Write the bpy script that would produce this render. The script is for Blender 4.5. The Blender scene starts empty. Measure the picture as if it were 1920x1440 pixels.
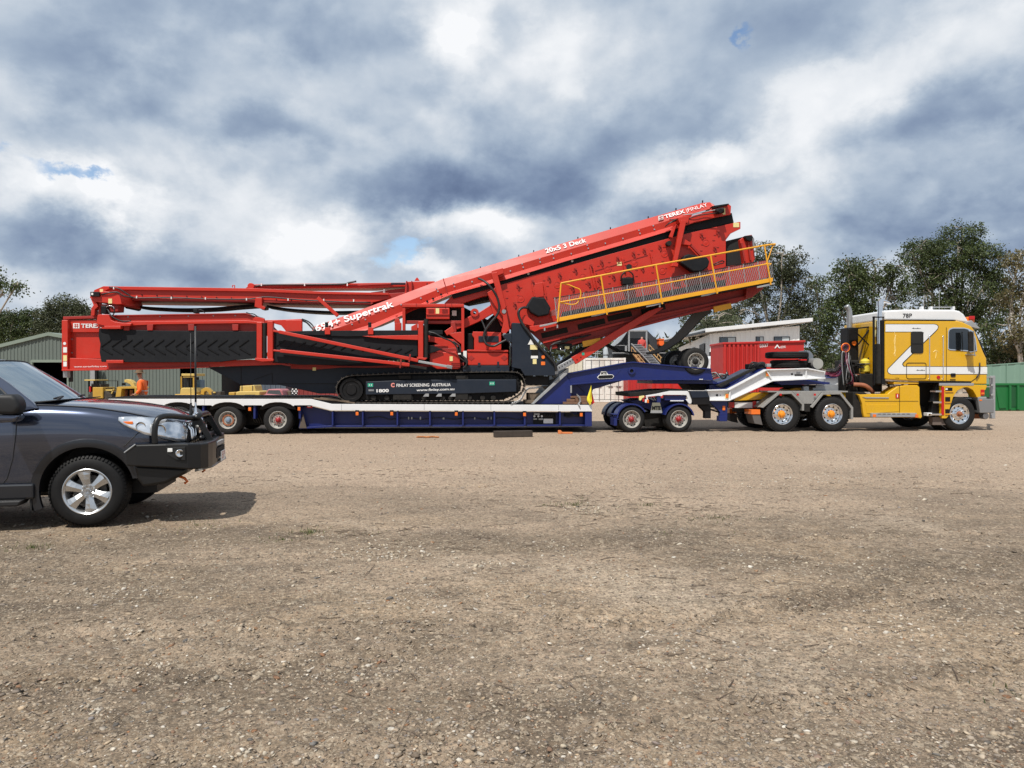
import bpy, bmesh, math, random
import numpy as np
from mathutils import Vector, Matrix
random.seed(7)
rng = np.random.default_rng(7)
SC = bpy.context.scene
COL = SC.collection
R_ = math.radians

# ------------------------------------------------------------------ camera
CAM_H = 1.605
FPX = 1442.0
PITCH = math.atan(13 / 1442)
cam_data = bpy.data.cameras.new('camera')
cam_data.sensor_fit = 'HORIZONTAL'
cam_data.sensor_width = 36
cam_data.lens = 36 * FPX / 1920
cam_data.clip_start = 0.05
cam_data.clip_end = 6000
cam = bpy.data.objects.new('camera', cam_data)
COL.objects.link(cam)
cam.location = (0, 0, CAM_H)
cam.rotation_euler = (math.pi / 2 - PITCH, 0, 0)
SC.camera = cam

# ------------------------------------------------------------------ light and exposure
SUN_AZ, SUN_EL = 206, 57         # compass degrees measured clockwise from +Y; the sun stands behind the left shoulder
sd = Vector((math.sin(R_(SUN_AZ)) * math.cos(R_(SUN_EL)), math.cos(R_(SUN_AZ)) * math.cos(R_(SUN_EL)), math.sin(R_(SUN_EL))))
sun_data = bpy.data.lights.new('sun', 'SUN')
sun_data.energy = 5.0
sun_data.angle = R_(1.0)
sun_data.color = (1.0, 0.955, 0.88)
sun = bpy.data.objects.new('sun', sun_data)
COL.objects.link(sun)
sun.rotation_euler = sd.to_track_quat('Z', 'Y').to_euler()
SC.view_settings.view_transform = 'Standard'
SC.view_settings.look = 'None'
SC.view_settings.gamma = 1
SC.view_settings.exposure = 0.0
SC.view_settings.use_curve_mapping = False

world = bpy.data.worlds.new('World')
SC.world = world
world.use_nodes = True


def build_sky():
    nt = world.node_tree
    nt.nodes.clear()
    N, L = nt.nodes, nt.links

    def node(t, **k):
        n = N.new(t)
        for a, b in k.items():
            setattr(n, a, b)
        return n

    def put(sock, v):
        if isinstance(v, (int, float, tuple)):
            sock.default_value = v
        else:
            L.new(v, sock)

    def M(op, a, b=None, c=None):
        n = node('ShaderNodeMath', operation=op)
        put(n.inputs[0], a)
        if b is not None: put(n.inputs[1], b)
        if c is not None: put(n.inputs[2], c)
        return n.outputs[0]

    def V(op, a, b=None):
        n = node('ShaderNodeVectorMath', operation=op)
        put(n.inputs[0], a)
        if b is not None: put(n.inputs[1], b)
        return n

    def comb(x, y, z=0.0):
        n = node('ShaderNodeCombineXYZ')
        put(n.inputs[0], x); put(n.inputs[1], y); put(n.inputs[2], z)
        return n.outputs[0]

    def mapr(v, a, b, c=0.0, d=1.0, smooth=True):
        n = node('ShaderNodeMapRange')
        if smooth: n.interpolation_type = 'SMOOTHSTEP'
        put(n.inputs[0], v)
        for i, q in enumerate((a, b, c, d)): n.inputs[i + 1].default_value = q
        return n.outputs[0]

    def noise(vec, scale, detail=8, rough=0.55, dist=0.0, col=False):
        n = node('ShaderNodeTexNoise')
        put(n.inputs['Vector'], vec)
        n.inputs['Scale'].default_value = scale
        n.inputs['Detail'].default_value = detail
        n.inputs['Roughness'].default_value = rough
        n.inputs['Distortion'].default_value = dist
        return n.outputs['Color'] if col else n.outputs['Fac']

    tc = node('ShaderNodeTexCoord')
    sep = node('ShaderNodeSeparateXYZ')
    L.new(tc.outputs['Generated'], sep.inputs[0])
    x, y, z = sep.outputs
    az = M('ARCTAN2', x, y)
    el = M('ARCSINE', z)
    # a cloud layer overhead: features shrink towards the horizon
    zz = M('ADD', M('MAXIMUM', z, 0.0), 0.20)
    flat = comb(M('DIVIDE', x, zz), M('DIVIDE', y, zz), 0.0)
    ang = comb(az, M('MULTIPLY', el, 1.35), 0.0)
    # slow warp of the angular coordinates so that no cloud mass has a plain outline
    wn = V('SUBTRACT', noise(ang, 4.5, 10, 0.62, 0.0, True), (0.5, 0.5, 0.5)).outputs[0]
    ws = V('MULTIPLY', wn, (0.27, 0.17, 0.0)).outputs[0]
    wv = V('ADD', comb(az, el, 0.0), ws).outputs[0]

    def mass(lst):
        tot = None
        for (px, py, rx, ry, val) in lst:
            a0 = math.atan((px - 960) / FPX)
            e0 = math.atan((707 - py) / FPX * math.cos(a0))
            d = V('SUBTRACT', wv, (a0, e0, 0.0)).outputs[0]
            q = V('MULTIPLY', d, (FPX / rx, FPX / ry, 0.0)).outputs[0]
            g = M('MULTIPLY', mapr(V('LENGTH', q).outputs[1], 1.25, 0.0), val)
            tot = g if tot is None else M('ADD', tot, g)
        return tot

    shade = mass([
        # dark bases
        (960, 345, 330, 75, -.36), (760, 370, 220, 55, -.20), (620, 300, 200, 70, -.10), (1010, 270, 200, 60, -.12),
        (90, 455, 170, 50, -.34), (300, 500, 170, 60, -.24), (90, 70, 240, 110, -.24), (500, 240, 200, 50, -.18),
        (1230, 250, 200, 75, -.20), (1780, 220, 220, 70, -.20), (1560, 40, 120, 60, -.08),
        (1720, 440, 260, 60, -.25), (1560, 380, 230, 80, -.14), (620, 60, 180, 70, -.10), (1880, 400, 120, 80, -.10),
        (1150, 380, 150, 40, -.14), (250, 250, 160, 50, -.10),
        # bright tops
        (850, 90, 90, 150, .34), (1060, 90, 150, 110, .26), (1500, 230, 160, 110, .34), (1640, 110, 190, 90, .24),
        (60, 190, 120, 80, .22), (200, 385, 120, 65, .44), (20, 340, 70, 60, .24), (590, 470, 170, 60, .42),
        (860, 425, 130, 60, .36), (1270, 320, 170, 55, .40), (550, 130, 150, 60, .16), (960, 420, 90, 60, .24),
        (1450, 430, 130, 120, .16), (400, 290, 220, 40, .12), (340, 120, 120, 90, .14), (1830, 80, 120, 70, .12),
        (790, 515, 70, 30, .34), (1850, 280, 120, 40, .10), (1370, 620, 260, 60, .20), (700, 590, 300, 50, .14),
    ])
    holes = mass([
        (10, 303, 60, 24, .85), (102, 338, 46, 20, .7), (195, 355, 70, 13, .75), (770, 480, 65, 32, 1.0), (735, 512, 60, 22, .8),
        (1425, 32, 26, 42, .92), (1098, 202, 22, 28, .45), (1890, 380, 40, 20, .3), (1330, 625, 90, 25, .35), (60, 510, 60, 25, .2),
        (1600, 600, 150, 40, .6),
    ])
    p1 = flat
    n1 = noise(ang, 3.1, 7, 0.50, 0.25)
    n3 = noise(ang, 13.0, 7, 0.55, 0.1)

    def heaps(scale, det, rough, dx, dy, lo, hi):
        """cloud heaps: bright where a heap ends upwards, grey where another stands above"""
        a = mapr(noise(ang, scale, det, rough, 0.15), lo, hi)
        b = mapr(noise(V('ADD', ang, (dx, dy, 0.0)).outputs[0], scale, det, rough, 0.15), lo - .05, hi + .05)
        return M('SUBTRACT', a, b)
    s = M('ADD', 0.605, M('MULTIPLY', shade, 0.80))
    s = M('ADD', s, M('MULTIPLY', heaps(3.1, 8, 0.50, -.02, .075, .40, .60), 0.17))
    s = M('ADD', s, M('MULTIPLY', heaps(7.5, 8, 0.52, -.01, .035, .40, .60), mapr(el, 0.42, 0.12, 0.09, 0.19)))
    s = M('ADD', s, M('MULTIPLY', M('SUBTRACT', n1, 0.5), 0.34))
    s = M('ADD', s, M('MULTIPLY', M('SUBTRACT', n3, 0.5), mapr(el, 0.42, 0.12, 0.10, 0.19)))
    # the sunlit heaps keep a crisp, curled rim
    m1 = noise(ang, 12.0, 9, 0.56, 0.2)
    rim = mapr(M('ADD', shade, M('MULTIPLY', M('SUBTRACT', m1, 0.5), 1.0)), 0.12, 0.34, 0.0, 0.09)
    s = M('ADD', s, rim)
    ramp = node('ShaderNodeValToRGB')
    L.new(s, ramp.inputs[0])
    cr = ramp.color_ramp
    cr.interpolation = 'B_SPLINE'
    stops = [(0.0, (.105, .15, .26)), (0.24, (.18, .245, .385)), (0.43, (.31, .395, .525)), (0.58, (.46, .545, .655)), (0.76, (.69, .74, .80)), (0.98, (.94, .955, .98))]
    while len(cr.elements) < len(stops): cr.elements.new(0.5)
    for e, (p, c) in zip(cr.elements, stops):
        e.position = p
        e.color = (*c, 1)
    bgc = node('ShaderNodeBackground')
    L.new(ramp.outputs[0], bgc.inputs[0])
    bgc.inputs[1].default_value = 1.0
    sky = node('ShaderNodeTexSky', sky_type='NISHITA')
    sky.sun_disc = False
    sky.sun_elevation = R_(SUN_EL)
    sky.sun_rotation = R_(SUN_AZ)
    sky.altitude = 60
    sky.air_density = 1.0
    sky.dust_density = 0.6
    sky.ozone_density = 1.6
    bgs = node('ShaderNodeBackground')
    L.new(sky.outputs[0], bgs.inputs[0])
    bgs.inputs[1].default_value = 0.15
    # clear patches: the placed ones, and the odd one elsewhere in the sky
    hh = M('ADD', holes, M('MULTIPLY', M('SUBTRACT', n3, 0.5), 0.9))
    hh = M('ADD', hh, M('MULTIPLY', M('SUBTRACT', n1, 0.5), 0.5))
    hm = mapr(hh, 0.40, 0.92)
    wide = mapr(noise(p1, 0.55, 6, 0.55), 0.66, 0.78, 0.0, 0.7)
    hm = M('MAXIMUM', hm, wide)
    mix = node('ShaderNodeMixShader')
    L.new(hm, mix.inputs[0])
    L.new(bgc.outputs[0], mix.inputs[1])
    L.new(bgs.outputs[0], mix.inputs[2])
    out = node('ShaderNodeOutputWorld')
    L.new(mix.outputs[0], out.inputs[0])


build_sky()
world.cycles.sampling_method = 'MANUAL'
world.cycles.sample_map_resolution = 512


# ------------------------------------------------------------------ frames: a vertical plane standing in the place, with its own axes
class Frame:
    """origin on the ground, u to the right along the plane, w away from the camera, z up"""
    def __init__(s, ox, oy, deg=0.0):
        s.o = Vector((ox, oy, 0)); s.a = R_(deg); s.shift = 0.0
        s.U = Vector((math.cos(s.a), math.sin(s.a), 0)); s.W = Vector((-math.sin(s.a), math.cos(s.a), 0))

    def P(s, px, py, w=0.0):
        w = w + s.shift
        tx = (px - 960) / FPX; ty = (720 - py) / FPX
        d = Vector((tx, math.cos(PITCH) + ty * math.sin(PITCH), -math.sin(PITCH) + ty * math.cos(PITCH)))
        c = Vector((0, 0, CAM_H))
        t = ((s.o - c).dot(s.W) + w) / d.dot(s.W)
        p = c + d * t - s.o
        return (p.dot(s.U), w, p.z)

    def world(s, u, w, z=0.0):
        return s.o + s.U * u + s.W * w + Vector((0, 0, z))


RIG = Frame(0, 21.96, 4.05)
CAR = Frame(-4.51, 8.13, 12.0)
ORG = {}


# ------------------------------------------------------------------ mesh builder
class MB:
    def __init__(s, fr=None):
        s.fr = fr or RIG; s.v = []; s.f = []

    def add(s, vs, fs):
        n = len(s.v); s.v += [tuple(q) for q in vs]; s.f += [tuple(i + n for i in f) for f in fs]; return s

    def box(s, a0, a1, b0, b1, c0, c1):
        vs = [(a, b, c) for a in (a0, a1) for b in (b0, b1) for c in (c0, c1)]
        return s.add(vs, [(0, 1, 3, 2), (4, 6, 7, 5), (0, 4, 5, 1), (2, 3, 7, 6), (0, 2, 6, 4), (1, 5, 7, 3)])

    def prism(s, pts, w0, w1):
        n = len(pts)
        vs = [(u, w0, z) for u, z in pts] + [(u, w1, z) for u, z in pts]
        fs = [tuple(range(n)), tuple(range(2 * n - 1, n - 1, -1))] + [(i, i + n, (i + 1) % n + n, (i + 1) % n) for i in range(n)]
        return s.add(vs, fs)

    def pp(s, pts, w0, w1):
        q = [s.fr.P(x, y, w0) for x, y in pts]
        return s.prism([(a[0], a[2]) for a in q], w0 + s.fr.shift, w1 + s.fr.shift)

    def bx(s, x0, y0, x1, y1, w0, w1):
        return s.pp([(x0, y1), (x1, y1), (x1, y0), (x0, y0)], w0, w1)

    def bar(s, a, b, th, w0, w1):
        dx, dy = b[0] - a[0], b[1] - a[1]; l = math.hypot(dx, dy); nx, ny = -dy / l * th / 2, dx / l * th / 2
        return s.pp([(a[0] + nx, a[1] + ny), (b[0] + nx, b[1] + ny), (b[0] - nx, b[1] - ny), (a[0] - nx, a[1] - ny)], w0, w1)

    def tube(s, pts, r, n=8, r1=None, caps=True):
        pts = [Vector(p) for p in pts]; k = len(pts); rs = [r + ((r1 if r1 is not None else r) - r) * i / max(1, k - 1) for i in range(k)]
        b = len(s.v); prev = None
        for i, p in enumerate(pts):
            t = (pts[min(i + 1, k - 1)] - pts[max(i - 1, 0)])
            t = t.normalized() if t.length > 1e-9 else Vector((0, 0, 1))
            if prev is None:
                a = Vector((0, 0, 1)) if abs(t.z) < .9 else Vector((1, 0, 0))
                x = t.cross(a).normalized()
            else:
                x = (prev - t * prev.dot(t)).normalized()
            prev = x; y = t.cross(x)
            for j in range(n):
                th = 2 * math.pi * j / n
                s.v.append(tuple(p + (x * math.cos(th) + y * math.sin(th)) * rs[i]))
        for i in range(k - 1):
            for j in range(n):
                s.f.append((b + i * n + j, b + i * n + (j + 1) % n, b + (i + 1) * n + (j + 1) % n, b + (i + 1) * n + j))
        if caps:
            s.f.append(tuple(b + j for j in range(n))); s.f.append(tuple(b + (k - 1) * n + j for j in reversed(range(n))))
        return s

    def ptube(s, pts, r, n=6):
        """pts in (px, py, w), smoothed into a hose"""
        q = [Vector(s.fr.P(*p)) for p in pts]
        return s.tube(smooth_path(q), r, n)

    def lathe(s, c, axis, prof, n=24, a0=0.0, a1=360.0, close=False):
        """prof: (distance along axis, radius)"""
        c = Vector(c); ax = Vector(axis).normalized()
        h = Vector((0, 0, 1)) if abs(ax.z) < .9 else Vector((1, 0, 0))
        x = ax.cross(h).normalized(); y = ax.cross(x).normalized()
        full = abs(a1 - a0) >= 359.9
        m = n if full else n + 1
        b = len(s.v); k = len(prof)
        for j in range(m):
            th = R_(a0 + (a1 - a0) * j / n)
            dr = x * math.cos(th) + y * math.sin(th)
            for d, r in prof:
                s.v.append(tuple(c + ax * d + dr * r))
        for j in range(n):
            j2 = (j + 1) % m
            for i in range(k if close else k - 1):
                i2 = (i + 1) % k
                s.f.append((b + j * k + i, b + j * k + i2, b + j2 * k + i2, b + j2 * k + i))
        return s

    def disc(s, c, axis, r, th, n=20):
        return s.lathe(c, axis, [(0, 0.0001), (0, r), (th, r), (th, 0.0001)], n)


def smooth_path(q, sub=6):
    if len(q) < 3: return q
    out = []
    e = [q[0] * 2 - q[1]] + q + [q[-1] * 2 - q[-2]]
    for i in range(1, len(e) - 2):
        for j in range(sub):
            t = j / sub
            a, b, c, d = e[i - 1], e[i], e[i + 1], e[i + 2]
            out.append(0.5 * ((2 * b) + (c - a) * t + (2 * a - 5 * b + 4 * c - d) * t * t + (3 * b - a - 3 * c + d) * t ** 3))
    out.append(q[-1])
    return out


def make_mesh(name, mb, off=(0, 0, 0), smooth=False, recalc=True):
    me = bpy.data.meshes.new(name)
    me.from_pydata([(a - off[0], b - off[1], c - off[2]) for a, b, c in mb.v], [], mb.f)
    if recalc:
        bm = bmesh.new(); bm.from_mesh(me)
        bmesh.ops.recalc_face_normals(bm, faces=bm.faces)
        bm.to_mesh(me); bm.free()
    if smooth:
        me.shade_smooth()
        if smooth != 'full':
            me.set_sharp_from_angle(angle=R_(38))
    return me


def link(name, me, parent=None):
    o = bpy.data.objects.new(name, me); COL.objects.link(o)
    if parent is not None:
        o.parent = parent
        ORG[o.name] = ORG.get(parent.name, (0, 0, 0))
    return o


def tag(o, label=None, cat=None, group=None, kind=None):
    if label: o['label'] = label
    if cat: o['category'] = cat
    if group: o['group'] = group
    if kind: o['kind'] = kind
    return o


def thing(name, label, cat, fr, u0=0.0, w0=0.0, group=None, z0=0.0):
    o = bpy.data.objects.new(name, None); COL.objects.link(o)
    o.location = fr.world(u0, w0, z0); o.rotation_euler = (0, 0, fr.a); o.empty_display_size = .3
    ORG[o.name] = (u0, w0, z0)
    return tag(o, label, cat, group)


def obj(name, mb, m, parent, bev=0.0, smooth=False, kind=None, label=None, seg=2, recalc=True):
    off = ORG.get(parent.name, (0, 0, 0)) if parent is not None else (0, 0, 0)
    me = make_mesh(name, mb, off, smooth, recalc)
    me.materials.append(m)
    o = link(name, me, parent)
    if bev:
        b = o.modifiers.new('bevel', 'BEVEL'); b.width = bev; b.segments = seg; b.limit_method = 'ANGLE'; b.angle_limit = R_(40)
        b.harden_normals = False
    tag(o, label, None, None, kind)
    return o


def lone(name, mb, m, label, cat, group=None, bev=0, smooth=False, base=None):
    """a thing that is one mesh, given in the coordinates of the builder's frame"""
    fr = mb.fr
    if base is None:
        us = [v[0] for v in mb.v]; ws = [v[1] for v in mb.v]; zs = [v[2] for v in mb.v]
        base = ((min(us) + max(us)) / 2, (min(ws) + max(ws)) / 2, min(zs))
    me = make_mesh(name, mb, base, smooth)
    me.materials.append(m)
    o = link(name, me)
    o.location = fr.world(*base); o.rotation_euler = (0, 0, fr.a)
    ORG[o.name] = base
    if bev:
        b = o.modifiers.new('bevel', 'BEVEL'); b.width = bev; b.segments = 2; b.limit_method = 'ANGLE'; b.angle_limit = R_(40)
    return tag(o, label, cat, group)


# one-line parts
def poly(name, par, m, pts, w0, w1, bev=0.008, fr=None, **k):
    return obj(name, MB(fr).pp(pts, w0, w1), m, par, bev, **k)


def boxp(name, par, m, x0, y0, x1, y1, w0, w1, bev=0.006, fr=None, **k):
    return obj(name, MB(fr).bx(x0, y0, x1, y1, w0, w1), m, par, bev, **k)


def barp(name, par, m, a, b, th, w0, w1, bev=0.006, fr=None, **k):
    return obj(name, MB(fr).bar(a, b, th, w0, w1), m, par, bev, **k)


def hose(name, par, m, pts, r, fr=None, **k):
    return obj(name, MB(fr).ptube(pts, r), m, par, 0, smooth='full', **k)


def polys(name, par, m, lst, bev=0.006, fr=None, **k):
    mb = MB(fr)
    for pts, w0, w1 in lst: mb.pp(pts, w0, w1)
    return obj(name, mb, m, par, bev, **k)


def put_mesh(name, me, par, loc, rot=(0, 0, 0), scale=None):
    """another copy of shared mesh data, at frame coordinates loc"""
    o = link(name, me, par)
    off = ORG.get(par.name, (0, 0, 0))
    o.location = (loc[0] - off[0], loc[1] - off[1], loc[2] - off[2]); o.rotation_euler = rot
    if scale: o.scale = scale
    return o


def shared(name, mb, m, smooth=False):
    me = make_mesh(name, mb, (0, 0, 0), smooth); me.materials.append(m); return me


def text(name, par, m, s, fr, a, b, cap, w, bold=0.02, ext=0.003, lean=0.0):
    """lettering: baseline runs from pixel a to pixel b on the plane w; cap = height of the capitals in pixels"""
    cu = bpy.data.curves.new('t', 'FONT'); cu.body = s; cu.size = 1; cu.extrude = 0; cu.offset = bold
    t = bpy.data.objects.new('t', cu); COL.objects.link(t)
    dg = bpy.context.evaluated_depsgraph_get()
    me = bpy.data.meshes.new_from_object(t.evaluated_get(dg))
    bpy.data.objects.remove(t); bpy.data.curves.remove(cu)
    p0 = Vector(fr.P(a[0], a[1], w)); p1 = Vector(fr.P(b[0], b[1], w)); pc = Vector(fr.P(a[0], a[1] - cap, w))
    xs = [v.co.x for v in me.vertices]; x0, x1 = min(xs), max(xs)
    L = (p1 - p0).length; sx = L / (x1 - x0); H = (pc - p0).length / 0.70
    ux = (p1 - p0).normalized(); uy = Vector((-ux.z, 0, ux.x))
    off = Vector(ORG.get(par.name, (0, 0, 0)))
    base = p0 - off + Vector((0, -ext, 0))
    for v in me.vertices:
        v.co = base + ux * ((v.co.x - x0) * sx) + uy * (v.co.y * H) + Vector((0, lean * v.co.y * H, 0))
    me.name = name; me.materials.clear(); me.materials.append(m)
    return link(name, me, par)


# ------------------------------------------------------------------ materials
def mat(name, col, rough=0.5, metal=0.0, var=0.12, vscale=3.0, bump=0.0, bscale=60.0, dirt=0.0, dirtcol=(.25, .19, .13), coat=0.0, spec=0.5, streak=0.0):
    m = bpy.data.materials.new(name); m.use_nodes = True
    nt = m.node_tree; N, L = nt.nodes, nt.links
    b = N['Principled BSDF']
    b.inputs['Roughness'].default_value = rough
    b.inputs['Metallic'].default_value = metal
    b.inputs['Specular IOR Level'].default_value = spec
    if coat:
        b.inputs['Coat Weight'].default_value = coat; b.inputs['Coat Roughness'].default_value = 0.08
    tc = N.new('ShaderNodeTexCoord')
    no = N.new('ShaderNodeTexNoise'); no.inputs['Scale'].default_value = vscale; no.inputs['Detail'].default_value = 7; no.inputs['Roughness'].default_value = .65
    L.new(tc.outputs['Object'], no.inputs['Vector'])
    mr = N.new('ShaderNodeMapRange'); L.new(no.outputs['Fac'], mr.inputs[0])
    mr.inputs[1].default_value = .25; mr.inputs[2].default_value = .75
    mr.inputs[3].default_value = 1 - var; mr.inputs[4].default_value = 1 + var
    hsv = N.new('ShaderNodeHueSaturation'); hsv.inputs['Color'].default_value = (*col, 1)
    L.new(mr.outputs[0], hsv.inputs['Value'])
    last = hsv.outputs[0]
    if dirt:
        n2 = N.new('ShaderNodeTexNoise'); n2.inputs['Scale'].default_value = vscale * 2.3; n2.inputs['Detail'].default_value = 9; n2.inputs['Roughness'].default_value = .7
        mp = N.new('ShaderNodeMapping'); mp.inputs['Scale'].default_value = (1, 1, .25) if streak else (1, 1, 1); mp.inputs['Location'].default_value = (3.1, 7.7, 1.3)
        L.new(tc.outputs['Object'], mp.inputs[0]); L.new(mp.outputs[0], n2.inputs['Vector'])
        m2 = N.new('ShaderNodeMapRange'); L.new(n2.outputs['Fac'], m2.inputs[0]); m2.inputs[1].default_value = .42; m2.inputs[2].default_value = .78
        m2.inputs[3].default_value = 0; m2.inputs[4].default_value = dirt
        mx = N.new('ShaderNodeMixRGB'); L.new(m2.outputs[0], mx.inputs[0]); L.new(last, mx.inputs[1]); mx.inputs[2].default_value = (*dirtcol, 1)
        last = mx.outputs[0]
        rr = N.new('ShaderNodeMapRange'); L.new(m2.outputs[0], rr.inputs[0]); rr.inputs[3].default_value = rough; rr.inputs[4].default_value = min(1, rough + .4)
        L.new(rr.outputs[0], b.inputs['Roughness'])
    L.new(last, b.inputs['Base Color'])
    if bump:
        n3 = N.new('ShaderNodeTexNoise'); n3.inputs['Scale'].default_value = bscale; n3.inputs['Detail'].default_value = 5
        L.new(tc.outputs['Object'], n3.inputs['Vector'])
        bp = N.new('ShaderNodeBump'); bp.inputs['Strength'].default_value = bump; bp.inputs['Distance'].default_value = .01
        L.new(n3.outputs['Fac'], bp.inputs['Height']); L.new(bp.outputs[0], b.inputs['Normal'])
    return m


def glow(name, col, st):
    m = bpy.data.materials.new(name); m.use_nodes = True
    b = m.node_tree.nodes['Principled BSDF']; b.inputs['Base Color'].default_value = (*col, 1)
    b.inputs['Emission Color'].default_value = (*col, 1); b.inputs['Emission Strength'].default_value = st
    return m


def glass(name, col, rough=0.02, trans=0.6, refl=.04):
    m = bpy.data.materials.new(name); m.use_nodes = True
    nt = m.node_tree; N, L = nt.nodes, nt.links
    for n in list(N): N.remove(n)
    out = N.new('ShaderNodeOutputMaterial')
    gl = N.new('ShaderNodeBsdfGlossy'); gl.inputs['Roughness'].default_value = rough; gl.inputs['Color'].default_value = (.9, .95, 1, 1)
    df = N.new('ShaderNodeBsdfDiffuse'); df.inputs['Color'].default_value = (*col, 1)
    tr = N.new('ShaderNodeBsdfTransparent'); tr.inputs['Color'].default_value = (.75, .82, .82, 1)
    m1 = N.new('ShaderNodeMixShader'); m1.inputs[0].default_value = trans
    L.new(df.outputs[0], m1.inputs[1]); L.new(tr.outputs[0], m1.inputs[2])
    fr = N.new('ShaderNodeFresnel'); fr.inputs['IOR'].default_value = 1.55
    mr = N.new('ShaderNodeMapRange'); L.new(fr.outputs[0], mr.inputs[0]); mr.inputs[3].default_value = refl; mr.inputs[4].default_value = 1.0
    m2 = N.new('ShaderNodeMixShader'); L.new(mr.outputs[0], m2.inputs[0]); L.new(m1.outputs[0], m2.inputs[1]); L.new(gl.outputs[0], m2.inputs[2])
    L.new(m2.outputs[0], out.inputs[0])
    return m


RED = mat('red_paint', (.48, .021, .008), .42, var=.10, vscale=1.2, dirt=.16, dirtcol=(.30, .10, .07), bump=.05, bscale=25)
RED2 = mat('red_detail_and_shade', (.30, .013, .008), .5, var=.18, vscale=2, dirt=.25, dirtcol=(.16, .07, .05))  # darker copy of the red; puts shade on sheltered parts, marks details too
SLATE = mat('slate_paint', (.009, .015, .027), .48, spec=.35, var=.15, vscale=1.5, dirt=.12, dirtcol=(.05, .052, .058))
RUBBER = mat('black_rubber', (.006, .007, .0095), .6, spec=.25, var=.25, vscale=3, dirt=.2, dirtcol=(.035, .034, .034))
HOSE = mat('hose_rubber', (.014, .014, .015), .45, var=.1)
BLACK = mat('black_metal', (.006, .006, .007), .5, var=.3, vscale=4, dirt=.2, dirtcol=(.03, .026, .022), spec=.25)
DARK = mat('grimy_black_steel', (.012, .0115, .011), .7, var=.35, vscale=6, dirt=.35, dirtcol=(.055, .045, .036), spec=.25)
STEEL = mat('bare_steel', (.36, .37, .38), .42, metal=.75, var=.2, vscale=5, dirt=.3, dirtcol=(.18, .15, .12))
GALV = mat('galvanised_steel', (.33, .34, .35), .5, metal=.3, var=.12, vscale=6, dirt=.2)
CHROME = mat('chrome', (.80, .81, .82), .13, metal=1.0, var=.05)
ALU = mat('aluminium_rim', (.62, .63, .64), .28, metal=.9, var=.1, dirt=.2, dirtcol=(.25, .2, .16))
WHITE = mat('white_paint', (.68, .69, .70), .4, var=.05, vscale=2, dirt=.12, dirtcol=(.45, .42, .38))
DECAL = mat('white_lettering', (.72, .72, .72), .5, var=.02)
YELL = mat('yellow_handrail_paint', (.72, .34, .012), .45, var=.1, vscale=2, dirt=.15, dirtcol=(.4, .2, .05))
TYEL = mat('truck_yellow_paint', (.62, .345, .005), .26, var=.05, vscale=1.5, coat=.5, dirt=.16, dirtcol=(.5, .3, .08))
BLUE = mat('blue_paint', (.005, .014, .115), .38, var=.14, vscale=1.5, dirt=.2, dirtcol=(.03, .035, .075), bump=.04, bscale=20)
TYRE = mat('tyre_rubber', (.012, .012, .0125), .72, spec=.25, var=.2, vscale=8, dirt=.25, dirtcol=(.06, .052, .044), bump=.15, bscale=40)
ORANGE = mat('orange_lens', (.75, .16, .02), .25, var=.1)
REDLENS = mat('red_lens', (.45, .01, .01), .25, var=.1)
REDHUB = mat('red_hub_paint', (.28, .012, .015), .45, var=.1)
ORHUB = mat('orange_hub_paint', (.75, .25, .01), .45, var=.1)
STICK = mat('yellow_sticker', (.72, .62, .28), .5, var=.25, vscale=60)
WSTICK = mat('white_sticker', (.72, .72, .70), .5, var=.15, vscale=80)
GREENST = mat('green_sticker', (.02, .30, .20), .5, var=.1)
TIMBER = mat('weathered_timber', (.13, .095, .065), .85, var=.35, vscale=7, bump=.5, bscale=30)
RUST = mat('rusty_steel', (.26, .09, .04), .8, var=.35, vscale=8)

# ------------------------------------------------------------------ numpy noise for relief and scatter
def _hash(ix, iy, seed):
    n = (ix.astype(np.int64) * 374761393 + iy.astype(np.int64) * 668265263 + seed * 974634777) & 0xffffffff
    n = ((n ^ (n >> 13)) * 1274126177) & 0xffffffff
    return ((n ^ (n >> 16)) & 0xffff) / 65535.0


def vnoise(x, y, seed=0):
    ix = np.floor(x); iy = np.floor(y); fx = x - ix; fy = y - iy
    fx = fx * fx * (3 - 2 * fx); fy = fy * fy * (3 - 2 * fy)
    a = _hash(ix, iy, seed); b = _hash(ix + 1, iy, seed); c = _hash(ix, iy + 1, seed); d = _hash(ix + 1, iy + 1, seed)
    return (a * (1 - fx) + b * fx) * (1 - fy) + (c * (1 - fx) + d * fx) * fy


def fbm(x, y, oct=4, seed=0):
    s = 0; a = 1; t = 0
    for i in range(oct):
        s = s + a * vnoise(x * 2 ** i, y * 2 ** i, seed + i); t += a; a *= .55
    return s / t - .5


def tracks(x, y):
    """shallow wheel ruts sweeping across the yard"""
    t = 0
    for a, b, c in ((5.2, .10, .012), (7.0, .10, .012), (11.5, -.06, -.006), (13.3, -.06, -.006), (3.4, .34, .02), (4.9, .34, .02)):
        d = y - (a + b * x + c * x * x + .25 * np.sin(x * .35 + a))
        t = t + np.exp(-(d / .17) ** 2) * (.6 + .4 * np.sin(d * 40 + x * 6) * np.sign(np.sin(x * 40)))
    return t


def ground_h(x, y):
    k = np.clip((20.5 - y) / 5, 0, 1) * np.clip((y - 1.2) / 2, 0, 1)
    near_car = np.clip(np.hypot(x + 4.5, (y - 9.0) * .8) / 2.2 - .5, 0.15, 1)
    return k * near_car * (0.035 * fbm(x * .7, y * .9, 3, 5) + 0.022 * fbm(x * 3.5, y * 4.5, 4, 11) + 0.020 * fbm(x * 13, y * 13, 2, 3) - 0.030 * tracks(x, y))


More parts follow.
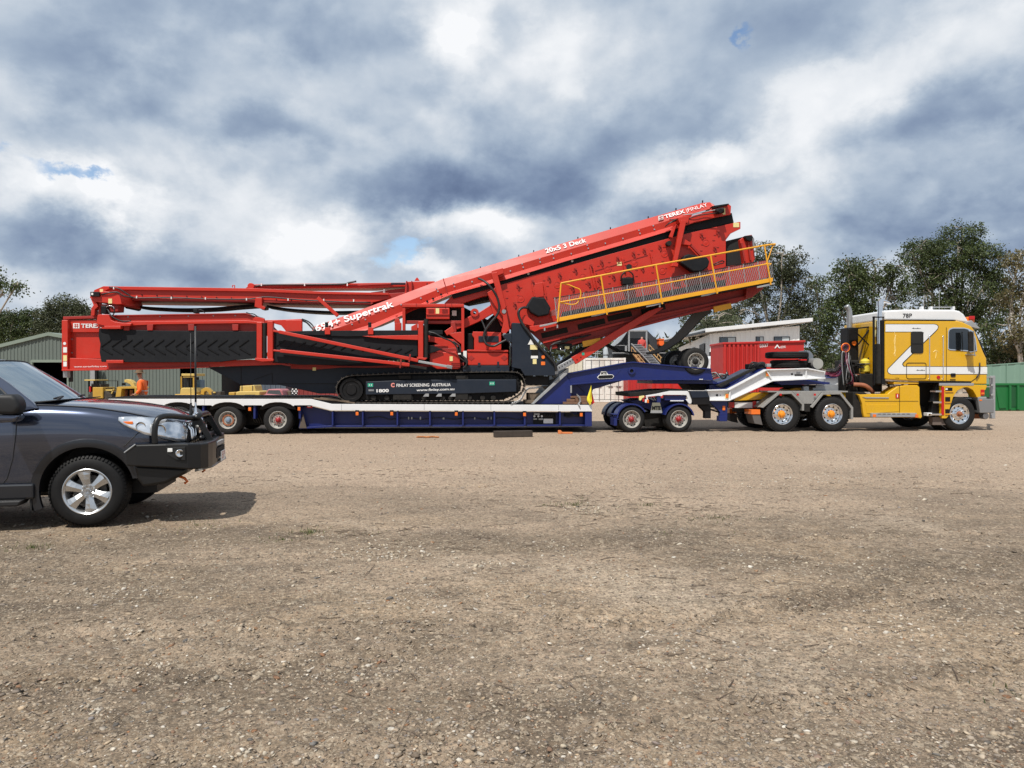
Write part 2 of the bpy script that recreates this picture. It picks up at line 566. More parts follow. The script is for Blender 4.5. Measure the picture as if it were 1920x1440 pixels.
def build_ground():
    ys = np.concatenate([[-2500, -200, -20, 0], np.geomspace(1.5, 26, 330), [32, 42, 60, 90, 150, 300, 700, 1500, 2600]])
    t = np.linspace(-1, 1, 380)
    half = np.where((ys > 1) & (ys < 30), .72 * ys + 2.0, 22.0)
    X = np.concatenate([np.full((len(ys), 1), -2500.0), t[None, :] * half[:, None], np.full((len(ys), 1), 2500.0)], axis=1)
    Y = np.repeat(ys[:, None], X.shape[1], axis=1)
    Z = ground_h(X, Y); Z[:, 0] = 0; Z[:, -1] = 0
    nr, nc = X.shape
    v = np.stack([X, Y, Z], -1).reshape(-1, 3)
    i = np.arange(nr - 1)[:, None] * nc + np.arange(nc - 1)[None, :]
    f = np.stack([i, i + 1, i + nc + 1, i + nc], -1).reshape(-1, 4)
    me = np_mesh('ground', v, f)
    me.shade_smooth()
    m = bpy.data.materials.new('gravel_yard'); m.use_nodes = True
    nt = m.node_tree; N, L = nt.nodes, nt.links; b = N['Principled BSDF']
    b.inputs['Roughness'].default_value = .92; b.inputs['Specular IOR Level'].default_value = .25
    tc = N.new('ShaderNodeTexCoord')

    def noi(sc, det=6, ro=.6, stretch=(1, 1, 1), typ='n', loc=(0, 0, 0)):
        mp = N.new('ShaderNodeMapping'); mp.inputs['Scale'].default_value = stretch; mp.inputs['Location'].default_value = loc
        L.new(tc.outputs['Object'], mp.inputs[0])
        n = N.new('ShaderNodeTexNoise' if typ == 'n' else 'ShaderNodeTexVoronoi')
        n.inputs['Scale'].default_value = sc
        if typ == 'n':
            n.inputs['Detail'].default_value = det; n.inputs['Roughness'].default_value = ro
        L.new(mp.outputs[0], n.inputs['Vector'])
        return n

    def ramp(src, a, c, lo=0, hi=1):
        r = N.new('ShaderNodeMapRange'); r.interpolation_type = 'SMOOTHSTEP'; L.new(src, r.inputs[0])
        r.inputs[1].default_value = a; r.inputs[2].default_value = c; r.inputs[3].default_value = lo; r.inputs[4].default_value = hi
        return r.outputs[0]

    def mix(f, a, c, typ='MIX'):
        x = N.new('ShaderNodeMixRGB'); x.blend_type = typ
        for s, q in zip(x.inputs, (f, a, c)):
            if isinstance(q, tuple): s.default_value = (*q, 1)
            elif isinstance(q, float): s.default_value = q
            else: L.new(q, s)
        return x.outputs[0]
    big = noi(.22, 5, .6, (.6, 1.3, 1)).outputs['Fac']
    mid = noi(1.1, 6, .62, (.7, 1.2, 1), loc=(5, 2, 0)).outputs['Fac']
    pink = noi(.5, 5, .6, (.8, 1.3, 1), loc=(9, 4, 0)).outputs['Fac']
    c = mix(ramp(big, .42, .58), (.185, .141, .099), (.335, .256, .184))
    c = mix(ramp(pink, .50, .66, 0, .55), c, (.36, .265, .175))
    c = mix(ramp(mid, .50, .64, 0, .7), c, (.112, .085, .062))
    worn = noi(.42, 7, .62, (1.1, .8, 1), loc=(21, 13, 0)).outputs['Fac']
    c = mix(ramp(worn, .55, .68, 0, .75), c, (.42, .338, .255))
    clod = noi(5.5, 7, .68, (.8, 1.1, 1), loc=(2, 8, 0)).outputs['Fac']
    c = mix(1.0, c, mix(ramp(clod, .36, .62), (.76, .75, .73), (1.13, 1.12, 1.11)), 'MULTIPLY')
    # the yard is paler and dustier towards the trucks, where it is driven on
    sp = N.new('ShaderNodeSeparateXYZ'); L.new(tc.outputs['Object'], sp.inputs[0])
    wob = N.new('ShaderNodeMath'); wob.operation = 'MULTIPLY_ADD'; L.new(big, wob.inputs[0]); wob.inputs[1].default_value = 9; L.new(sp.outputs[1], wob.inputs[2])
    c = mix(ramp(wob.outputs[0], 10, 19, 0, .8), c, (.43, .322, .236))
    # fine grit: every grain a colour of its own
    vo = noi(95, typ='v'); sepc = N.new('ShaderNodeSeparateColor'); L.new(vo.outputs['Color'], sepc.inputs[0])
    c = mix(ramp(sepc.outputs[0], .78, .98, 0, .65), c, (.40, .335, .25))
    c = mix(ramp(sepc.outputs[1], .72, .98, 0, .7), c, (.075, .06, .048))
    vo2 = noi(34, typ='v', loc=(3, 1, 0)); sep2 = N.new('ShaderNodeSeparateColor'); L.new(vo2.outputs['Color'], sep2.inputs[0])
    c = mix(ramp(sep2.outputs[0], .86, .97, 0, .6), c, (.38, .315, .235))
    c = mix(ramp(sep2.outputs[1], .84, .97, 0, .55), c, (.10, .08, .06))
    fine = noi(26, 8, .75).outputs['Fac']
    c = mix(1.0, c, mix(ramp(fine, .3, .7), (.62, .62, .62), (1.28, 1.28, 1.28)), 'MULTIPLY')
    L.new(c, b.inputs['Base Color'])
    bp = N.new('ShaderNodeBump'); bp.inputs['Strength'].default_value = .9; bp.inputs['Distance'].default_value = .012
    ad = N.new('ShaderNodeMath'); ad.operation = 'MULTIPLY_ADD'; L.new(vo.outputs['Distance'], ad.inputs[0]); ad.inputs[1].default_value = -.5; L.new(fine, ad.inputs[2])
    ad2 = N.new('ShaderNodeMath'); ad2.operation = 'MULTIPLY_ADD'; L.new(vo2.outputs['Distance'], ad2.inputs[0]); ad2.inputs[1].default_value = -.6; L.new(ad.outputs[0], ad2.inputs[2])
    L.new(ad2.outputs[0], bp.inputs['Height']); L.new(bp.outputs[0], b.inputs['Normal'])
    me.materials.append(m)
    o = link('ground', me); tag(o, kind='structure')


def np_mesh(name, v, f):
    me = bpy.data.meshes.new(name)
    v = np.asarray(v, dtype=np.float32); f = np.asarray(f, dtype=np.int32)
    k = f.shape[1]
    me.vertices.add(len(v)); me.vertices.foreach_set('co', v.ravel())
    me.loops.add(f.size); me.loops.foreach_set('vertex_index', f.ravel())
    me.polygons.add(len(f)); me.polygons.foreach_set('loop_start', np.arange(0, f.size, k, dtype=np.int32))
    me.update(calc_edges=True); me.validate()
    return me


def island_mat(name, cols, rough=.85, bumpy=True, trans=0.0):
    """one colour drawn for each loose piece of the mesh"""
    m = bpy.data.materials.new(name); m.use_nodes = True
    nt = m.node_tree; N, L = nt.nodes, nt.links; b = N['Principled BSDF']
    b.inputs['Roughness'].default_value = rough; b.inputs['Specular IOR Level'].default_value = .3
    g = N.new('ShaderNodeNewGeometry'); cr = N.new('ShaderNodeValToRGB'); L.new(g.outputs['Random Per Island'], cr.inputs[0])
    e = cr.color_ramp.elements
    while len(e) < len(cols): e.new(.5)
    for i, c in enumerate(cols):
        e[i].position = i / (len(cols) - 1); e[i].color = (*c, 1)
    tc = N.new('ShaderNodeTexCoord'); no = N.new('ShaderNodeTexNoise'); no.inputs['Scale'].default_value = .35 if trans else 30; no.inputs['Detail'].default_value = 4
    L.new(tc.outputs['Object'], no.inputs['Vector'])
    mr = N.new('ShaderNodeMapRange'); L.new(no.outputs['Fac'], mr.inputs[0]); mr.inputs[1].default_value = .3; mr.inputs[2].default_value = .7; mr.inputs[3].default_value = .65; mr.inputs[4].default_value = 1.35
    hs = N.new('ShaderNodeHueSaturation'); L.new(cr.outputs[0], hs.inputs['Color']); L.new(mr.outputs[0], hs.inputs['Value'])
    L.new(hs.outputs[0], b.inputs['Base Color'])
    if trans:
        out = N['Material Output']; tl = N.new('ShaderNodeBsdfTranslucent'); L.new(hs.outputs[0], tl.inputs[0])
        mx = N.new('ShaderNodeMixShader'); mx.inputs[0].default_value = trans; L.new(b.outputs[0], mx.inputs[1]); L.new(tl.outputs[0], mx.inputs[2]); L.new(mx.outputs[0], out.inputs[0])
    return m


ICO_V = None


def ico():
    t = (1 + 5 ** .5) / 2
    v = np.array([(-1, t, 0), (1, t, 0), (-1, -t, 0), (1, -t, 0), (0, -1, t), (0, 1, t), (0, -1, -t), (0, 1, -t), (t, 0, -1), (t, 0, 1), (-t, 0, -1), (-t, 0, 1)]) / math.sqrt(1 + t * t)
    f = np.array([(0, 11, 5), (0, 5, 1), (0, 1, 7), (0, 7, 10), (0, 10, 11), (1, 5, 9), (5, 11, 4), (11, 10, 2), (10, 7, 6), (7, 1, 8), (3, 9, 4), (3, 4, 2), (3, 2, 6), (3, 6, 8), (3, 8, 9), (4, 9, 5), (2, 4, 11), (6, 2, 10), (8, 6, 7), (9, 8, 1)])
    return v, f


def scatter_stones(name, x, y, size, m, flat=.42, label=None):
    v, f = ico(); n = len(x)
    sc = np.stack([size * rng.uniform(.7, 1.3, n), size * rng.uniform(.6, 1.1, n), size * rng.uniform(flat * .6, flat * 1.3, n)], -1)
    vv = v[None] * rng.uniform(.55, 1.35, (n, 12, 1)) * sc[:, None, :]
    a = rng.uniform(0, 6.28, n); ca, sa = np.cos(a)[:, None], np.sin(a)[:, None]
    tilt = rng.normal(0, .25, n)[:, None]
    X = vv[..., 0] * ca - vv[..., 1] * sa; Y = vv[..., 0] * sa + vv[..., 1] * ca
    Z = vv[..., 2] + X * np.sin(tilt)
    z = ground_h(x, y) + size * flat * .15
    V = np.stack([X + x[:, None], Y + y[:, None], Z + z[:, None]], -1).reshape(-1, 3)
    Fc = (f[None] + (np.arange(n) * 12)[:, None, None]).reshape(-1, 3)
    me = np_mesh(name, V, Fc); me.materials.append(m)
    o = link(name, me); tag(o, label, kind='stuff')
    return o


def px_ground(px, py):
    """image position to ground position"""
    tx = (px - 960) / FPX; ty = (720 - py) / FPX
    dy = math.cos(PITCH) + ty * math.sin(PITCH); dz = -math.sin(PITCH) + ty * math.cos(PITCH)
    t = CAM_H / -dz
    return tx * t, dy * t


def build_gravel():
    def spread_px(n, y0=800, y1=1480, power=1.0):
        px = rng.uniform(-60, 1980, n); py = y0 + (y1 - y0) * rng.uniform(0, 1, n) ** power
        return px_ground(px, py)
    tan = island_mat('tan_stones', [(.13, .10, .075), (.22, .17, .125), (.30, .235, .17), (.20, .16, .12), (.36, .29, .21), (.26, .22, .18), (.15, .12, .095)])
    pale = island_mat('pale_stones', [(.30, .26, .20), (.42, .37, .30), (.36, .30, .22), (.52, .48, .42), (.32, .27, .21), (.38, .28, .18)])
    dark = island_mat('grey_and_rusty_stones', [(.09, .08, .07), (.16, .15, .14), (.24, .12, .06), (.13, .105, .085), (.27, .16, .09), (.18, .17, .17)])
    x, y = spread_px(66000, 806)
    k = fbm(x * 1.3, y * 1.3, 3, 21) + rng.uniform(-.35, .35, len(x)) > -.06
    x, y = x[k], y[k]
    d = np.hypot(x, y)
    s = np.clip(rng.lognormal(math.log(.0048), .5, len(x)), .002, .018) * (1 + d * .07)
    scatter_stones('gravel_stones', x, y, s, tan)
    x, y = spread_px(8000, 822)
    k = fbm(x * 1.0, y * 1.0, 3, 41) + rng.uniform(-.3, .3, len(x)) > -.02
    x, y = x[k], y[k]; d = np.hypot(x, y)
    s = np.clip(rng.lognormal(math.log(.0052), .55, len(x)), .0025, .022) * (1 + d * .045)
    scatter_stones('pale_gravel_stones', x, y, s, pale)
    x, y = spread_px(7000, 830)
    d = np.hypot(x, y)
    s = np.clip(rng.lognormal(math.log(.0052), .5, len(x)), .003, .024) * (1 + d * .03)
    scatter_stones('dark_gravel_stones', x, y, s, dark)
    # heaps of pale rubble where the photograph shows them
    xs, ys, ss = [], [], []
    for (px, py, rx, ry, n, sz) in [(715, 1035, 90, 16, 170, .017), (920, 1062, 60, 8, 60, .014), (1045, 1030, 60, 18, 80, .013), (460, 1173, 45, 8, 50, .013), (330, 960, 60, 14, 60, .012),
                                    (1100, 958, 60, 10, 90, .014), (170, 1335, 30, 10, 34, .011), (310, 1255, 60, 25, 50, .009), (870, 1375, 60, 30, 60, .010), (1490, 900, 180, 14, 260, .013), (250, 1110, 110, 20, 120, .012), (590, 1255, 130, 30, 120, .011), (1260, 1230, 160, 50, 160, .012), (1700, 1180, 130, 60, 150, .012), (740, 1120, 160, 30, 160, .011), (1500, 1060, 170, 26, 170, .012), (260, 1185, 60, 14, 60, .013),
                                    (1640, 880, 140, 20, 160, .012), (640, 1010, 120, 40, 150, .011), (465, 1412, 40, 8, 14, .014), (1150, 1080, 90, 30, 90, .011), (900, 905, 120, 10, 100, .012), (1230, 900, 160, 14, 140, .012)]:
        gx, gy = px_ground(np.clip(rng.normal(px, rx * .6, n), px - 2 * rx, px + 2 * rx), rng.normal(py, ry * .55, n))
        xs.append(gx); ys.append(gy); ss.append(np.clip(rng.lognormal(math.log(sz * .62), .45, n), .004, .04))
    scatter_stones('rubble_stones', np.concatenate(xs), np.concatenate(ys), np.concatenate(ss), pale, .7)
    # sparse weeds
    gm = island_mat('weed_leaf', [(.05, .075, .02), (.09, .11, .035), (.14, .13, .06), (.06, .085, .03)], .8, trans=.25)
    V, Fc = [], []
    for (px, py, r, n, hgt) in [(60, 1028, .10, 60, .05), (570, 998, .10, 60, .04), (580, 1000, .05, 30, .04), (370, 985, .25, 80, .03), (530, 1012, .12, 50, .03), (1075, 948, .09, 80, .05), (1345, 972, .18, 90, .03), (1215, 950, .06, 40, .04),
                                (1300, 975, .2, 50, .02), (830, 882, .2, 50, .02), (1120, 960, .2, 40, .02), (1090, 935, .1, 30, .03), (690, 1000, .3, 50, .02), (1020, 948, .1, 30, .02), (1900, 1300, .1, 30, .03), (1250, 1000, .3, 40, .02)]:
        cx, cy = px_ground(px, py)
        for i in range(n):
            a = random.uniform(0, 6.28); q = abs(random.gauss(0, r)); bx_, by_ = cx + math.cos(a) * q * 1.4, cy + math.sin(a) * q
            z0 = float(ground_h(np.array([bx_]), np.array([by_]))[0]); b = random.uniform(0, 6.28); wd = random.uniform(.002, .005); h = random.uniform(.4, 1) * hgt; ln = random.uniform(.2, .9) * hgt
            dx, dy = math.cos(b), math.sin(b); k = len(V)
            V += [(bx_ - dy * wd, by_ + dx * wd, z0), (bx_ + dy * wd, by_ - dx * wd, z0), (bx_ + dx * ln + dy * wd * .4, by_ + dy * ln, z0 + h), (bx_ + dx * ln - dy * wd * .4, by_ + dy * ln, z0 + h)]
            Fc.append((k, k + 1, k + 2, k + 3))
    me = np_mesh('weeds', V, Fc); me.materials.append(gm); tag(link('weeds', me), kind='stuff')
    # twigs and dead grass stalks
    tw = mat('dead_twig', (.075, .052, .036), .9, var=.4)
    mb = MB(Frame(0, 0, 0))
    spots = [(640, 1000, .5, 40), (1180, 955, .9, 60), (1100, 935, .8, 40), (1250, 960, 1.0, 40), (1650, 905, 1.2, 50), (500, 900, .8, 40), (800, 890, 1.2, 50), (700, 1080, .8, 26), (1350, 1060, .9, 24), (1500, 1180, .7, 14), (1450, 1000, 1.5, 40)]
    for px, py, r, n in spots + [(random.uniform(0, 1920), random.uniform(880, 1400), .6, 5) for _ in range(40)]:
        cx, cy = px_ground(px, py)
        for i in range(n):
            x0, y0 = cx + random.gauss(0, r), cy + random.gauss(0, r * .5)
            if y0 < 2.6: continue
            a = random.gauss(0, .6); ln = random.uniform(.03, .16) * (2.2 if random.random() < .08 else 1)
            pts = []
            for t in (0, .5, 1):
                X_, Y_ = x0 + math.cos(a) * ln * t, y0 + math.sin(a) * ln * t + random.gauss(0, ln * .06)
                pts.append((X_, Y_, float(ground_h(np.array([X_]), np.array([Y_]))[0]) + .004 + random.uniform(0, .008)))
            mb.tube(pts, random.uniform(.0012, .003) * (1 + y0 * .03), 3, caps=False)
    o = obj('twigs', mb, tw, None, recalc=False); tag(o, kind='stuff')


build_ground()
build_gravel()


# ------------------------------------------------------------------ trees
LEAF1 = island_mat('gum_leaf', [(.034, .052, .016), (.060, .082, .026), (.092, .116, .040), (.046, .066, .022), (.026, .038, .014)], .5, trans=.22)
LEAF2 = island_mat('gum_leaf_grey', [(.036, .045, .020), (.058, .068, .031), (.085, .094, .048), (.030, .036, .017)], .5, trans=.2)
LEAF3 = island_mat('gum_leaf_golden', [(.10, .085, .035), (.15, .125, .05), (.085, .085, .035), (.12, .09, .045)], .5, trans=.22)
BARK = mat('gum_bark', (.30, .26, .215), .9, var=.4, vscale=1.5, bump=.3, bscale=6)
BARK2 = mat('pale_gum_bark', (.42, .38, .33), .85, var=.3, vscale=1.2)


def tree(label, d, base_px, blobs, leaf=LEAF1, bark=BARK, dens=1.0, group='gum trees behind the yard', size=.19, name='gum_tree', thr=-.045, trunk_r=.24):
    """blobs: crown masses (px, py, rx, ry) read off the photograph for a tree standing d metres away"""
    fr = Frame(0, d, 0)
    bu = fr.P(base_px, 700)[0]
    t = thing(name, label, 'tree', fr, bu, 0, group)
    cl = []
    tr = MB(fr)
    top = max(fr.P(b[0], b[1] - b[3])[2] for b in blobs)
    fork = (bu + random.uniform(-.3, .3), 0, top * .30)
    tr.tube(smooth_path([Vector((bu, 0, -.1)), Vector((bu + .1, .1, top * .15)), Vector(fork)]), trunk_r, 8, trunk_r * .7)
    for (px, py, rx, ry) in blobs:
        c = fr.P(px, py); R = (rx * d / FPX, (rx + ry) / 2 * d / FPX * .9, ry * d / FPX)
        off_w = random.uniform(-1, 1) * R[0] * .35
        ctr = Vector((c[0], off_w, c[2]))
        mid = (Vector(fork) + ctr) / 2 + Vector((random.uniform(-.4, .4), random.uniform(-.4, .4), .2))
        path = smooth_path([Vector(fork), mid, ctr, ctr + Vector((random.uniform(-.3, .3) * R[0], 0, R[2] * .7))], 4)
        tr.tube(path, trunk_r * .5, 6, .035)
        for k in range(7):
            th = random.uniform(0, 6.28); e = ctr + Vector((math.cos(th) * R[0] * .85, random.uniform(-.6, .6) * R[1], math.sin(th) * R[2] * .85))
            s = path[random.randrange(len(path) // 2, len(path))]
            tr.tube([s, (s + e) / 2 + Vector((0, 0, random.uniform(-.1, .3))), e], .05, 4, .015, caps=False)
        vol = R[0] * R[1] * R[2]
        n = int(dens * 40 * vol ** .72 + 14)
        u = rng.normal(0, 1, (n, 3)); u /= np.linalg.norm(u, axis=1)[:, None]
        rad = rng.uniform(.25, 1.04, n) ** .5
        pts = u * rad[:, None] * np.array(R) * rng.uniform(.85, 1.12, (n, 1)) + np.array(ctr)
        keep = fbm(pts[:, 0] * .9 + 50, pts[:, 2] * .9 + pts[:, 1] * .5, 3, 77) > thr
        cl.append(pts[keep])
    cl = np.concatenate(cl)
    per = 26
    n = len(cl) * per
    cc = np.repeat(cl, per, 0) + rng.normal(0, 1, (n, 3)) * np.array([.25, .25, .17]) * rng.uniform(.6, 1.5, (len(cl), 1)).repeat(per, 0)
    # drooping leaf-shaped faces
    a = rng.uniform(0, 6.28, n); dr = rng.uniform(-1.35, .2, n)
    L1 = np.stack([np.cos(a) * np.cos(dr), np.sin(a) * np.cos(dr), np.sin(dr)], -1)
    q = rng.normal(0, 1, (n, 3)); S1 = np.cross(L1, q); S1 /= np.linalg.norm(S1, axis=1)[:, None]
    ln = (size * rng.uniform(.5, 1.3, n))[:, None]; wd = ln * rng.uniform(.22, .42, n)[:, None]
    V = np.stack([cc, cc + L1 * ln * .5 + S1 * wd, cc + L1 * ln, cc + L1 * ln * .5 - S1 * wd], 1).reshape(-1, 3) - np.array([bu, 0, 0])
    Fc = (np.arange(n) * 4)[:, None] + np.arange(4)[None]
    me = np_mesh('crown', V, Fc); me.materials.append(leaf); link('crown', me, t)
    obj('trunk', tr, bark, t, smooth='full', recalc=False)
    return t


tree('tall dark gum with the highest crown, right of the yellow cab roof', 74, 1800, [(1808, 440, 42, 26), (1790, 480, 62, 30), (1835, 490, 55, 34), (1780, 520, 55, 34), (1830, 545, 62, 38), (1790, 575, 60, 34), (1850, 590, 50, 36), (1770, 600, 40, 30), (1735, 470, 42, 28), (1712, 488, 24, 20), (1745, 530, 30, 26), (1875, 530, 28, 26)], dens=1.2)
tree('thin gum with an open crown standing just left of the highest tree', 80, 1742, [(1742, 462, 30, 16), (1722, 500, 34, 20), (1750, 520, 26, 22), (1735, 560, 34, 26), (1720, 590, 26, 22)], dens=.7, thr=-.02)
tree('broad green gum rising directly behind the exhaust stacks of the yellow truck', 70, 1630, [(1595, 498, 28, 20), (1588, 530, 42, 30), (1640, 510, 44, 26), (1680, 515, 34, 26), (1620, 555, 62, 40), (1670, 560, 50, 40), (1580, 590, 50, 40), (1640, 600, 60, 34), (1565, 640, 40, 34), (1690, 600, 30, 30)], dens=1.15)
tree('dark wide gum behind the tip of the red screening box and the white building', 72, 1455, [(1420, 470, 34, 22), (1462, 490, 46, 28), (1440, 530, 60, 36), (1490, 530, 38, 36), (1420, 580, 70, 36), (1480, 580, 54, 36), (1380, 600, 60, 28), (1500, 620, 36, 30), (1350, 615, 60, 22)], leaf=LEAF2, dens=1.25)
tree('small loose gum filling the gap between the white building and the truck', 78, 1540, [(1530, 540, 22, 26), (1545, 580, 30, 30), (1525, 630, 30, 28), (1550, 665, 34, 24), (1500, 660, 26, 24)], dens=.8, thr=-.04)
tree('low gum with hanging foliage beside the left end of the white building', 66, 1310, [(1300, 600, 26, 16), (1325, 618, 34, 16), (1290, 625, 16, 10), (1345, 600, 40, 16)], leaf=LEAF2, dens=.9)
tree('golden tinged gum at the right edge of the photo', 60, 1915, [(1905, 490, 30, 24), (1925, 520, 36, 30), (1900, 560, 30, 24), (1930, 570, 40, 34), (1890, 620, 36, 30), (1930, 640, 40, 36)], leaf=LEAF3, bark=BARK2, dens=.9, thr=-.03)
tree('short bushy gum above the green wall beside the truck front', 64, 1880, [(1860, 650, 28, 26), (1890, 665, 34, 24), (1925, 670, 34, 28), (1850, 620, 22, 20), (1870, 690, 40, 20)], dens=1.0)
tree('rounded dark tree behind the rear corner of the red machine', 82, 130, [(128, 578, 44, 24), (110, 600, 46, 28), (160, 600, 40, 30), (140, 625, 60, 28), (95, 625, 30, 24)], leaf=LEAF2, dens=1.3, thr=-.2)
tree('low dark tree behind the green shed roof at the left edge', 84, 40, [(30, 610, 50, 26), (70, 598, 34, 20), (-10, 620, 50, 26), (50, 640, 60, 22), (20, 590, 22, 12)], dens=1.2, thr=-.15)
tree('nearer gum reaching a single leafy bough in from beyond the left edge', 42, -60, [(28, 538, 13, 6), (4, 550, 9, 7), (-14, 520, 12, 22), (-110, 550, 50, 50)], dens=1.2, size=.14, trunk_r=.10)
# lower growth behind everything on the right
for i, (bx_, lab, bl) in enumerate([
    (1600, 'distant low thicket between the exhaust stacks and the white building', [(1570, 690, 60, 24), (1620, 680, 60, 30), (1500, 690, 50, 24)]),
    (1720, 'distant low thicket hidden mostly by the yellow cab', [(1700, 670, 60, 36), (1770, 660, 60, 40)])]):
    tree(lab, 95, bx_, bl, dens=1.0, group='thickets at the back of the yard', name='thicket')


# ------------------------------------------------------------------ buildings behind
def corr(mb, u0, u1, zb, zt, w, pitch=.2, dep=.03, zt1=None):
    """corrugated sheet from u0 to u1 in the frame plane w, top height may slope from zt to zt1"""
    zt1 = zt if zt1 is None else zt1
    n = max(2, int((u1 - u0) / pitch)); us = []
    for i in range(n):
        a = u0 + (u1 - u0) * i / n; p = (u1 - u0) / n
        us += [(a, 0), (a + p * .5, 0), (a + p * .6, -dep), (a + p * .9, -dep)]
    us.append((u1, 0))
    vs = []
    for u, o in us:
        z = zt + (zt1 - zt) * (u - u0) / (u1 - u0)
        vs += [(u, w + o, zb), (u, w + o, z)]
    k = len(us)
    return mb.add(vs, [(2 * i, 2 * i + 2, 2 * i + 3, 2 * i + 1) for i in range(k - 1)])


SHEDG = mat('grey_green_steel_cladding', (.115, .14, .125), .6, var=.06, vscale=.4, dirt=.2, dirtcol=(.13, .13, .11))
SHEDT = mat('pale_green_roof_edge', (.19, .23, .19), .5, var=.06)
DKIN = mat('interior_shade_black', (.012, .012, .012), .9)  # flat black stands in for the shade inside openings and recesses
REDCL = mat('oxide_red_cladding', (.22, .030, .028), .6, var=.12, vscale=.6, dirt=.2, dirtcol=(.1, .04, .03))
WCLAD = mat('white_cladding', (.82, .83, .82), .55, var=.04, vscale=.5)
DKWIN = mat('dark_window_frame', (.02, .02, .022), .4)
WGLASS = glass('window_glass', (.06, .075, .085), .05, .15)


def shed():
    fr = Frame(0, 50, 0)
    P = fr.P
    uL, uR = P(-200, 700)[0], P(416, 700)[0]; uA = P(93, 700)[0]
    zA = P(93, 628)[2]; zE = P(0, 651)[2]; sl = (zA - zE) / (uA - P(0, 700)[0])
    zL = zA - sl * (uA - uL); zR = P(416, 687)[2]; slR = (zA - zR) / (uR - uA)
    t = thing('green_shed', 'long grey green corrugated steel shed with dark openings behind the red machine', 'shed', fr, uA, 0)
    o0, o1 = P(60, 700)[0], P(128, 700)[0]; zo = P(60, 676)[2]
    d0, d1 = P(338, 700)[0], P(366, 700)[0]
    H = lambda u: zA - (sl if u < uA else slR) * abs(u - uA)
    segs = [(uL, o0, 0), (o0, uA, zo), (uA, o1, zo), (o1, d0, 0), (d1, uR, 0)]
    for a, b, zb in segs:
        mb = MB(fr); corr(mb, a, b, zb, H(a), 0, .22, .035, H(b)); obj('wall_panel', mb, SHEDG, t, recalc=False)
    mb = MB(fr); corr(mb, d0, d1, 2.3, H(d0), 0, .22, .035, H(d1)); obj('wall_panel', mb, SHEDG, t, recalc=False)
    mb = MB(fr)
    for a, b in ((uL - .3, uA), (uA, uR + .3)):
        za, zb = H(a), H(b)
        mb.prism([(a, za - .05), (b, zb - .05), (b, zb + .17), (a, za + .17)], -.16, 24)
    obj('roof', mb, SHEDT, t)
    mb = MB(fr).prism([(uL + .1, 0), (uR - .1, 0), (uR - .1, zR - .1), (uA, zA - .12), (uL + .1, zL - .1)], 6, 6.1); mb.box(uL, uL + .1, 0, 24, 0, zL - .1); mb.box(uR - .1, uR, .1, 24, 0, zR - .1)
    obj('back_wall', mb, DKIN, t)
    mb = MB(fr)
    for u in (o0, o1): mb.box(u - .06, u + .06, -.06, .1, 0, zo)
    mb.box(o0, o1, -.07, .1, zo - .12, zo + .05)
    obj('door_frame', mb, SHEDT, t)
    # posts and downpipe
    mb = MB(fr).box(P(177, 700)[0], P(186, 700)[0], -.5, -.3, 0, 2.5); obj('column', mb, GALV, t)
    mb = MB(fr).box(P(187, 700)[0], P(191, 700)[0], -.6, -.4, 0, 2.6); obj('column', mb, BLACK, t)


shed()


def red_shed():
    fr = Frame(0, 54, 0); P = fr.P
    a, b = P(414, 700)[0], P(668, 700)[0]
    t = thing('red_shed', 'low oxide red clad shed glimpsed beneath the grey chassis of the machine', 'shed', fr, (a + b) / 2, 0)
    mb = MB(fr); corr(mb, a, b, 0, 2.6, 0, .3, .05); obj('wall', mb, REDCL, t, recalc=False)
    mb = MB(fr).box(a, b, .02, 5, 2.58, 2.75); obj('roof', mb, SHEDG, t)
    fr2 = Frame(0, 52, 0); P = fr2.P
    a, b = P(476, 700)[0], P(535, 700)[0]
    t = thing('grey_tank', 'slate grey rectangular tank behind the old pink red utility', 'tank', fr2, (a + b) / 2, 0)
    mb = MB(fr2).box(a, b, 0, 1.4, 0, 1.35); obj('body', mb, mat('tank_grey_blue', (.07, .09, .12), .6), t, .03)
    mb = MB(fr2)
    for i in range(7): mb.box(a + (b - a) * i / 6 - .03, a + (b - a) * i / 6 + .03, -.05, -.002, .05, 1.3)
    obj('ribs', mb, mat('tank_rib_grey', (.10, .12, .15), .6), t, .005)


red_shed()


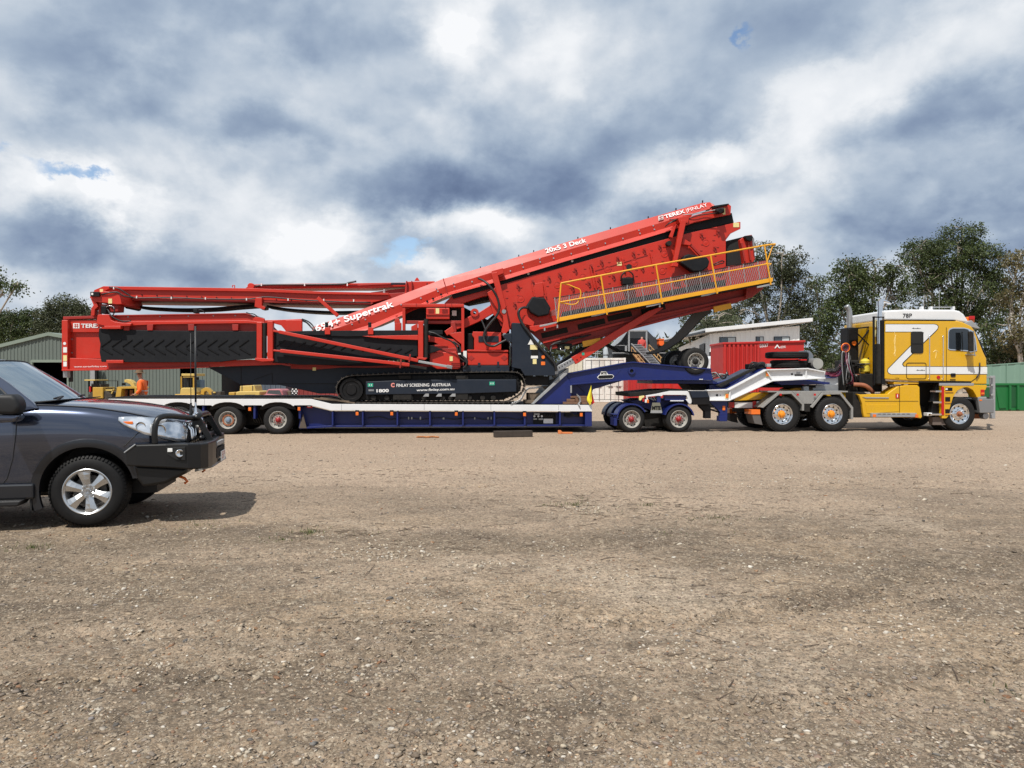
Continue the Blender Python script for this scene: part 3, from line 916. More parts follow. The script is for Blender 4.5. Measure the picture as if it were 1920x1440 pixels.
def container(label, d, x0, x1, ztop, m, zb=0.0, doors=False, depth=6.0, deg=0.0, pitch=.28, name='shipping_container', group=None):
    fr = Frame(0, d, deg); P = fr.P
    a, b = P(x0, 700)[0], P(x1, 700)[0]
    t = thing(name, label, 'container', fr, (a + b) / 2, 0, group)
    mb = MB(fr); corr(mb, a + .1, b - .1, zb + .16, ztop - .14, 0, pitch, .04) if not doors else None
    if not doors: obj('side_wall', mb, m, t, recalc=False)
    mb = MB(fr)
    for u in (a, b - .12):
        for w in (-.06, depth - .14): obj('corner_post', MB(fr).box(u, u + .12, w, w + .14, zb, ztop), m, t, .01)
    for z in (ztop - .15, zb + .01): obj('end_rail', MB(fr).box(a + .12, b - .12, -.05, .08, z, z + .14), m, t, .01)
    mb = MB(fr).box(a + .02, b - .02, .1, depth - .02, ztop - .06, ztop - .02); mb.box(a + .02, a + .06, .09, depth - .15, zb + .05, ztop - .06); mb.box(b - .06, b - .02, .09, depth - .15, zb + .05, ztop - .06); mb.box(a + .07, b - .07, depth - .1, depth - .05, zb + .05, ztop - .06)
    obj('shell', mb, m, t)
    if doors:
        c = (a + b) / 2
        for s0, s1 in ((a + .13, c - .01), (c + .01, b - .13)):
            mb = MB(fr).box(s0, s1, -.02, .04, zb + .18, ztop - .16)
            for k in range(1, 5): z = zb + .18 + (ztop - zb - .34) * k / 5; mb.box(s0 + .08, s1 - .08, -.035, -.022, z - .17, z + .17)
            dr = obj('door', mb, m, t, .01)
            for q in (.3, .72):
                u = s0 + (s1 - s0) * q; mb = MB(fr).tube([(u, -.07, zb + .12), (u, -.07, ztop - .1)], .022, 6); mb.box(u - .14, u + .14, -.09, -.05, zb + 1.0, zb + 1.05)
                obj('lock_rod', mb, STEEL, dr, smooth=True)
    return t


WCON = mat('dirty_white_container', (.70, .69, .65), .6, var=.1, vscale=1.0, dirt=.6, dirtcol=(.22, .12, .06), streak=1)
WCON2 = mat('cream_container', (.56, .53, .44), .6, var=.08, vscale=1.0, dirt=.3, dirtcol=(.3, .2, .1))
GCON = mat('grey_container', (.33, .36, .39), .6, var=.08, dirt=.2)
RCON = mat('red_container', (.42, .018, .018), .55, var=.15, vscale=.8, dirt=.4, dirtcol=(.2, .06, .04), streak=1)
container('rusty white shipping container with closed doors behind the blue gooseneck', 49, 1094, 1173, 2.83, WCON, doors=True)
container('cream ribbed container end on beside the rusty white container', 49.6, 1062, 1092, 2.75, WCON2, pitch=.2)
container('grey ribbed container behind the white one below the conveyor stair', 55, 1150, 1196, 3.0, GCON, pitch=.3)
container('dark red container seen under the blue gooseneck arm', 47, 1177, 1222, 2.0, RCON, pitch=.2, depth=3)


def bright_bin():
    fr = Frame(0, 44, 0); P = fr.P
    a, b = P(1222, 700)[0], P(1283, 700)[0]; z1 = P(1222, 716)[2]; z0 = 0
    t = thing('skip_bin', 'bright red low skip bin with a yellow marker seen behind the blue mudguards', 'skip bin', fr, (a + b) / 2, 0)
    mb = MB(fr).prism([(a, .2), (b - .3, .2), (b, z1), (a, z1)], 0, 2.2); obj('body', mb, mat('skip_red', (.5, .012, .012), .5, dirt=.2), t, .02)
    mb = MB(fr).box(a - .05, b + .02, -.05, .03, z1 - .02, z1 + .07); obj('rim', mb, RED, t, .01)
    for k in range(4):
        u = a + .1 + (b - a - .4) * k / 3; mb = MB(fr).box(u, u + .07, -.06, -.002, .25, z1 - .03); obj('rib', mb, RED, t, .005)
    fr = Frame(0, 43.7, 0)
    t = MB(fr).pp([(1283, 736), (1283, 722), (1287, 722), (1290, 736)], 0, .1)
    lone('marker_plate', t, STICK, 'small yellow marker plate at the end of the bright red bin', 'marker', bev=.005)


bright_bin()


def big_skip():
    """tall red ribbed hook bin with its number"""
    fr = Frame(0, 36, 0); P = fr.P
    t = thing('hook_bin', 'tall ribbed red hook bin numbered 0337 behind the white gooseneck', 'skip bin', fr, P(1430, 700)[0], 0)
    rm = mat('hook_bin_red', (.44, .015, .012), .5, var=.12, vscale=1.0, dirt=.35, dirtcol=(.30, .05, .04), streak=1)
    a, m_, b = P(1357, 700)[0], P(1422, 700)[0], P(1509, 700)[0]; zt = P(1357, 645)[2]; zt2 = P(1509, 641)[2]
    mb = MB(fr).prism([(a, .35), (b, .35), (b, zt2), (a, zt)], .1, 2.4); obj('body', mb, rm, t, .02)
    mb = MB(fr).prism([(a - .04, zt - .02), (b + .04, zt2 - .02), (b + .04, zt2 + .08), (a - .04, zt + .08)], .02, 2.45); obj('top_rim', mb, rm, t, .02)
    for k in range(8):
        u = a + (m_ - a) * (k + .35) / 8; mb = MB(fr).box(u - .05, u + .05, .0, .098, .4, zt - .03); obj('rib', mb, rm, t, .02)
    mb = MB(fr).box(m_, b, .02, .097, 1.95, 2.05); obj('rib', mb, rm, t, .01)
    mb = MB(fr).box(m_ - .06, m_ + .06, -.02, .09, .4, zt - .03); obj('rib', mb, rm, t, .02)
    text('number_lettering', t, DECAL, '0337', fr, (1424, 651.5), (1441, 650), 6, .088)
    text('logo_lettering', t, DECAL, 'AZONE', fr, (1463, 653), (1473, 652), 4, .088)
    polys('logo_mark', t, DECAL, [([(1452, 653), (1457.5, 645.5), (1463, 653), (1460.5, 653), (1457.5, 649), (1454.5, 653)], .07, .09)], 0, fr)
    mb = MB(fr).box(a + .2, b - .2, .3, .5, .1, .35); mb.box(a + .2, b - .2, 1.9, 2.1, .1, .35); obj('runner', mb, DARK, t, .01)
    mb = MB(fr)
    for u in (a + .4, b - .4):
        for w in (.4, 2.0): mb.disc((u, w - .08, .12), (0, 1, 0), .12, .16, 12)
    obj('roller', mb, DARK, t)


big_skip()


def white_building():
    fr = Frame(0, 58, 0); P = fr.P
    t = thing('office_building', 'raised white clad office with a sloping roof and dark windows behind the red bin', 'building', fr, P(1390, 700)[0], 0)
    a, b = P(1331, 700)[0], P(1499, 700)[0]
    zl, zr = P(1331, 626)[2], P(1499, 611)[2]
    wins = [(1349, 632, 1380, 658), (1417, 631, 1432, 656), (1451, 631, 1481, 656)]
    mb = MB(fr); corr(mb, a, b, 0, zl, 0, .35, .02, zr); obj('wall', mb, WCLAD, t, recalc=False)
    # left wing wall running back
    fl = MB(fr)
    c = P(1270, 700)[0]
    fl.add([(a, .0, 0), (a, .0, zl), (a + .7, 14, zl - .5), (a + .7, 14, 0)], [(0, 1, 2, 3)])
    obj('wall', fl, WCLAD, t)
    mb = MB(fr).add([(b, 0, 0), (b, 0, zr), (b, 9, zr), (b, 9, 0)], [(0, 1, 2, 3)]); obj('wall', mb, WCLAD, t)
    mb = MB(fr); x0, x1 = P(1318, 700)[0], P(1517, 700)[0]; z0, z1 = P(1318, 624)[2], P(1517, 604)[2]
    mb.prism([(x0, z0), (x1, z1), (x1, z1 + .28), (x0, z0 + .28)], -.7, 14.5); obj('roof', mb, WHITE, t, .02)
    obj('gutter', MB(fr).box(x0 - .12, x0 - .01, -.7, 14.4, z0 - .05, z0 + .12), DKWIN, t)
    for x0, y0, x1, y1 in wins:
        f = boxp('window', t, DKWIN, x0, y0, x1, y1, -.06, -.025, 0, fr)
        n = 2 if x1 - x0 > 20 else 2
        for k in range(n):
            xa = x0 + 1 + (x1 - x0 - 2) * k / n; xb = x0 + 1 + (x1 - x0 - 2) * (k + 1) / n
            boxp('pane', f, mat('pale_blind', (.45, .5, .52), .3) if k == n - 1 and n else WGLASS, xa + .5, y0 + 1.3, xb - .5, y1 - 1.3, -.075, -.063, 0, fr)
    # windows of the receding wall
    for q0, q1 in ((.12, .28), (.42, .55), (.62, .70), (.8, .92)):
        mb = MB(fr); U = lambda q: a + .7 * q; Wd = lambda q: 14 * q; nx = Vector((-1, .05, 0)) * .05
        zc = lambda q: zl - .5 * q
        for off, e in ((1, 0), (1.5, .06)):
            vs = []
            for q in (q0 + e * .15, q1 - e * .15):
                for z in (zc(q) - 1.75 + e, zc(q) - .55 - e): vs.append((U(q) + nx.x * off, Wd(q) + nx.y * off, z))
            mb.add(vs, [(0, 1, 3, 2)])
        obj('window', mb, DKWIN, t)
    mb = MB(fr).box(P(1426, 700)[0], P(1429, 700)[0], 2, 2.1, zr - .2, zr + .6); obj('vent_pipe', mb, GALV, t)


white_building()


def white_truck():
    fr = Frame(0, 40, 0); P = fr.P
    t = thing('white_truck', 'parked white truck cab half hidden behind the red bin and spare wheels', 'truck', fr, P(1345, 700)[0], 0)
    poly('cab', t, WHITE, [(1330, 702), (1330, 690), (1333, 672), (1337, 667), (1362, 666), (1362, 702)], 0, 2.2, .06, fr)
    poly('side_window', t, WGLASS, [(1332, 685), (1335, 673), (1337.5, 673), (1336.5, 690), (1332, 692)], -.02, -.004, 0, fr)
    boxp('grille', t, BLACK, 1345, 658, 1357, 666.5, .3, 2.0, .02, fr)
    boxp('door_handle', t, BLACK, 1341, 682, 1343, 692, -.03, -.003, 0, fr)
    boxp('chassis', t, DARK, 1328, 702, 1420, 712, .3, 1.9, .02, fr)
    for x in (1340, 1400):
        u = P(x, 700)[0]; obj('wheel', MB(fr).lathe((u, .1, .5), (0, 1, 0), [(0, .25), (0, .45), (.06, .5), (.25, .5), (.3, .3)], 20), TYRE, t)


white_truck()


def screen_shelter():
    """steel portal with a dome roof and an open conveyor stair"""
    fr = Frame(0, 53, 0); P = fr.P
    t = thing('dome_shelter', 'dark dome shelter with a grey steel portal above the white containers', 'shelter', fr, P(1197, 700)[0], 0)
    dk = mat('shelter_fabric_dark', (.03, .034, .04), .8); lt = mat('shelter_fabric_grey', (.30, .33, .36), .6, var=.05)
    poly('fabric_end', t, dk, [(1147, 649), (1165, 640), (1178, 620), (1214, 620), (1226, 632), (1241, 646), (1250, 665), (1150, 665)], .3, 5, 0, fr)
    poly('fabric_roof', t, lt, [(1145, 648), (1150, 643), (1163, 630), (1172, 620.5), (1178, 618.5), (1170, 631), (1160, 643), (1152, 648.5)], -.4, .25, 0, fr)
    boxp('lower_wall', t, dk, 1146, 664, 1255, 700, .8, 4, 0, fr)
    for x in (1178, 1211): boxp('post', t, GALV, x, 620, x + 3, 662, -.25, -.02, 0.01, fr)
    boxp('crossbeam', t, GALV, 1178, 618.5, 1214, 621.5, -.26, -.01, .01, fr)
    boxp('base_rail', t, GALV, 1148, 661, 1256, 662.4, -.3, -.2, 0, fr)
    boxp('base_rail', t, GALV, 1148, 647, 1176, 648, -.3, -.2, 0, fr)
    boxp('base_rail', t, GALV, 1172, 647, 1175.5, 662, -.3, -.2, 0, fr)
    st = mat('orange_primer_stair', (.50, .30, .13), .7, var=.2, dirt=.3)
    fr2 = Frame(0, 51, 0)
    t2 = thing('conveyor_stair', 'grey slatted conveyor with sandy stair rails sloping down from the dome shelter', 'conveyor', fr2, fr2.P(1210, 700)[0], 0)
    barp('side_beam', t2, GALV, (1184, 644), (1222, 684), 2.0, -.1, 0, fr=fr2)
    barp('side_beam', t2, GALV, (1202, 644), (1240, 686), 2.0, .9, 1.0, fr=fr2)
    for k in range(13):
        q = k / 12; x = 1188 + 36 * q; y = 646 + 38 * q
        barp('slat', t2, STEEL, (x, y), (x + 16, y + .8), 1.7, .0, .9, 0, fr2)
    for (x0, y0, x1, y1, dw) in ((1184, 650, 1216, 688, -.5), (1217, 646, 1249, 680, 1.3)):
        barp('stair_rail', t2, st, (x0, y0), (x1, y1), 1.4, dw, dw + .08, 0, fr2); barp('stair_rail', t2, st, (x0, y0 + 9), (x1, y1 + 9), 2.2, dw, dw + .08, 0, fr2)
        for k in range(7): q = k / 6; X_, Y_ = x0 + (x1 - x0) * q, y0 + (y1 - y0) * q; barp('baluster', t2, st, (X_, Y_), (X_, Y_ + 9), .8, dw, dw + .06, 0, fr2)
    poly('stair_side', t2, st, [(1186, 664), (1193, 664), (1208, 682), (1198, 682)], -.4, -.3, 0, fr2)
    fr3 = Frame(0, 53.6, 0)
    t = thing('orange_hopper', 'small orange hopper standing on the deck right of the dome shelter', 'hopper', fr3, fr3.P(1240, 700)[0], 0)
    poly('body', t, mat('hopper_orange', (.75, .12, .015), .5), [(1235.5, 636), (1245, 636), (1245, 645), (1242, 648), (1238, 648), (1235.5, 645)], -1, -.3, .01, fr3)
    boxp('stand', t, BLACK, 1238.5, 648, 1242.5, 700, -.8, -.5, 0, fr3)
    boxp('rim', t, ORANGE, 1234.8, 635, 1245.8, 636.6, -1.05, -.25, 0, fr3)
    # worker in red at the head of the stair
    return fr2


screen_shelter()


def octagon_tank():
    fr = Frame(0, 56, 0); P = fr.P
    t = thing('white_tank', 'grey cylindrical tank standing behind the white containers', 'tank', fr, P(1137, 700)[0], 0)
    c = P(1137, 660); r = (P(1143.5, 660)[0] - P(1131, 660)[0]) / 2
    obj('shell', MB(fr).lathe((c[0], 0, 0), (0, 0, 1), [(0, r), (P(0, 655)[2], r), (P(0, 651)[2], r * .6), (P(0, 650.5)[2], .01)], 14), GCON, t, smooth=True)
    mb = MB(fr)
    for z in (1.2, 2.2, 3.2): mb.lathe((c[0], 0, z), (0, 0, 1), [(0, r + .002), (0, r + .03), (.06, r + .03), (.06, r + .002)], 14)
    obj('band', mb, STEEL, t)
    for (x, y0) in ((1117, 655), (1120.5, 652)):
        fr4 = Frame(0, 56.5, 0); u = fr4.P(x, 700)[0]
        lone('scaffold_pole', MB(fr4).tube([(u, 0, 0), (u, 0, fr4.P(x, y0)[2])], .03, 6).tube([(u - .35, 0, fr4.P(x, y0 + 8)[2]), (u + .35, 0, fr4.P(x, y0 + 8)[2])], .025, 6), GALV, 'thin grey scaffold pole left of the tank, %s' % ('the shorter one' if y0 == 655 else 'the taller one'), 'pole', 'scaffold poles behind the containers')


octagon_tank()


def green_wall():
    fr = Frame(0, 46, 0); P = fr.P
    a, b = P(1835, 700)[0], P(2150, 700)[0]; z0, z1 = P(1835, 687)[2], P(1920, 681)[2]
    sl = (z1 - z0) / (P(1920, 700)[0] - a)
    t = thing('steel_fence', 'tall pale green sheet steel fence at the right behind the green skip', 'fence', fr, (a + b) / 2, 0)
    gm = mat('pale_green_sheet', (.165, .27, .21), .5, var=.06, vscale=.5)
    n = 6
    for k in range(n):
        u0 = a + (b - a) * k / n; u1 = a + (b - a) * (k + 1) / n
        mb = MB(fr); corr(mb, u0 + .03, u1 - .03, .05, z0 + sl * (u0 - a), 0, .6, .02, z0 + sl * (u1 - a)); obj('fence_panel', mb, gm, t, recalc=False)
        mb = MB(fr).box(u0 - .03, u0 + .03, -.05, .06, 0, z0 + sl * (u0 - a) + .03); obj('post', mb, gm, t)
    mb = MB(fr).prism([(a, z0), (b, z0 + sl * (b - a)), (b, z0 + sl * (b - a) + .06), (a, z0 + .06)], -.045, .05); obj('top_rail', mb, gm, t)
    fr = Frame(0, 36.5, 0); P = fr.P
    t = thing('green_skip', 'dark green steel skip bin with sloping ends at the right edge', 'skip bin', fr, P(1915, 700)[0], 0)
    gk = mat('skip_green', (.008, .13, .03), .45, var=.12, vscale=1, dirt=.2, dirtcol=(.02, .07, .03))
    poly('body', t, gk, [(1866, 770), (1867, 721), (1895, 721), (1990, 721), (1985, 770)], 0, 2.2, .02, fr)
    boxp('top_rim', t, gk, 1865, 718.5, 1992, 722.5, -.06, .0, .01, fr)
    for x in (1893, 1908, 1935): boxp('rib', t, gk, x, 723, x + 4, 768, -.12, -.003, .02, fr)
    poly('brace', t, gk, [(1868, 728), (1873, 728), (1887, 765), (1874, 766)], -.05, -.003, .01, fr)
    poly('recess_shade', t, mat('skip_shadow_green', (.006, .07, .02), .6), [(1893, 726), (1905, 726), (1907, 763), (1890, 763)], -.02, -.002, 0, fr)  # darker green plate painting the shade between the ribs


green_wall()


# ------------------------------------------------------------------ the red screening machine
def machine():
    T = thing('screening_machine', 'red tracked screening machine with folded conveyors and yellow handrails on the low loader', 'screening machine', RIG, RIG.P(800, 750)[0], 1.6)
    P = RIG.P
    # ---- rear hopper box
    hb = poly('rear_panel', T, RED, [(126, 623), (480, 623), (480, 672), (126, 672)], .42, .50, .01)
    poly('name_board', T, RED, [(126, 599.5), (300, 600), (300, 623), (126, 623)], .34, .44, .01)
    boxp('corner_post', T, RED, 115.6, 600, 127, 694, .20, .44, .015)
    poly('top_rail', T, RED2, [(118, 593.5), (205, 591), (205, 596), (118, 599)], .3, .5, .008)
    poly('bottom_beam', T, RED, [(127, 671), (190, 673), (392, 677), (470, 674), (545, 679), (545, 683), (392, 688), (300, 691), (127, 694.5)], .26, .46, .012)
    poly('beam_lip', T, RED, [(115.6, 692.5), (300, 690), (392, 687), (392, 689), (300, 692.5), (115.6, 695.5)], .16, .258, .006)
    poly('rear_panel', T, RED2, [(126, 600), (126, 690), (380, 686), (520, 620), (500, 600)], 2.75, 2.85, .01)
    obj('end_panel', MB().pp([(119, 602), (127, 602), (127, 690), (119, 690)], .5, 2.74), RED2, T, .01)
    boxp('leg', T, STEEL, 118, 694.5, 126.5, 708, .25, .42, .01)
    boxp('leg', T, BLACK, 128, 694.5, 131, 716, .6, .8, .01)
    for (x0, y0, x1, y1, m) in ((118.4, 651, 125.4, 661, WSTICK), (118.4, 666, 125.4, 677, STICK), (118.8, 678, 125.2, 687, WSTICK)):
        boxp('sticker', T, m, x0, y0, x1, y1, .193, .199, 0)
    obj('sticker', MB().disc(P(121, 644, .193), (0, 1, 0), .04, .005, 14), DECAL, T)
    boxp('logo_plate', T, DECAL, 137, 606, 149, 615.6, .333, .339, 0)
    for a, b in (((139, 609), (147, 609)), ((139, 612), (147, 612)), ((141, 607), (141, 614.6)), ((145, 607), (145, 614.6))):
        barp('logo_bar', T, RED, a, b, 1.2, .329, .3325, 0)
    text('name_lettering', T, DECAL, 'TEREX', RIG, (152, 614.4), (191, 614.4), 7.4, .333, .03)
    text('web_lettering', T, DECAL, 'www.terexfinlay.com', RIG, (139, 689), (200, 688), 3.0, .25, .01)
    for (x, y) in ((135, 636), (135, 661.5)): obj('bolt', MB().disc(P(x, y, .40), (0, 1, 0), .02, .02, 8), STEEL, T)
    # ---- upper side rail above the belt
    poly('side_rail', T, RED, [(183, 604), (225, 603), (300, 602), (462, 600.5), (496, 604), (496, 607), (462, 606), (300, 608), (183, 613)], -.02, .06, .01)
    poly('side_panel', T, RED, [(205, 592), (223, 591.5), (460, 588), (470, 592), (496, 597), (496, 604), (300, 603), (205, 605)], .12, .18, .008)
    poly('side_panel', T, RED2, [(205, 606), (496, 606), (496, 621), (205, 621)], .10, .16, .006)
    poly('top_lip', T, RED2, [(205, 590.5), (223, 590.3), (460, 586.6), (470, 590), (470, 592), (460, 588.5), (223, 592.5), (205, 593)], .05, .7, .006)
    for x in (237, 281, 358, 441):
        polys('stub_bracket', T, RED2, [([(x - 6, 608), (x + 6, 608), (x + 5, 619.5), (x - 5, 619.5)], -.02, .095)], .006)
    for x in (240, 353, 441, 300, 400): obj('bolt', MB().disc(P(x, 594 - (x - 240) * .012, .10), (0, 1, 0), .018, .02, 8), STEEL, T)
    boxp('black_bracket', T, BLACK, 362, 579, 370, 587, .1, .3, .01)
    hose('small_hose', T, HOSE, [(370, 582, .2), (376, 581, .2), (381, 583, .2), (384, 587, .2)], .012)
    hose('small_hose', T, HOSE, [(462, 586, .2), (468, 588, .15), (476, 589, .2), (484, 594, .2), (494, 597, .2)], .016)
    hose('small_hose', T, HOSE, [(464, 589, .12), (472, 593, .1), (482, 594, .15), (496, 599, .2)], .014)
    # ---- folded chevron belts
    bl = poly('conveyor_belt', T, RUBBER, [(185.5, 616), (229, 618), (300, 620), (481, 621), (481, 672), (440, 675), (412, 678.5), (300, 679.5), (190, 678.5), (186.5, 660), (188, 645), (184.5, 630)], .0, .09, .01)
    up = []; lo = []
    for k in range(15):
        x = 189 + k * 19.9
        for a, b in (((x, 649.5), (x + 18.5, 636.5)), ((x + 1, 652.5), (x + 21, 664))):
            if b[0] < 480:
                q = MB().bar(a, b, 1.7, -.022, .001); obj('belt_cleat', q, BLACK, bl)
    br = poly('conveyor_belt', T, RUBBER, [(511, 622), (590, 620), (650, 624), (783, 626), (783, 667), (760, 672), (700, 678), (585, 684), (511, 680)], .06, .14, .01)
    poly('belt_edge', T, RUBBER, [(590, 620), (830, 619), (830, 627), (783, 627.5), (650, 631), (560, 627)], .02, .055, .006)
    poly('belt_edge', T, RUBBER, [(511, 660), (585, 664), (700, 668), (768, 672), (640, 684), (560, 684), (511, 678)], .0, .055, .006)
    for k in range(13):
        x = 518 + k * 20; y = 648 + k * 1.2
        q = MB().bar((x, y), (x + 15, y - 10 + k * .15), 1.5, .038, .061); obj('belt_cleat', q, BLACK, br)
    poly('belt_tip', T, RUBBER, [(799, 646), (812, 648), (829, 655), (812, 661), (799, 664)], .1, .16, .01)
    # ---- posts and rollers
    for x0, x1, y0, y1, w in ((481, 491, 604, 674, -.07), (501, 511.5, 602, 674, -.07), (784, 793.5, 602, 671, -.07)):
        boxp('upright_post', T, RED, x0, y0, x1, y1, w, .12, .012)
    for x, y0, y1 in ((496, 606, 672), (799, 598, 671)):
        a, b = P(x, y0, .02), P(x, y1, .02); obj('roller', MB().tube([a, b], .062, 14), DARK, T, smooth=True)
    poly('post_foot', T, RED, [(478, 671), (513, 673), (512, 677), (490, 678), (478, 675)], -.1, .1, .008)
    poly('post_foot', T, RED, [(781, 669), (801, 671), (797, 675), (783, 673)], -.1, .1, .008)
    poly('cross_rail', T, RED, [(491, 600), (512, 600), (565, 598), (565, 621), (537, 622), (527, 610), (512, 606), (491, 606)], .14, .24, .01)
    boxp('gusset', T, RED, 535, 600, 566, 622, .08, .2, .01)
    # ---- long folding arms
    barp('folding_arm', T, RED, (523, 622), (784, 676), 6.4, -.20, -.08, .012)
    barp('folding_arm', T, RED, (525, 657.5), (768, 684), 6.4, -.20, -.08, .012)
    for a, b, c, d in (((784, 677.5), (838, 687), 4.6, GALV), ((838, 687), (848, 689), 6.5, STEEL), ((768, 686), (800, 691), 4.6, DARK), ((512, 657), (526, 658), 3.2, RED), ((512, 620), (524, 622), 4, RED)):
        barp('arm_end', T, d, a, b, c, -.18, -.10, .01)
    for x, y, h in ((769, 669, 14), (752, 678, 16)): barp('arm_clamp', T, RED2, (x, y - 5), (x - 2, y + h - 4), 2.6, -.215, -.205, .0)
    poly('tapered_bar', T, RED, [(679, 630), (784, 628), (784, 637.5), (740, 636), (700, 633)], -.03, .05, .008)
    for x in (613, 694):
        boxp('stop_pin', T, BLACK, x - 4, 604, x + 2, 618, .02, .1, .015); boxp('stop_block', T, RED, x - 4, 614, x + 6, 627, -.03, .018, .01)
    # ---- grey chassis body and low red frame
    poly('chassis_body', T, SLATE, [(390, 689), (512, 683), (545, 680), (640, 679), (870, 678), (872, 712), (700, 720), (640, 738), (598, 738), (525, 722), (451, 721)], .55, 2.5, .01)
    boxp('chassis_seam', T, BLACK, 451.5, 686, 452.6, 720, .542, .548, 0); boxp('chassis_seam', T, BLACK, 510, 699, 511, 720, .542, .548, 0)
    barp('chassis_seam', T, BLACK, (476, 712), (510, 700), 1.0, .542, .548, 0)
    boxp('chassis_seam', T, BLACK, 520, 719, 630, 720, .535, .541, 0)
    poly('low_frame', T, RED2, [(545, 681), (640, 686), (700, 686), (870, 680), (870, 686), (700, 690), (640, 689), (592, 693), (545, 691)], .46, .545, .008)
    boxp('sticker', T, STICK, 586, 689, 592.5, 695, .45, .456, 0)
    poly('link_bar', T, RED2, [(508, 676), (545, 684), (545, 687), (505, 680)], .1, .2, .006)
    # ---- second long boom and its pivot head
    RIG.shift = .6
    def boom(label, top, bot, w0, w1, name):
        n = len(top)
        face = top + bot[::-1]
        poly(name, T, RED2, face, w0 + .09, w1, .01)
    bt = [(176, 545), (194, 537), (479, 541), (602, 547), (729, 550)]
    poly('side_boom', T, RED, [(169, 551), (180, 543), (194, 537), (479, 541), (602, 547), (729, 550), (729, 560), (690, 569), (602, 569), (479, 565.5), (225, 562), (190, 560)], .35, 2.0, .01)
    poly('boom_flange', T, RED, [(176, 544), (194, 536.5), (479, 540.6), (602, 546.5), (729, 549), (729, 553), (602, 551.5), (479, 546.5), (225, 543), (205, 541), (192, 548), (178, 550)], .27, .345, .006)
    poly('boom_flange', T, RED2, [(225, 558), (479, 562), (602, 566), (700, 568), (695, 572), (602, 569.5), (479, 566.6), (225, 563)], .29, .345, .006)
    for k in range(17):
        x = 238 + k * 28; y = 552 + k * .95
        obj('bolt', MB().disc(P(x, y, .33), (0, 1, 0), .018, .02, 6), BLACK, T)
    hose('boom_hose', T, HOSE, [(205, 539, .25), (222, 541, .22), (240, 552, .24), (256, 558.5, .25), (320, 558, .25), (385, 560.5, .25), (462, 561, .25), (500, 557, .25), (560, 562, .25), (640, 566, .25), (695, 567, .25)], .022)
    for x, y in ((256, 557), (321, 558.5), (385, 559.5), (462, 561), (540, 561.5), (607, 562.5), (213, 540), (663, 563.5)):
        boxp('hose_clip', T, WSTICK, x - 1, y - 2.2, x + 1, y + 2.2, .20, .228, 0)
    poly('boom_block', T, RED, [(479, 558), (491, 558), (491, 573), (498, 576), (495, 581), (486, 578), (477, 575)], .16, .34, .01)
    poly('boom_block', T, BLACK, [(484, 575), (500, 574), (499, 580), (492, 581)], .2, .5, .01)
    mb = MB().tube([P(436, 539, .4), P(436, 535, .4), P(440, 535, .4), P(440, 540, .4)], .015, 6); obj('lifting_eye', mb, RED, T, smooth=True)
    # slack belt below the boom
    for a, w in (([(233, 570), (265, 576), (310, 579), (350, 580), (400, 578.5), (440, 575), (480, 572)], .8), ([(500, 574), (540, 580), (600, 584.5), (650, 585), (690, 583), (740, 579)], .8)):
        mb = MB()
        q = smooth_path([Vector(P(x, y, w)) for x, y in a], 5)
        top = [(p.x, p.z + .035) for p in q]; bot = [(p.x, p.z - .035) for p in q]
        mb.prism(top + bot[::-1], w + .6, w + 1.3); obj('slack_belt', mb, RUBBER, T)
    poly('slack_belt', T, RUBBER, [(231, 566), (243, 568), (241, 577), (236, 579), (231, 573)], .5, 1.4, .02)
    RIG.shift = 0.0
    # head of the boom: blocks, lamp, bracket
    poly('pivot_block', T, RED, [(171, 550), (196, 546), (222, 549), (226, 560), (228, 570), (218, 571), (200, 568), (178, 566), (168, 558)], .12, 1.6, .012)
    poly('pivot_block', T, RED2, [(188, 570), (222, 572), (221, 584), (200, 585), (190, 580)], .2, .6, .012)
    poly('pivot_strut', T, RED, [(170, 560), (178, 562), (184, 575), (178, 580), (177, 592), (170, 592), (171, 578), (175, 572)], .15, .35, .01)
    boxp('pivot_strut', T, RED, 184, 566, 188.5, 592, .25, .35, .01)
    poly('swing_bracket', T, RED, [(183, 590), (188, 589.5), (203, 589.5), (208, 600), (215, 603), (228, 605), (247, 606), (244, 611), (220, 612), (196, 611), (180, 607)], -.14, -.03, .012)
    boxp('swing_bracket', T, RED, 195, 611, 226, 616.5, -.18, -.02, .01)
    boxp('lower_stop', T, RED, 199, 675, 231, 681, -.08, -.01, .01)
    boxp('lamp_housing', T, BLACK, 169, 547, 186, 556, .04, .12, .01)
    boxp('work_lamp', T, DECAL, 171, 549, 174.5, 553, .03, .038, .0)
    boxp('motor', T, BLACK, 189, 573, 199, 588, .0, .25, .02)
    boxp('sticker', T, STICK, 203, 560, 210, 569, .11, .118, 0); boxp('sticker', T, STICK, 187, 542, 193, 549, .255, .262, 0)
    hose('small_hose', T, HOSE, [(196, 577, .1), (203, 582, .0), (207, 590, -.05), (214, 596, -.06), (228, 602, -.04), (246, 602, .0)], .018)
    hose('small_hose', T, HOSE, [(202, 575, .05), (213, 577, .0), (214, 586, .0), (211, 592, .0)], .016)
    hose('small_hose', T, CHROME, [(199, 576, .0), (204, 573, -.02), (212, 575, -.02), (214, 579, -.02)], .010)
    hose('small_hose', T, HOSE, [(190, 552, .1), (205, 549, .08), (220, 548, .1), (232, 555, .12), (250, 558, .2)], .02)
    # ---- far upper boom
    poly('far_boom', T, RED, [(460, 540), (470, 534), (480, 533), (570, 531.5), (652, 531), (760, 529.5), (760, 537), (700, 540), (620, 540), (480, 541)], 2.1, 2.9, .01)
    poly('far_boom_flange', T, RED2, [(470, 537), (652, 534.5), (735, 531), (735, 533), (652, 537), (470, 540)], 2.04, 2.095, .006)
    boxp('boom_extension', T, SLATE, 733, 530, 760, 534, 2.0, 2.05, .01)
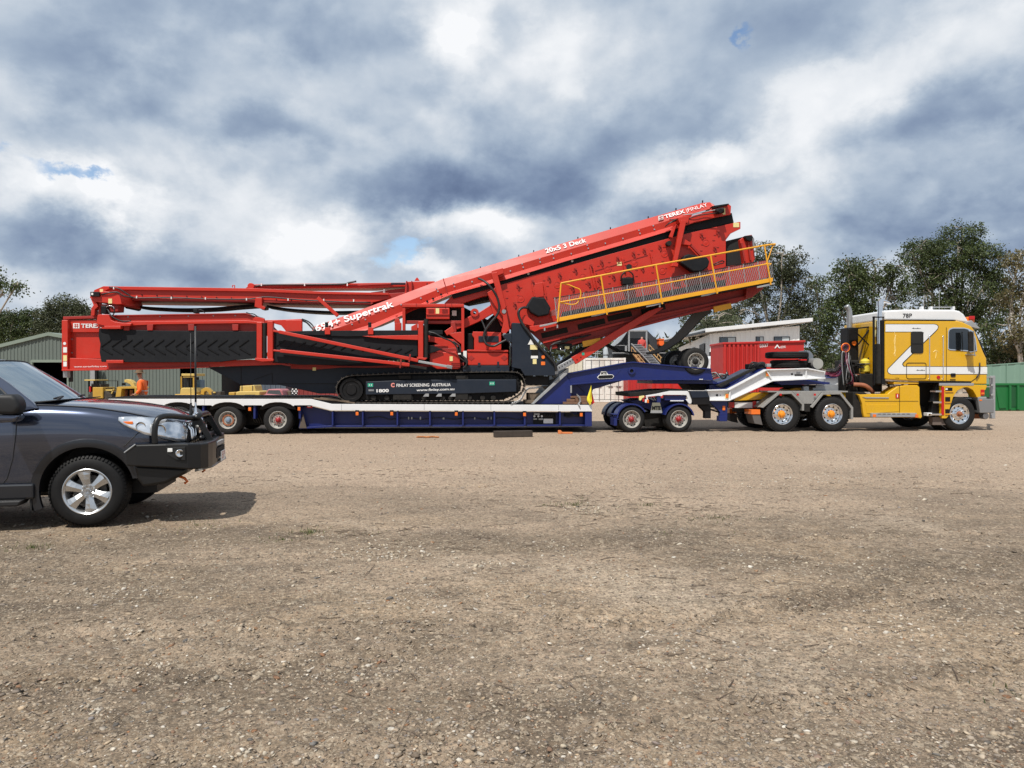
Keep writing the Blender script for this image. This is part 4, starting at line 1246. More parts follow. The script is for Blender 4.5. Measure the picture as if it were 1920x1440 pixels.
    hose('boom_hose', T, HOSE, [(478, 537, 2.0), (500, 534.5, 2.0), (570, 534, 2.0), (640, 533, 2.0), (655, 530, 2.0), (668, 527.5, 2.0)], .03)
    for x in (490, 571, 651): boxp('hose_clip', T, WSTICK, x - 1, 531, x + 1, 536, 1.93, 1.98, 0)
    obj('boom_pin', MB().disc(P(470, 536.5, 2.0), (0, 1, 0), .10, .3, 16), RED, T, .01)
    poly('lattice_section', T, RED2, [(695, 548), (762, 540), (766, 560), (700, 572)], 2.2, 2.6, .01)
    boxp('grey_strut', T, GALV, 718, 543, 722, 561, 1.9, 2.1, .01)
    # drive box on top
    poly('drive_box', T, RED, [(761, 528), (815, 527), (815, 548), (758, 556)], 1.6, 2.7, .015)
    boxp('drive_box_post', T, RED2, 761, 526.5, 763.5, 548, 1.5, 1.59, .01); boxp('drive_box_post', T, RED2, 771, 526.5, 773, 546, 1.5, 1.59, .01)
    poly('lifting_eye', T, RED, [(777, 526.5), (781, 520.5), (783, 520.5), (787, 526.5)], 2.0, 2.05, .0)
    poly('back_frame', T, RED2, [(729, 550), (762, 548), (762, 556), (700, 580), (690, 578)], 1.7, 2.2, .01)
    barp('diagonal_strut', T, RED, (595, 558), (633, 592), 6.5, .5, .62, .01)
    hose('small_hose', T, HOSE, [(564, 600, .3), (575, 605, .3), (582, 612, .3), (590, 621, .2)], .025)
    hose('small_hose', T, HOSE, [(566, 598, .25), (578, 603, .3), (586, 610, .3), (592, 620, .2)], .02)
    # ---- main inclined conveyor: cover, side and skirt
    tA = [(585, 614), (641, 594), (700, 572), (770, 546), (831, 523), (943, 490), (1060, 454.5), (1180, 419.5), (1300, 385), (1317, 380.5), (1331, 379), (1339, 384)]
    fA = [(585, 628), (641, 612.5), (700, 590), (770, 563), (835, 537.5), (943, 504.5), (1060, 470), (1180, 435), (1300, 400), (1330, 392), (1338, 389), (1341, 386.5)]
    bA = [(585, 640), (641, 625), (700, 606.5), (770, 577), (838, 549), (943, 517.5), (1060, 482.5), (1180, 447.5), (1290, 415)]
    cA = [(585, 646), (650, 632), (705, 613), (775, 582), (846, 552), (943, 525.5), (1060, 490), (1180, 455.5), (1262, 431)]
    # cover slopes inward from its fold: top edge further from the camera
    def strip(A, wa, B, wb, th=.03):
        n = min(len(A), len(B)); mb = MB(); vs = []
        for i in range(n):
            a = P(*A[i], wa); b = P(*B[i], wb)
            vs += [a, b, (b[0], b[1] + th, b[2]), (a[0], a[1] + th, a[2])]
        fs = []
        for i in range(n - 1):
            k = i * 4
            for j in range(4): fs.append((k + j, k + (j + 1) % 4, k + 4 + (j + 1) % 4, k + 4 + j))
        fs += [(0, 1, 2, 3), (4 * n - 4, 4 * n - 3, 4 * n - 2, 4 * n - 1)]
        return mb.add(vs, fs)
    half = 5
    for nm, A, wa, B, wb in (('conveyor_cover', tA, .55, fA, .45), ('conveyor_side', fA, .45, bA, .47), ('conveyor_skirt', bA, .47, cA, .36)):
        obj(nm, strip(A[:half + (0 if nm != 'x' else 1)], wa, B[:half], wb), RED, T, .004)
        obj(nm, strip(A[half - 1:], wa, B[half - 1:], wb), RED, T, .004)
    # body behind, far side and belt
    obj('conveyor_body', MB().pp([(x, y + 1.5) for x, y in tA[1:-2]] + [(1290, 405), (1180, 446), (943, 516), (838, 548), (705, 604), (640, 624)], .80, 2.7), RED2, T)
    barp('joint_strip', T, RED2, (831, 522), (839, 551), 1.6, .42, .448, 0)
    for i, (x, y) in enumerate([(655, 590), (800, 534), (900, 503), (972, 481), (1000, 472.5), (1083, 447.5), (1144, 429.5), (1215, 409), (1267, 393.5), (1317, 379)]):
        boxp('top_pin', T, BLACK, x, y - 3.5, x + 1.6, y + 1, .9, .95, 0)
    pin = shared('bolt', MB().disc((0, 0, 0), (0, 1, 0), .022, .02, 8), ALU)
    for x, y in ((660, 608), (685, 599), (723, 583), (752, 571), (789, 559), (818, 541), (821, 546), (850, 531), (852, 537), (885, 528), (957, 508), (979, 494.5), (981, 501), (1012, 485), (1013, 491), (1037, 477), (1038, 484), (1071, 475.5), (1101, 459.5), (1103, 465.5), (1135, 456), (1168, 447), (1198, 431.5), (1200, 437.5), (1225, 423), (1227, 430)):
        put_mesh('bolt', pin, T, P(x, y, .44))
    for x, y in ((812, 560), (827, 552), (801, 565)): obj('skirt_hole', MB().disc(P(x, y, .37), (0, 1, 0), .035, .01, 10), BLACK, T)
    text('model_lettering', T, DECAL, '694+ Supertrak', RIG, (592, 621.5), (739, 574), 11.6, .43, .02, lean=.36)
    text('deck_lettering', T, DECAL, '20x5 3 Deck', RIG, (1024, 474.5), (1100, 453.5), 8.5, .462, .02, lean=.40)
    text('brand_lettering', T, DECAL, 'TEREX', RIG, (1247, 409.5), (1285, 398.5), 6.8, .462, .03, lean=.40)
    text('brand_lettering', T, DECAL, '|FINLAY', RIG, (1288, 397.5), (1327, 386.5), 6.8, .462, .0, lean=.40)
    poly('logo_plate', T, DECAL, [(1234, 405.5), (1243.5, 402.8), (1244, 411), (1234.6, 413.6)], .434, .44, 0)
    for a, b in (((1236, 407.5), (1242.5, 405.6)), ((1236.4, 411), (1242.8, 409.2)), ((1239, 405), (1239.4, 412))): barp('logo_bar', T, RED, a, b, .9, .428, .4335, 0)
    # rubber seal under the conveyor, its black also painting the shadow gap
    poly('seal_and_shadow_gap', T, BLACK, [(846, 551), (943, 523), (1060, 488), (1180, 453), (1264, 430), (1300, 418), (1372, 399), (1376, 418), (1320, 433), (1180, 468), (1060, 503), (943, 533), (905, 545), (850, 560)], .52, .60, .0)
    for x, y in ((990.5, 513), (1073, 489.5), (1009, 0)):
        if y: obj('seal_stud', MB().disc(P(x, y, .5), (0, 1, 0), .035, .02, 12), DECAL, T)
    # head end of the conveyor
    poly('head_plate', T, RED, [(1336, 388), (1366, 381.5), (1368, 384), (1371, 386), (1370, 402), (1340, 408), (1300, 418), (1264, 430), (1262, 424), (1300, 404), (1330, 396)], .34, .44, .01)
    poly('head_lip', T, BLACK, [(1336, 386), (1366, 381.5), (1367, 383.5), (1338, 390)], .2, 2.6, .004)
    poly('head_belt', T, RUBBER, [(1292, 416), (1330, 409), (1371, 402), (1374, 417), (1320, 430), (1286, 432)], .5, 2.5, .01)
    obj('head_motor', MB().tube([P(1342, 397, .2), P(1356, 394, .2)], .085, 14), BLACK, T, smooth=True)
    obj('head_motor', MB().disc(P(1351, 395, .02), (0, 1, 0), .07, .2, 14), BLACK, T, .01)
    hose('small_hose', T, HOSE, [(1255, 412, .3), (1285, 411, .25), (1310, 404, .25), (1345, 399, .2)], .016)
    hose('small_hose', T, STEEL, [(1280, 403, .3), (1300, 401, .25), (1322, 397, .25), (1345, 393, .2)], .012)
    for k in range(4): hose('small_hose', T, HOSE, [(1247 + k * 2, 425 - k * 2, .3), (1255 + k, 419 - k, .2), (1262 + k, 416 - k, .2), (1268, 414 - k, .25)], .014)
    boxp('sticker', T, STICK, 1355, 390, 1360, 402, .33, .338, 0)
    # ---- screen box side plate
    sp = poly('screen_side_plate', T, RED, [(914, 548), (940, 534), (1000, 516), (1160, 472), (1287, 438), (1385, 416), (1388.5, 416), (1388.5, 429), (1374, 436), (1366, 440), (1361, 448), (1361, 540), (1200, 576), (1048, 606), (1044, 614), (993, 622), (960, 620), (925, 590)], .44, .50, .008)
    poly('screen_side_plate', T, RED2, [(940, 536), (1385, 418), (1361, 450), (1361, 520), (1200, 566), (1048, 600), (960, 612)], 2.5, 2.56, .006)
    poly('screen_deck', T, DARK, [(950, 560), (1350, 450), (1350, 510), (1050, 590), (960, 605)], .52, 2.48, 0)
    boxp('sticker', T, STICK, 1375, 417.5, 1386, 426, .43, .436, 0); boxp('sticker', T, STICK, 1157, 491, 1166, 498, .43, .436, 0)
    # spring mounts and clamps on the plate
    mb = MB(); mb.box(-.022, .022, -.035, 0, -.085, .085); mb.box(-.05, .05, -.02, 0, -.02, .02); mb.disc((.02, -.08, .05), (0, 1, 0), .03, .03, 8)
    clamp = shared('deck_clamp', mb, RED2)
    for x, y in ((971, 538), (999, 531), (1029, 523), (1049, 517), (1078.7, 508), (1108, 501.6), (1127.7, 493), (1158, 487), (1187.5, 477.7), (1207.5, 471.5), (1237, 465), (1255, 457), (1315, 443), (1345.5, 437), (965, 572), (1073.5, 541), (1104, 533), (1123.5, 526.6), (1150, 520), (1204, 504), (1340, 468), (985, 596)):
        put_mesh('deck_clamp', clamp, T, P(x, y, .44), (0, -R_(15), 0))
    mb = MB().lathe((0, 0, 0), (0, -1, 0), [(0, .105), (.012, .105), (.012, .08), (.004, .075), (.012, .03), (.012, .001)], 16)
    cap = shared('round_cap', mb, RED, True)
    for x, y in ((1011, 538), (976.7, 560), (1045, 534), (1093, 519), (1139, 504.6), (1189, 493), (1245.6, 475.6), (1323.5, 455), (1242, 508), (1080, 562)):
        put_mesh('round_cap', cap, T, P(x, y, .44))
    mb = MB().lathe((0, 0, 0), (0, -1, 0), [(0, .045), (.02, .035), (.022, .001)], 8)
    stud = shared('plate_stud', mb, RED2, True)
    rr = random.Random(5)
    for r0 in (0, 1, 2, 3):
        for k in range(17):
            x = 950 + k * 24.5 + rr.uniform(-4, 4); y = 545 + r0 * 13 - (x - 950) * .272 + rr.uniform(-2, 2)
            if y < 590 - (x - 1000) * .2 and x < 1356: put_mesh('plate_stud', stud, T, P(x, y, .44), scale=(1.0, .6, .4))
    for (x, y0, y1) in ((1107, 500, 540), (1220, 474, 496), (1113, 502, 540), (998, 533, 556), (1019, 530, 556), (996, 590, 612), (1167, 484, 510)):
        barp('plate_rib', T, RED, (x, y0), (x + (y1 - y0) * .2, y1), 2.2, .38, .438, .004)
    poly('plate_panel', T, RED, [(1000, 532), (1018, 529), (1020, 556), (1001, 558)], .41, .438, .008)
    barp('plate_seam', T, RED2, (1108, 510), (1215, 478), 1.0, .425, .438, 0)
    # motor guards
    poly('motor_guard', T, RUBBER, [(998, 556), (1021.5, 558.5), (1033, 577.5), (1029, 590), (1010, 593.5), (996, 586), (986, 575)], .12, .40, .035)
    poly('motor_guard', T, RUBBER, [(1283, 479), (1291, 476), (1326, 482), (1331, 490), (1328, 500), (1316, 509), (1300, 509), (1284, 498), (1277, 493)], .12, .40, .035)
    obj('porthole', MB().disc(P(1179.5, 500.5, .43), (0, 1, 0), .085, .01, 20), DKIN, T)
    hose('arch_hose', T, HOSE, [(1164, 527, .4), (1166, 516, .35), (1176, 508, .33), (1186, 514, .35), (1188, 526, .4)], .022)
    boxp('drive_unit', T, BLACK, 1167, 520, 1188, 534, .2, .42, .03)
    # upright struts
    def strut(pts, w0, w1, m=RED): poly('support_strut', T, m, pts, w0, w1, .01)
    strut([(921, 512), (932, 510), (949, 575), (944, 583), (941, 583)], .18, .30)
    strut([(922, 508), (943, 502), (944, 512), (935, 516), (923, 515)], .20, .44)
    strut([(942, 583), (949, 581), (954, 610), (956, 618), (946, 628), (940, 622), (944, 604)], .17, .29)
    obj('strut_pin', MB().disc(P(945, 584, .15), (0, 1, 0), .06, .18, 14), STEEL, T)
    obj('strut_pin', MB().disc(P(946, 627.5, .12), (0, 1, 0), .05, .18, 14), STEEL, T)
    strut([(1277, 412), (1287, 414), (1269, 495), (1262, 493)], .12, .26)
    strut([(1271, 408), (1293, 404), (1290, 418), (1274, 418)], .15, .42)
    strut([(1264, 421), (1269, 420), (1261, 446), (1255, 444)], .25, .36)
    strut([(1262, 492), (1272, 494), (1271, 500), (1259, 499)], .12, .3)
    poly('gusset_plate', T, RED, [(1281, 446), (1297, 456), (1294, 460), (1279, 458)], .25, .35, .008)
    barp('gas_strut', T, RED2, (1292, 455), (1316, 480), 4, .28, .36)
    obj('strut_hub', MB().disc(P(1255, 456, .2), (0, 1, 0), .075, .2, 14), DARK, T, .01)
    # A-frame behind the strut
    poly('lift_arm', T, RED, [(833, 569), (846, 556), (860, 547), (885, 537), (926, 527), (930, 552), (905, 556), (872, 567), (850, 572)], .6, .8, .012)
    poly('lift_arm', T, RED, [(867, 600), (886, 590), (895, 588), (926, 568), (931, 584), (900, 602), (873, 614), (866, 616)], .55, .75, .012)
    obj('arm_eye', MB().lathe(P(890, 586, .5), (0, 1, 0), [(0, .05), (0, .12), (.3, .12), (.3, .05)], 18, close=True), RED, T)
    obj('arm_eye', MB().lathe(P(886, 543, .58), (0, 1, 0), [(0, .05), (0, .12), (.1, .12), (.1, .05)], 18, close=True), RED, T)
    poly('far_lift_arm', T, DARK, [(866, 566), (905, 553), (922, 552), (920, 562), (880, 570)], .85, 1.6, 0)
    poly('plate_edge', T, RED2, [(926, 555), (936, 556), (946, 606), (940, 612), (930, 590)], .5, .6, .006)
    poly('dark_backing', T, DARK, [(913, 600), (930, 586), (946, 606), (950, 622), (905, 622)], .9, 2.0, 0)
    # hoses
    hose('feed_hose', T, HOSE, [(897, 522, .3), (906, 526, .2), (915, 533, .1), (925, 545, .08), (933, 560, .1), (936, 578, .1), (931, 592, .1), (920, 605, .1), (911, 618, .1), (907, 632, .1), (912, 645, .05), (925, 649, .05), (938, 643, .05), (950, 637, .08)], .035)
    hose('feed_hose', T, HOSE, [(903, 600, .35), (908, 612, .3), (911, 622, .25), (908, 635, .2)], .028)
    hose('guard_hose', T, HOSE, [(990, 577, .1), (980, 577, .05), (973, 583, .0), (973, 593, .0), (980, 608, -.02), (992, 624, -.02), (1003, 640, -.02), (1016, 655, -.02), (1028, 668, -.02), (1040, 682, -.02), (1043, 695, .0)], .04)
    hose('guard_hose', T, HOSE, [(1031, 655, .3), (1033, 648, .25), (1042, 644, .25), (1052, 644, .3)], .024)
    hose('guard_hose', T, HOSE, [(1034, 650, .2), (1032, 662, .1), (1036, 674, .05), (1044, 688, .05)], .03)
    hose('side_hose', T, HOSE, [(801, 622, .05), (815, 625, .0), (830, 633, -.02), (846, 640, -.02), (856, 650, -.02), (860, 662, -.02), (871, 672, -.02), (875, 683, -.02), (868, 691, .0)], .024)
    hose('side_hose', T, HOSE, [(850, 640, .05), (862, 650, .02), (864, 664, .0), (876, 676, .0), (872, 690, .0)], .028)
    hose('side_hose', T, HOSE, [(852, 643, .05), (858, 655, -.03), (862, 670, -.03), (877, 681, .0)], .022)
    boxp('hose_clip', T, WSTICK, 859, 662, 864, 664.5, -.08, -.06, 0)
    # ---- engine module
    poly('module_top', T, RED, [(754, 569.5), (870, 569.5), (870, 575.5), (754, 576)], .25, .6, .012)
    for x in (780, 834, 846): boxp('module_band', T, RED2, x, 569, x + 1.2, 576, .24, .249, 0)
    boxp('module_post', T, RED, 754.5, 576, 760, 620, .27, .42, .01)
    boxp('module_post', T, RED, 865, 575, 870.5, 660, .27, .42, .01)
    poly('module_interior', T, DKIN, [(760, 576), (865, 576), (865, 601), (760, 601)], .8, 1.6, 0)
    boxp('module_rail', T, RED2, 760, 601, 865, 607, .35, .5, .008)
    en = boxp('air_box', T, RED, 799, 577, 843, 598.5, .26, .7, .02)
    for k in range(4):
        for x in (803, 829): boxp('louvre', en, RED2, x, 579.5 + k * 2.2, x + 10, 580.5 + k * 2.2, .235, .262, 0)
    boxp('sticker', en, STICK, 817, 578, 823.5, 588, .246, .252, 0)
    boxp('box_lip', en, RED, 799, 588.5, 842, 590, .22, .258, .004)
    boxp('white_panel', T, WSTICK, 847.5, 582, 856, 592, .5, .55, .005)
    boxp('cooler', T, DARK, 842, 577, 864, 602, .6, .78, .01)
    polys('module_belly', T, DARK, [([(799, 611), (803, 620), (812, 626), (840, 630), (850, 622), (866, 616), (866, 622), (845, 640), (800, 640)], .7, 1.5)], 0)
    poly('tool_arm', T, RED, [(833, 621), (848, 611), (852, 622), (838, 629)], .3, .5, .012)
    poly('tool_arm', T, RED2, [(845, 604), (853, 603), (856, 622), (849, 628), (846, 618)], .32, .5, .01)
    poly('tool_arm', T, RED, [(853, 607), (868, 603), (868, 613), (855, 618)], .4, .6, .01)
    poly('fuel_cap_post', T, RED, [(739, 605), (741, 597), (748, 597), (750, 605)], .3, .5, .01); boxp('fuel_cap_post', T, RED, 740, 605, 752, 620, .3, .5, .01)
    obj('fuel_cap_pin', MB().disc(P(744.5, 594, .38), (0, 1, 0), .045, .1, 12), RED, T)
    poly('inner_bracket', T, RED, [(771, 612), (783, 606), (783, 624), (771, 624)], .1, .2, .008)
    for q in ([(799, 628), (816, 632), (850, 636), (862, 646), (858, 652), (830, 650), (815, 642), (799, 640)], [(799, 648), (822, 646), (856, 652), (856, 657), (830, 657)], [(840, 625), (866, 622), (866, 646), (858, 640)]):
        poly('folded_leg', T, RED, q, .3, .45, .01)
    # lower machinery boxes
    poly('lower_box', T, RED, [(806, 661), (856, 659), (862, 662), (863, 690), (858, 692), (820, 692), (806, 685)], .2, .7, .02)
    poly('lower_box', T, RED2, [(806, 655), (858, 652), (858, 660), (806, 664)], .24, .6, .01)
    boxp('sticker', T, STICK, 843, 668, 849, 677, .19, .196, 0)
    for k in range(3): boxp('box_rib', T, RED2, 846, 680 + k * 3.5, 863, 681.2 + k * 3.5, .18, .198, 0)
    b1 = poly('control_box', T, RED, [(887, 621.5), (940, 623), (940, 656), (889, 656), (889, 634), (885, 628)], .3, .9, .015)
    boxp('control_panel', b1, SLATE, 897, 630, 935, 641.5, .28, .298, .01)
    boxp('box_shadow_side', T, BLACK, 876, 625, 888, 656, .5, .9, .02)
    b2 = poly('lower_box', T, RED, [(876, 660), (953, 661), (953, 685), (878, 685)], .18, .9, .02)
    for x in (883.5, 945.5): poly('diamond_mark', b2, RED2, [(x - 6, 671), (x, 666), (x + 6, 671), (x, 676.5)], .17, .178, 0)
    poly('lower_box_lid', T, RED, [(876, 655.5), (953, 656.5), (953, 660), (876, 659)], .15, .9, .01)
    boxp('tag_plate', T, WSTICK, 868.5, 658, 875, 672, .12, .13, .003)
    boxp('base_plate', T, SLATE, 868, 685.5, 955, 697, .12, 1.0, .01)
    boxp('base_clamp', T, SLATE, 896, 680, 901, 687, .1, .119, .005); boxp('base_clamp', T, SLATE, 932, 678, 936, 688, .1, .119, .005)
    poly('side_bracket', T, SLATE, [(944, 627), (960, 624), (960, 642), (950, 640), (944, 632)], .1, .3, .01)
    poly('interior_shade', T, DKIN, [(870, 576), (915, 600), (955, 600), (955, 690), (760, 690), (760, 625)], 1.7, 1.8, 0)  # black sheet that paints the shade inside the machine
    poly('chassis_rear', T, SLATE, [(868, 684), (985, 686), (990, 712), (868, 712)], 1.05, 2.3, .01)
    # slate cabinet
    cb = poly('slate_cabinet', T, SLATE, [(960, 605), (980, 606), (994, 624), (1041, 683), (1041, 704.6), (984, 704.6), (976, 692), (960, 689)], .04, .5, .015)
    poly('warning_triangle', cb, WSTICK, [(989.5, 646), (995.5, 635), (1001, 646)], .028, .034, 0)
    for x0, y0, x1, y1, m in ((994, 646.5, 1007.5, 655.5, STICK), (996.5, 657, 1009, 665.5, BLACK), (995.5, 667, 1008.5, 672, WSTICK), (999, 673, 1006, 682.5, STICK), (1014.5, 678, 1022, 684.5, ORANGE)):
        boxp('sticker', cb, m, x0, y0, x1, y1, .028, .034, 0)
    obj('cabinet_button', MB().disc(P(1018.5, 669.5, .0), (0, 1, 0), .05, .035, 14), ORANGE, cb)
    boxp('cabinet_foot', T, BLACK, 984, 705, 1030, 722, .3, .9, .01)
    hose('cabinet_edge', T, HOSE, [(955, 640, .03), (957, 655, .02), (956, 672, .02), (955, 688, .03)], .022)
    # ---- lower frame beneath the screen, walkway shade deepened by the darker red
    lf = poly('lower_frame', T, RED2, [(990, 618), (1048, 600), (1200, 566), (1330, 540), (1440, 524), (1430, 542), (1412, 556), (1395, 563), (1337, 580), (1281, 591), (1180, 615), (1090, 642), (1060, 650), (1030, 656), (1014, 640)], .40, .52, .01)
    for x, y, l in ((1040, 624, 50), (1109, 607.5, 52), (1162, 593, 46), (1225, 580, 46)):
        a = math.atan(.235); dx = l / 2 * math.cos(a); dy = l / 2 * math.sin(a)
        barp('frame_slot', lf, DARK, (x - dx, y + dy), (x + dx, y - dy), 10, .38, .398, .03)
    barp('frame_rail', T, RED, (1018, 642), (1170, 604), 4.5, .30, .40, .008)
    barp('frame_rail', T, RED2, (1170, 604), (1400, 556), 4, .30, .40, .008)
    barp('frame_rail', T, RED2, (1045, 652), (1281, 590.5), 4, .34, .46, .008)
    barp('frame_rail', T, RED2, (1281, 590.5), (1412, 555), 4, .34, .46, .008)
    obj('lower_belt_body', MB().pp([(1070, 640), (1280, 586), (1390, 558), (1380, 568), (1290, 590), (1180, 617), (1080, 648)], .6, 2.4), DARK, T)
    poly('tail_block', T, RED2, [(1400, 540), (1438, 532), (1424, 544), (1408, 558), (1398, 558)], .2, .6, .01)
    poly('red_edge', T, RED, [(993, 612), (1045, 604), (1046, 611), (1012, 618), (1003, 622), (994, 618)], .1, .43, .01)
    poly('front_brace_plate', T, RED, [(985, 590), (1002, 604), (1000, 612), (978, 606), (980, 594)], .14, .3, .01)
    poly('yellow_plate', T, YELL, [(1092, 640), (1126, 633), (1126, 639), (1116, 646), (1094, 651)], .2, .28, .006)
    poly('yellow_plate', T, YELL, [(1338, 575), (1371, 568), (1372, 578), (1340, 586)], .2, .28, .006)
    boxp('hydraulic_pump', T, DARK, 1046, 644, 1073, 656, .3, .6, .03); boxp('hydraulic_pump', T, STICK, 1059, 649, 1068, 655, .25, .3, .02)
    rr = random.Random(3)
    for k in range(9):
        x = 1036 + k * 3; y = 645 - k * .6
        hose('small_hose', T, HOSE, [(x, y + rr.uniform(-2, 2), .3), (x + 14, y - 5 + rr.uniform(-3, 3), .25), (x + 30, y - 9 + rr.uniform(-2, 2), .27), (x + 48, y - 13, .35)], .018)
    hose('small_hose', T, CHROME, [(1049, 653, .2), (1054, 657, .15), (1062, 654, .2)], .01)
    poly('brace_arm', T, RED, [(1071, 670), (1075, 668), (1216, 583), (1236, 576), (1245, 577), (1226, 590), (1080, 683)], .12, .26, .012)
    poly('brace_end', T, STEEL, [(1042, 691), (1047, 685), (1072, 671), (1078, 680), (1055, 693), (1046, 697)], .10, .24, .01)
    for k in range(6): obj('brace_hole', MB().disc(P(1049 + k * 5, 689.5 - k * 3, .09), (0, 1, 0), .018, .008, 8), BLACK, T)
    for x, y in ((1082, 674.5), (1089, 670)): obj('brace_hole', MB().disc(P(x, y, .11), (0, 1, 0), .018, .008, 8), BLACK, T)
    obj('brace_pin', MB().disc(P(1043, 698, .05), (0, 1, 0), .065, .2, 14), STEEL, T, .01); obj('brace_pin', MB().disc(P(1040, 705, .05), (0, 1, 0), .06, .2, 14), DARK, T, .01)
    boxp('sticker', T, GREENST, 1091, 661, 1096, 666, .112, .118, 0)
    barp('black_brace', T, BLACK, (1043, 688), (1093, 652), 7, .5, .7, .01)
    poly('under_wedge', T, BLACK, [(1040, 684), (1060, 672), (1100, 650), (1126, 640), (1110, 655), (1046, 692)], .75, 1.2, 0)
    barp('far_leg', T, BLACK, (1132, 643), (1160, 658), 6, 1.6, 1.8, .01); barp('far_leg', T, BLACK, (1160, 658), (1200, 662.5), 3, 1.6, 1.8, .01)
    # hanging rubber flap
    cp = [(1330, 577), (1312, 587), (1297, 604), (1284, 620), (1268, 636), (1248, 651), (1230, 659), (1212, 663)]
    wd = [17, 19, 18, 16, 14, 10, 7, 3]
    up = []; dn = []
    for i, (x, y) in enumerate(cp):
        a = cp[max(0, i - 1)]; b = cp[min(len(cp) - 1, i + 1)]; l = math.hypot(b[0] - a[0], b[1] - a[1]); nx, ny = -(b[1] - a[1]) / l, (b[0] - a[0]) / l
        up.append((x + nx * wd[i] / 2, y + ny * wd[i] / 2)); dn.append((x - nx * wd[i] / 2, y - ny * wd[i] / 2))
    poly('rubber_flap', T, mat('flap_rubber', (.06, .058, .055), .6, var=.1), up + dn[::-1], 1.0, 1.06, .01)
    poly('rubber_flap', T, RUBBER, [(x + 3, y + 1) for x, y in up] + [(x + 1, y + 1) for x, y in dn[::-1]], 1.3, 1.35, .0)
    # tail end units right of the plate
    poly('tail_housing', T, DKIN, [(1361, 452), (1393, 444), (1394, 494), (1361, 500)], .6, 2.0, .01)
    poly('tail_roller_arm', T, RED, [(1387, 450), (1397, 442), (1410, 440), (1416, 484), (1412, 492), (1394, 494)], .45, .62, .01)
    for a, b in (((1391, 455), (1397, 490)), ((1402, 444), (1408, 488))): barp('arm_rib', T, RED2, a, b, 3, .38, .448, .006)
    poly('tail_motor', T, BLACK, [(1396, 442), (1410, 440.5), (1414, 447), (1408, 453), (1400, 450)], .3, .7, .02)
    obj('tail_shaft', MB().tube([P(1412, 447, .3), P(1413, 462, .3)], .03, 10), STEEL, T, smooth=True)
    hose('small_hose', T, HOSE, [(1337, 496, .3), (1346, 492, .25), (1354, 489, .3), (1358, 491, .35)], .018)
    hose('small_hose', T, HOSE, [(1338, 498, .3), (1348, 495, .25), (1357, 493, .3)], .018)
    poly('red_infill', T, RED, [(1300, 535), (1361, 520), (1362, 500), (1400, 494), (1440, 488), (1441, 520), (1300, 552)], .5, .6, .01)
    poly('shade_filler', T, DARK, [(1055, 585), (1200, 556), (1300, 535), (1360, 524), (1360, 536), (1200, 568), (1050, 598)], .405, .435, 0)  # added dark sheet, paints the shade behind the lower mesh
    # ---- walkway, kick plate, mesh and rails
    w = -.42
    sl = (520.5 - 595.5) / (1449 - 1047)
    yk = lambda x: 595.5 + (x - 1047) * sl
    poly('kick_plate', T, YELL, [(1046, yk(1046)), (1449.5, yk(1449.5)), (1448.5, yk(1448.5) + 7.5), (1047, yk(1047) + 7.5)], w, w + .03, .004)
    P0 = P(1047, yk(1047) + 6, w + .03); P1 = P(1448, yk(1448) + 6, w + .03)
    mb = MB(); vs = []
    for p in (P0, P1):
        for dw, dz in ((0, 0), (.78, 0), (.78, -.05), (0, -.05)): vs.append((p[0], w + .031 + dw, p[2] + dz))
    mb.add(vs, [(0, 1, 2, 3), (4, 5, 6, 7), (0, 1, 5, 4), (1, 2, 6, 5), (2, 3, 7, 6), (3, 0, 4, 7)]); obj('walkway_floor', mb, DARK, T)
    rail = [('rail', [(1051.7, 531), (1127, 516.5), (1230, 496.5), (1333, 478.5), (1434, 460), (1454, 457.5)], .024),
            ('rail', [(1047.5, 567), (1137, 551), (1240, 532.5), (1343, 513), (1443, 494)], .02)]
    for n_, pts, r in rail:
        obj('handrail', MB().tube([P(x, y, w - .02) for x, y in pts], r, 8), YELL, T, smooth=True)
    for a, b in (((1052, 531), (1045.5, 604)), ((1126.5, 516.5), (1138.5, 590)), ((1230, 497), (1242, 570)), ((1332.5, 479), (1345, 550.5)), ((1433.5, 461), (1445.5, 534))):
        obj('handrail_post', MB().tube([P(*a, w - .025), P(*b, w - .025)], .022, 8), YELL, T, smooth=True)
    hose('rail_loop', T, YELL, [(1052, 531, w), (1066, 534, w), (1078, 539, w), (1087, 543, w), (1089, 552, w), (1086, 562, w), (1081, 569, w), (1071, 571, w), (1060, 569, w), (1048, 567, w)], .018)
    hose('rail_loop', T, YELL, [(1454, 458, w), (1449, 462, w), (1445, 472, w), (1440, 486, w), (1437, 494, w), (1441, 498, w), (1446, 494, w)], .018)
    obj('handrail', MB().tube([P(1434, 461, w - .02), P(1437, 461, w + .6)], .02, 8), YELL, T, smooth=True)
    # expanded mesh panels with thin grey uprights
    mt = lambda x: 559 + (x - 1037) * (485.5 - 559) / (1447.5 - 1037)
    wm = .10
    xs = [1040 + 27.2 * k for k in range(16)]
    for i in range(15):
        x0, x1 = xs[i], xs[i + 1]; mb = MB()
        n = 13
        for k in range(n):
            xk = x0 + (x1 - x0) * (k + .5) / n; y0 = mt(xk) + 1; y1 = yk(xk) + 1
            p0, p1 = P(xk, y0, wm), P(xk + 3, y1, wm); m = 7; pts = []
            for j in range(m + 1):
                t = j / m; sx = .011 * (1 if j % 2 else -1) * (1 if k % 2 else -1)
                pts.append((p0[0] + (p1[0] - p0[0]) * t + sx, wm, p0[2] + (p1[2] - p0[2]) * t))
            mb.tube(pts, .0085, 3, caps=False)
        o = obj('mesh_panel', mb, GALV, T, recalc=False, kind='stuff')
        obj('mesh_upright', MB().tube([P(x0, mt(x0), wm - .02), P(x0 + 4, yk(x0), wm - .02)], .013, 6), GALV, T)
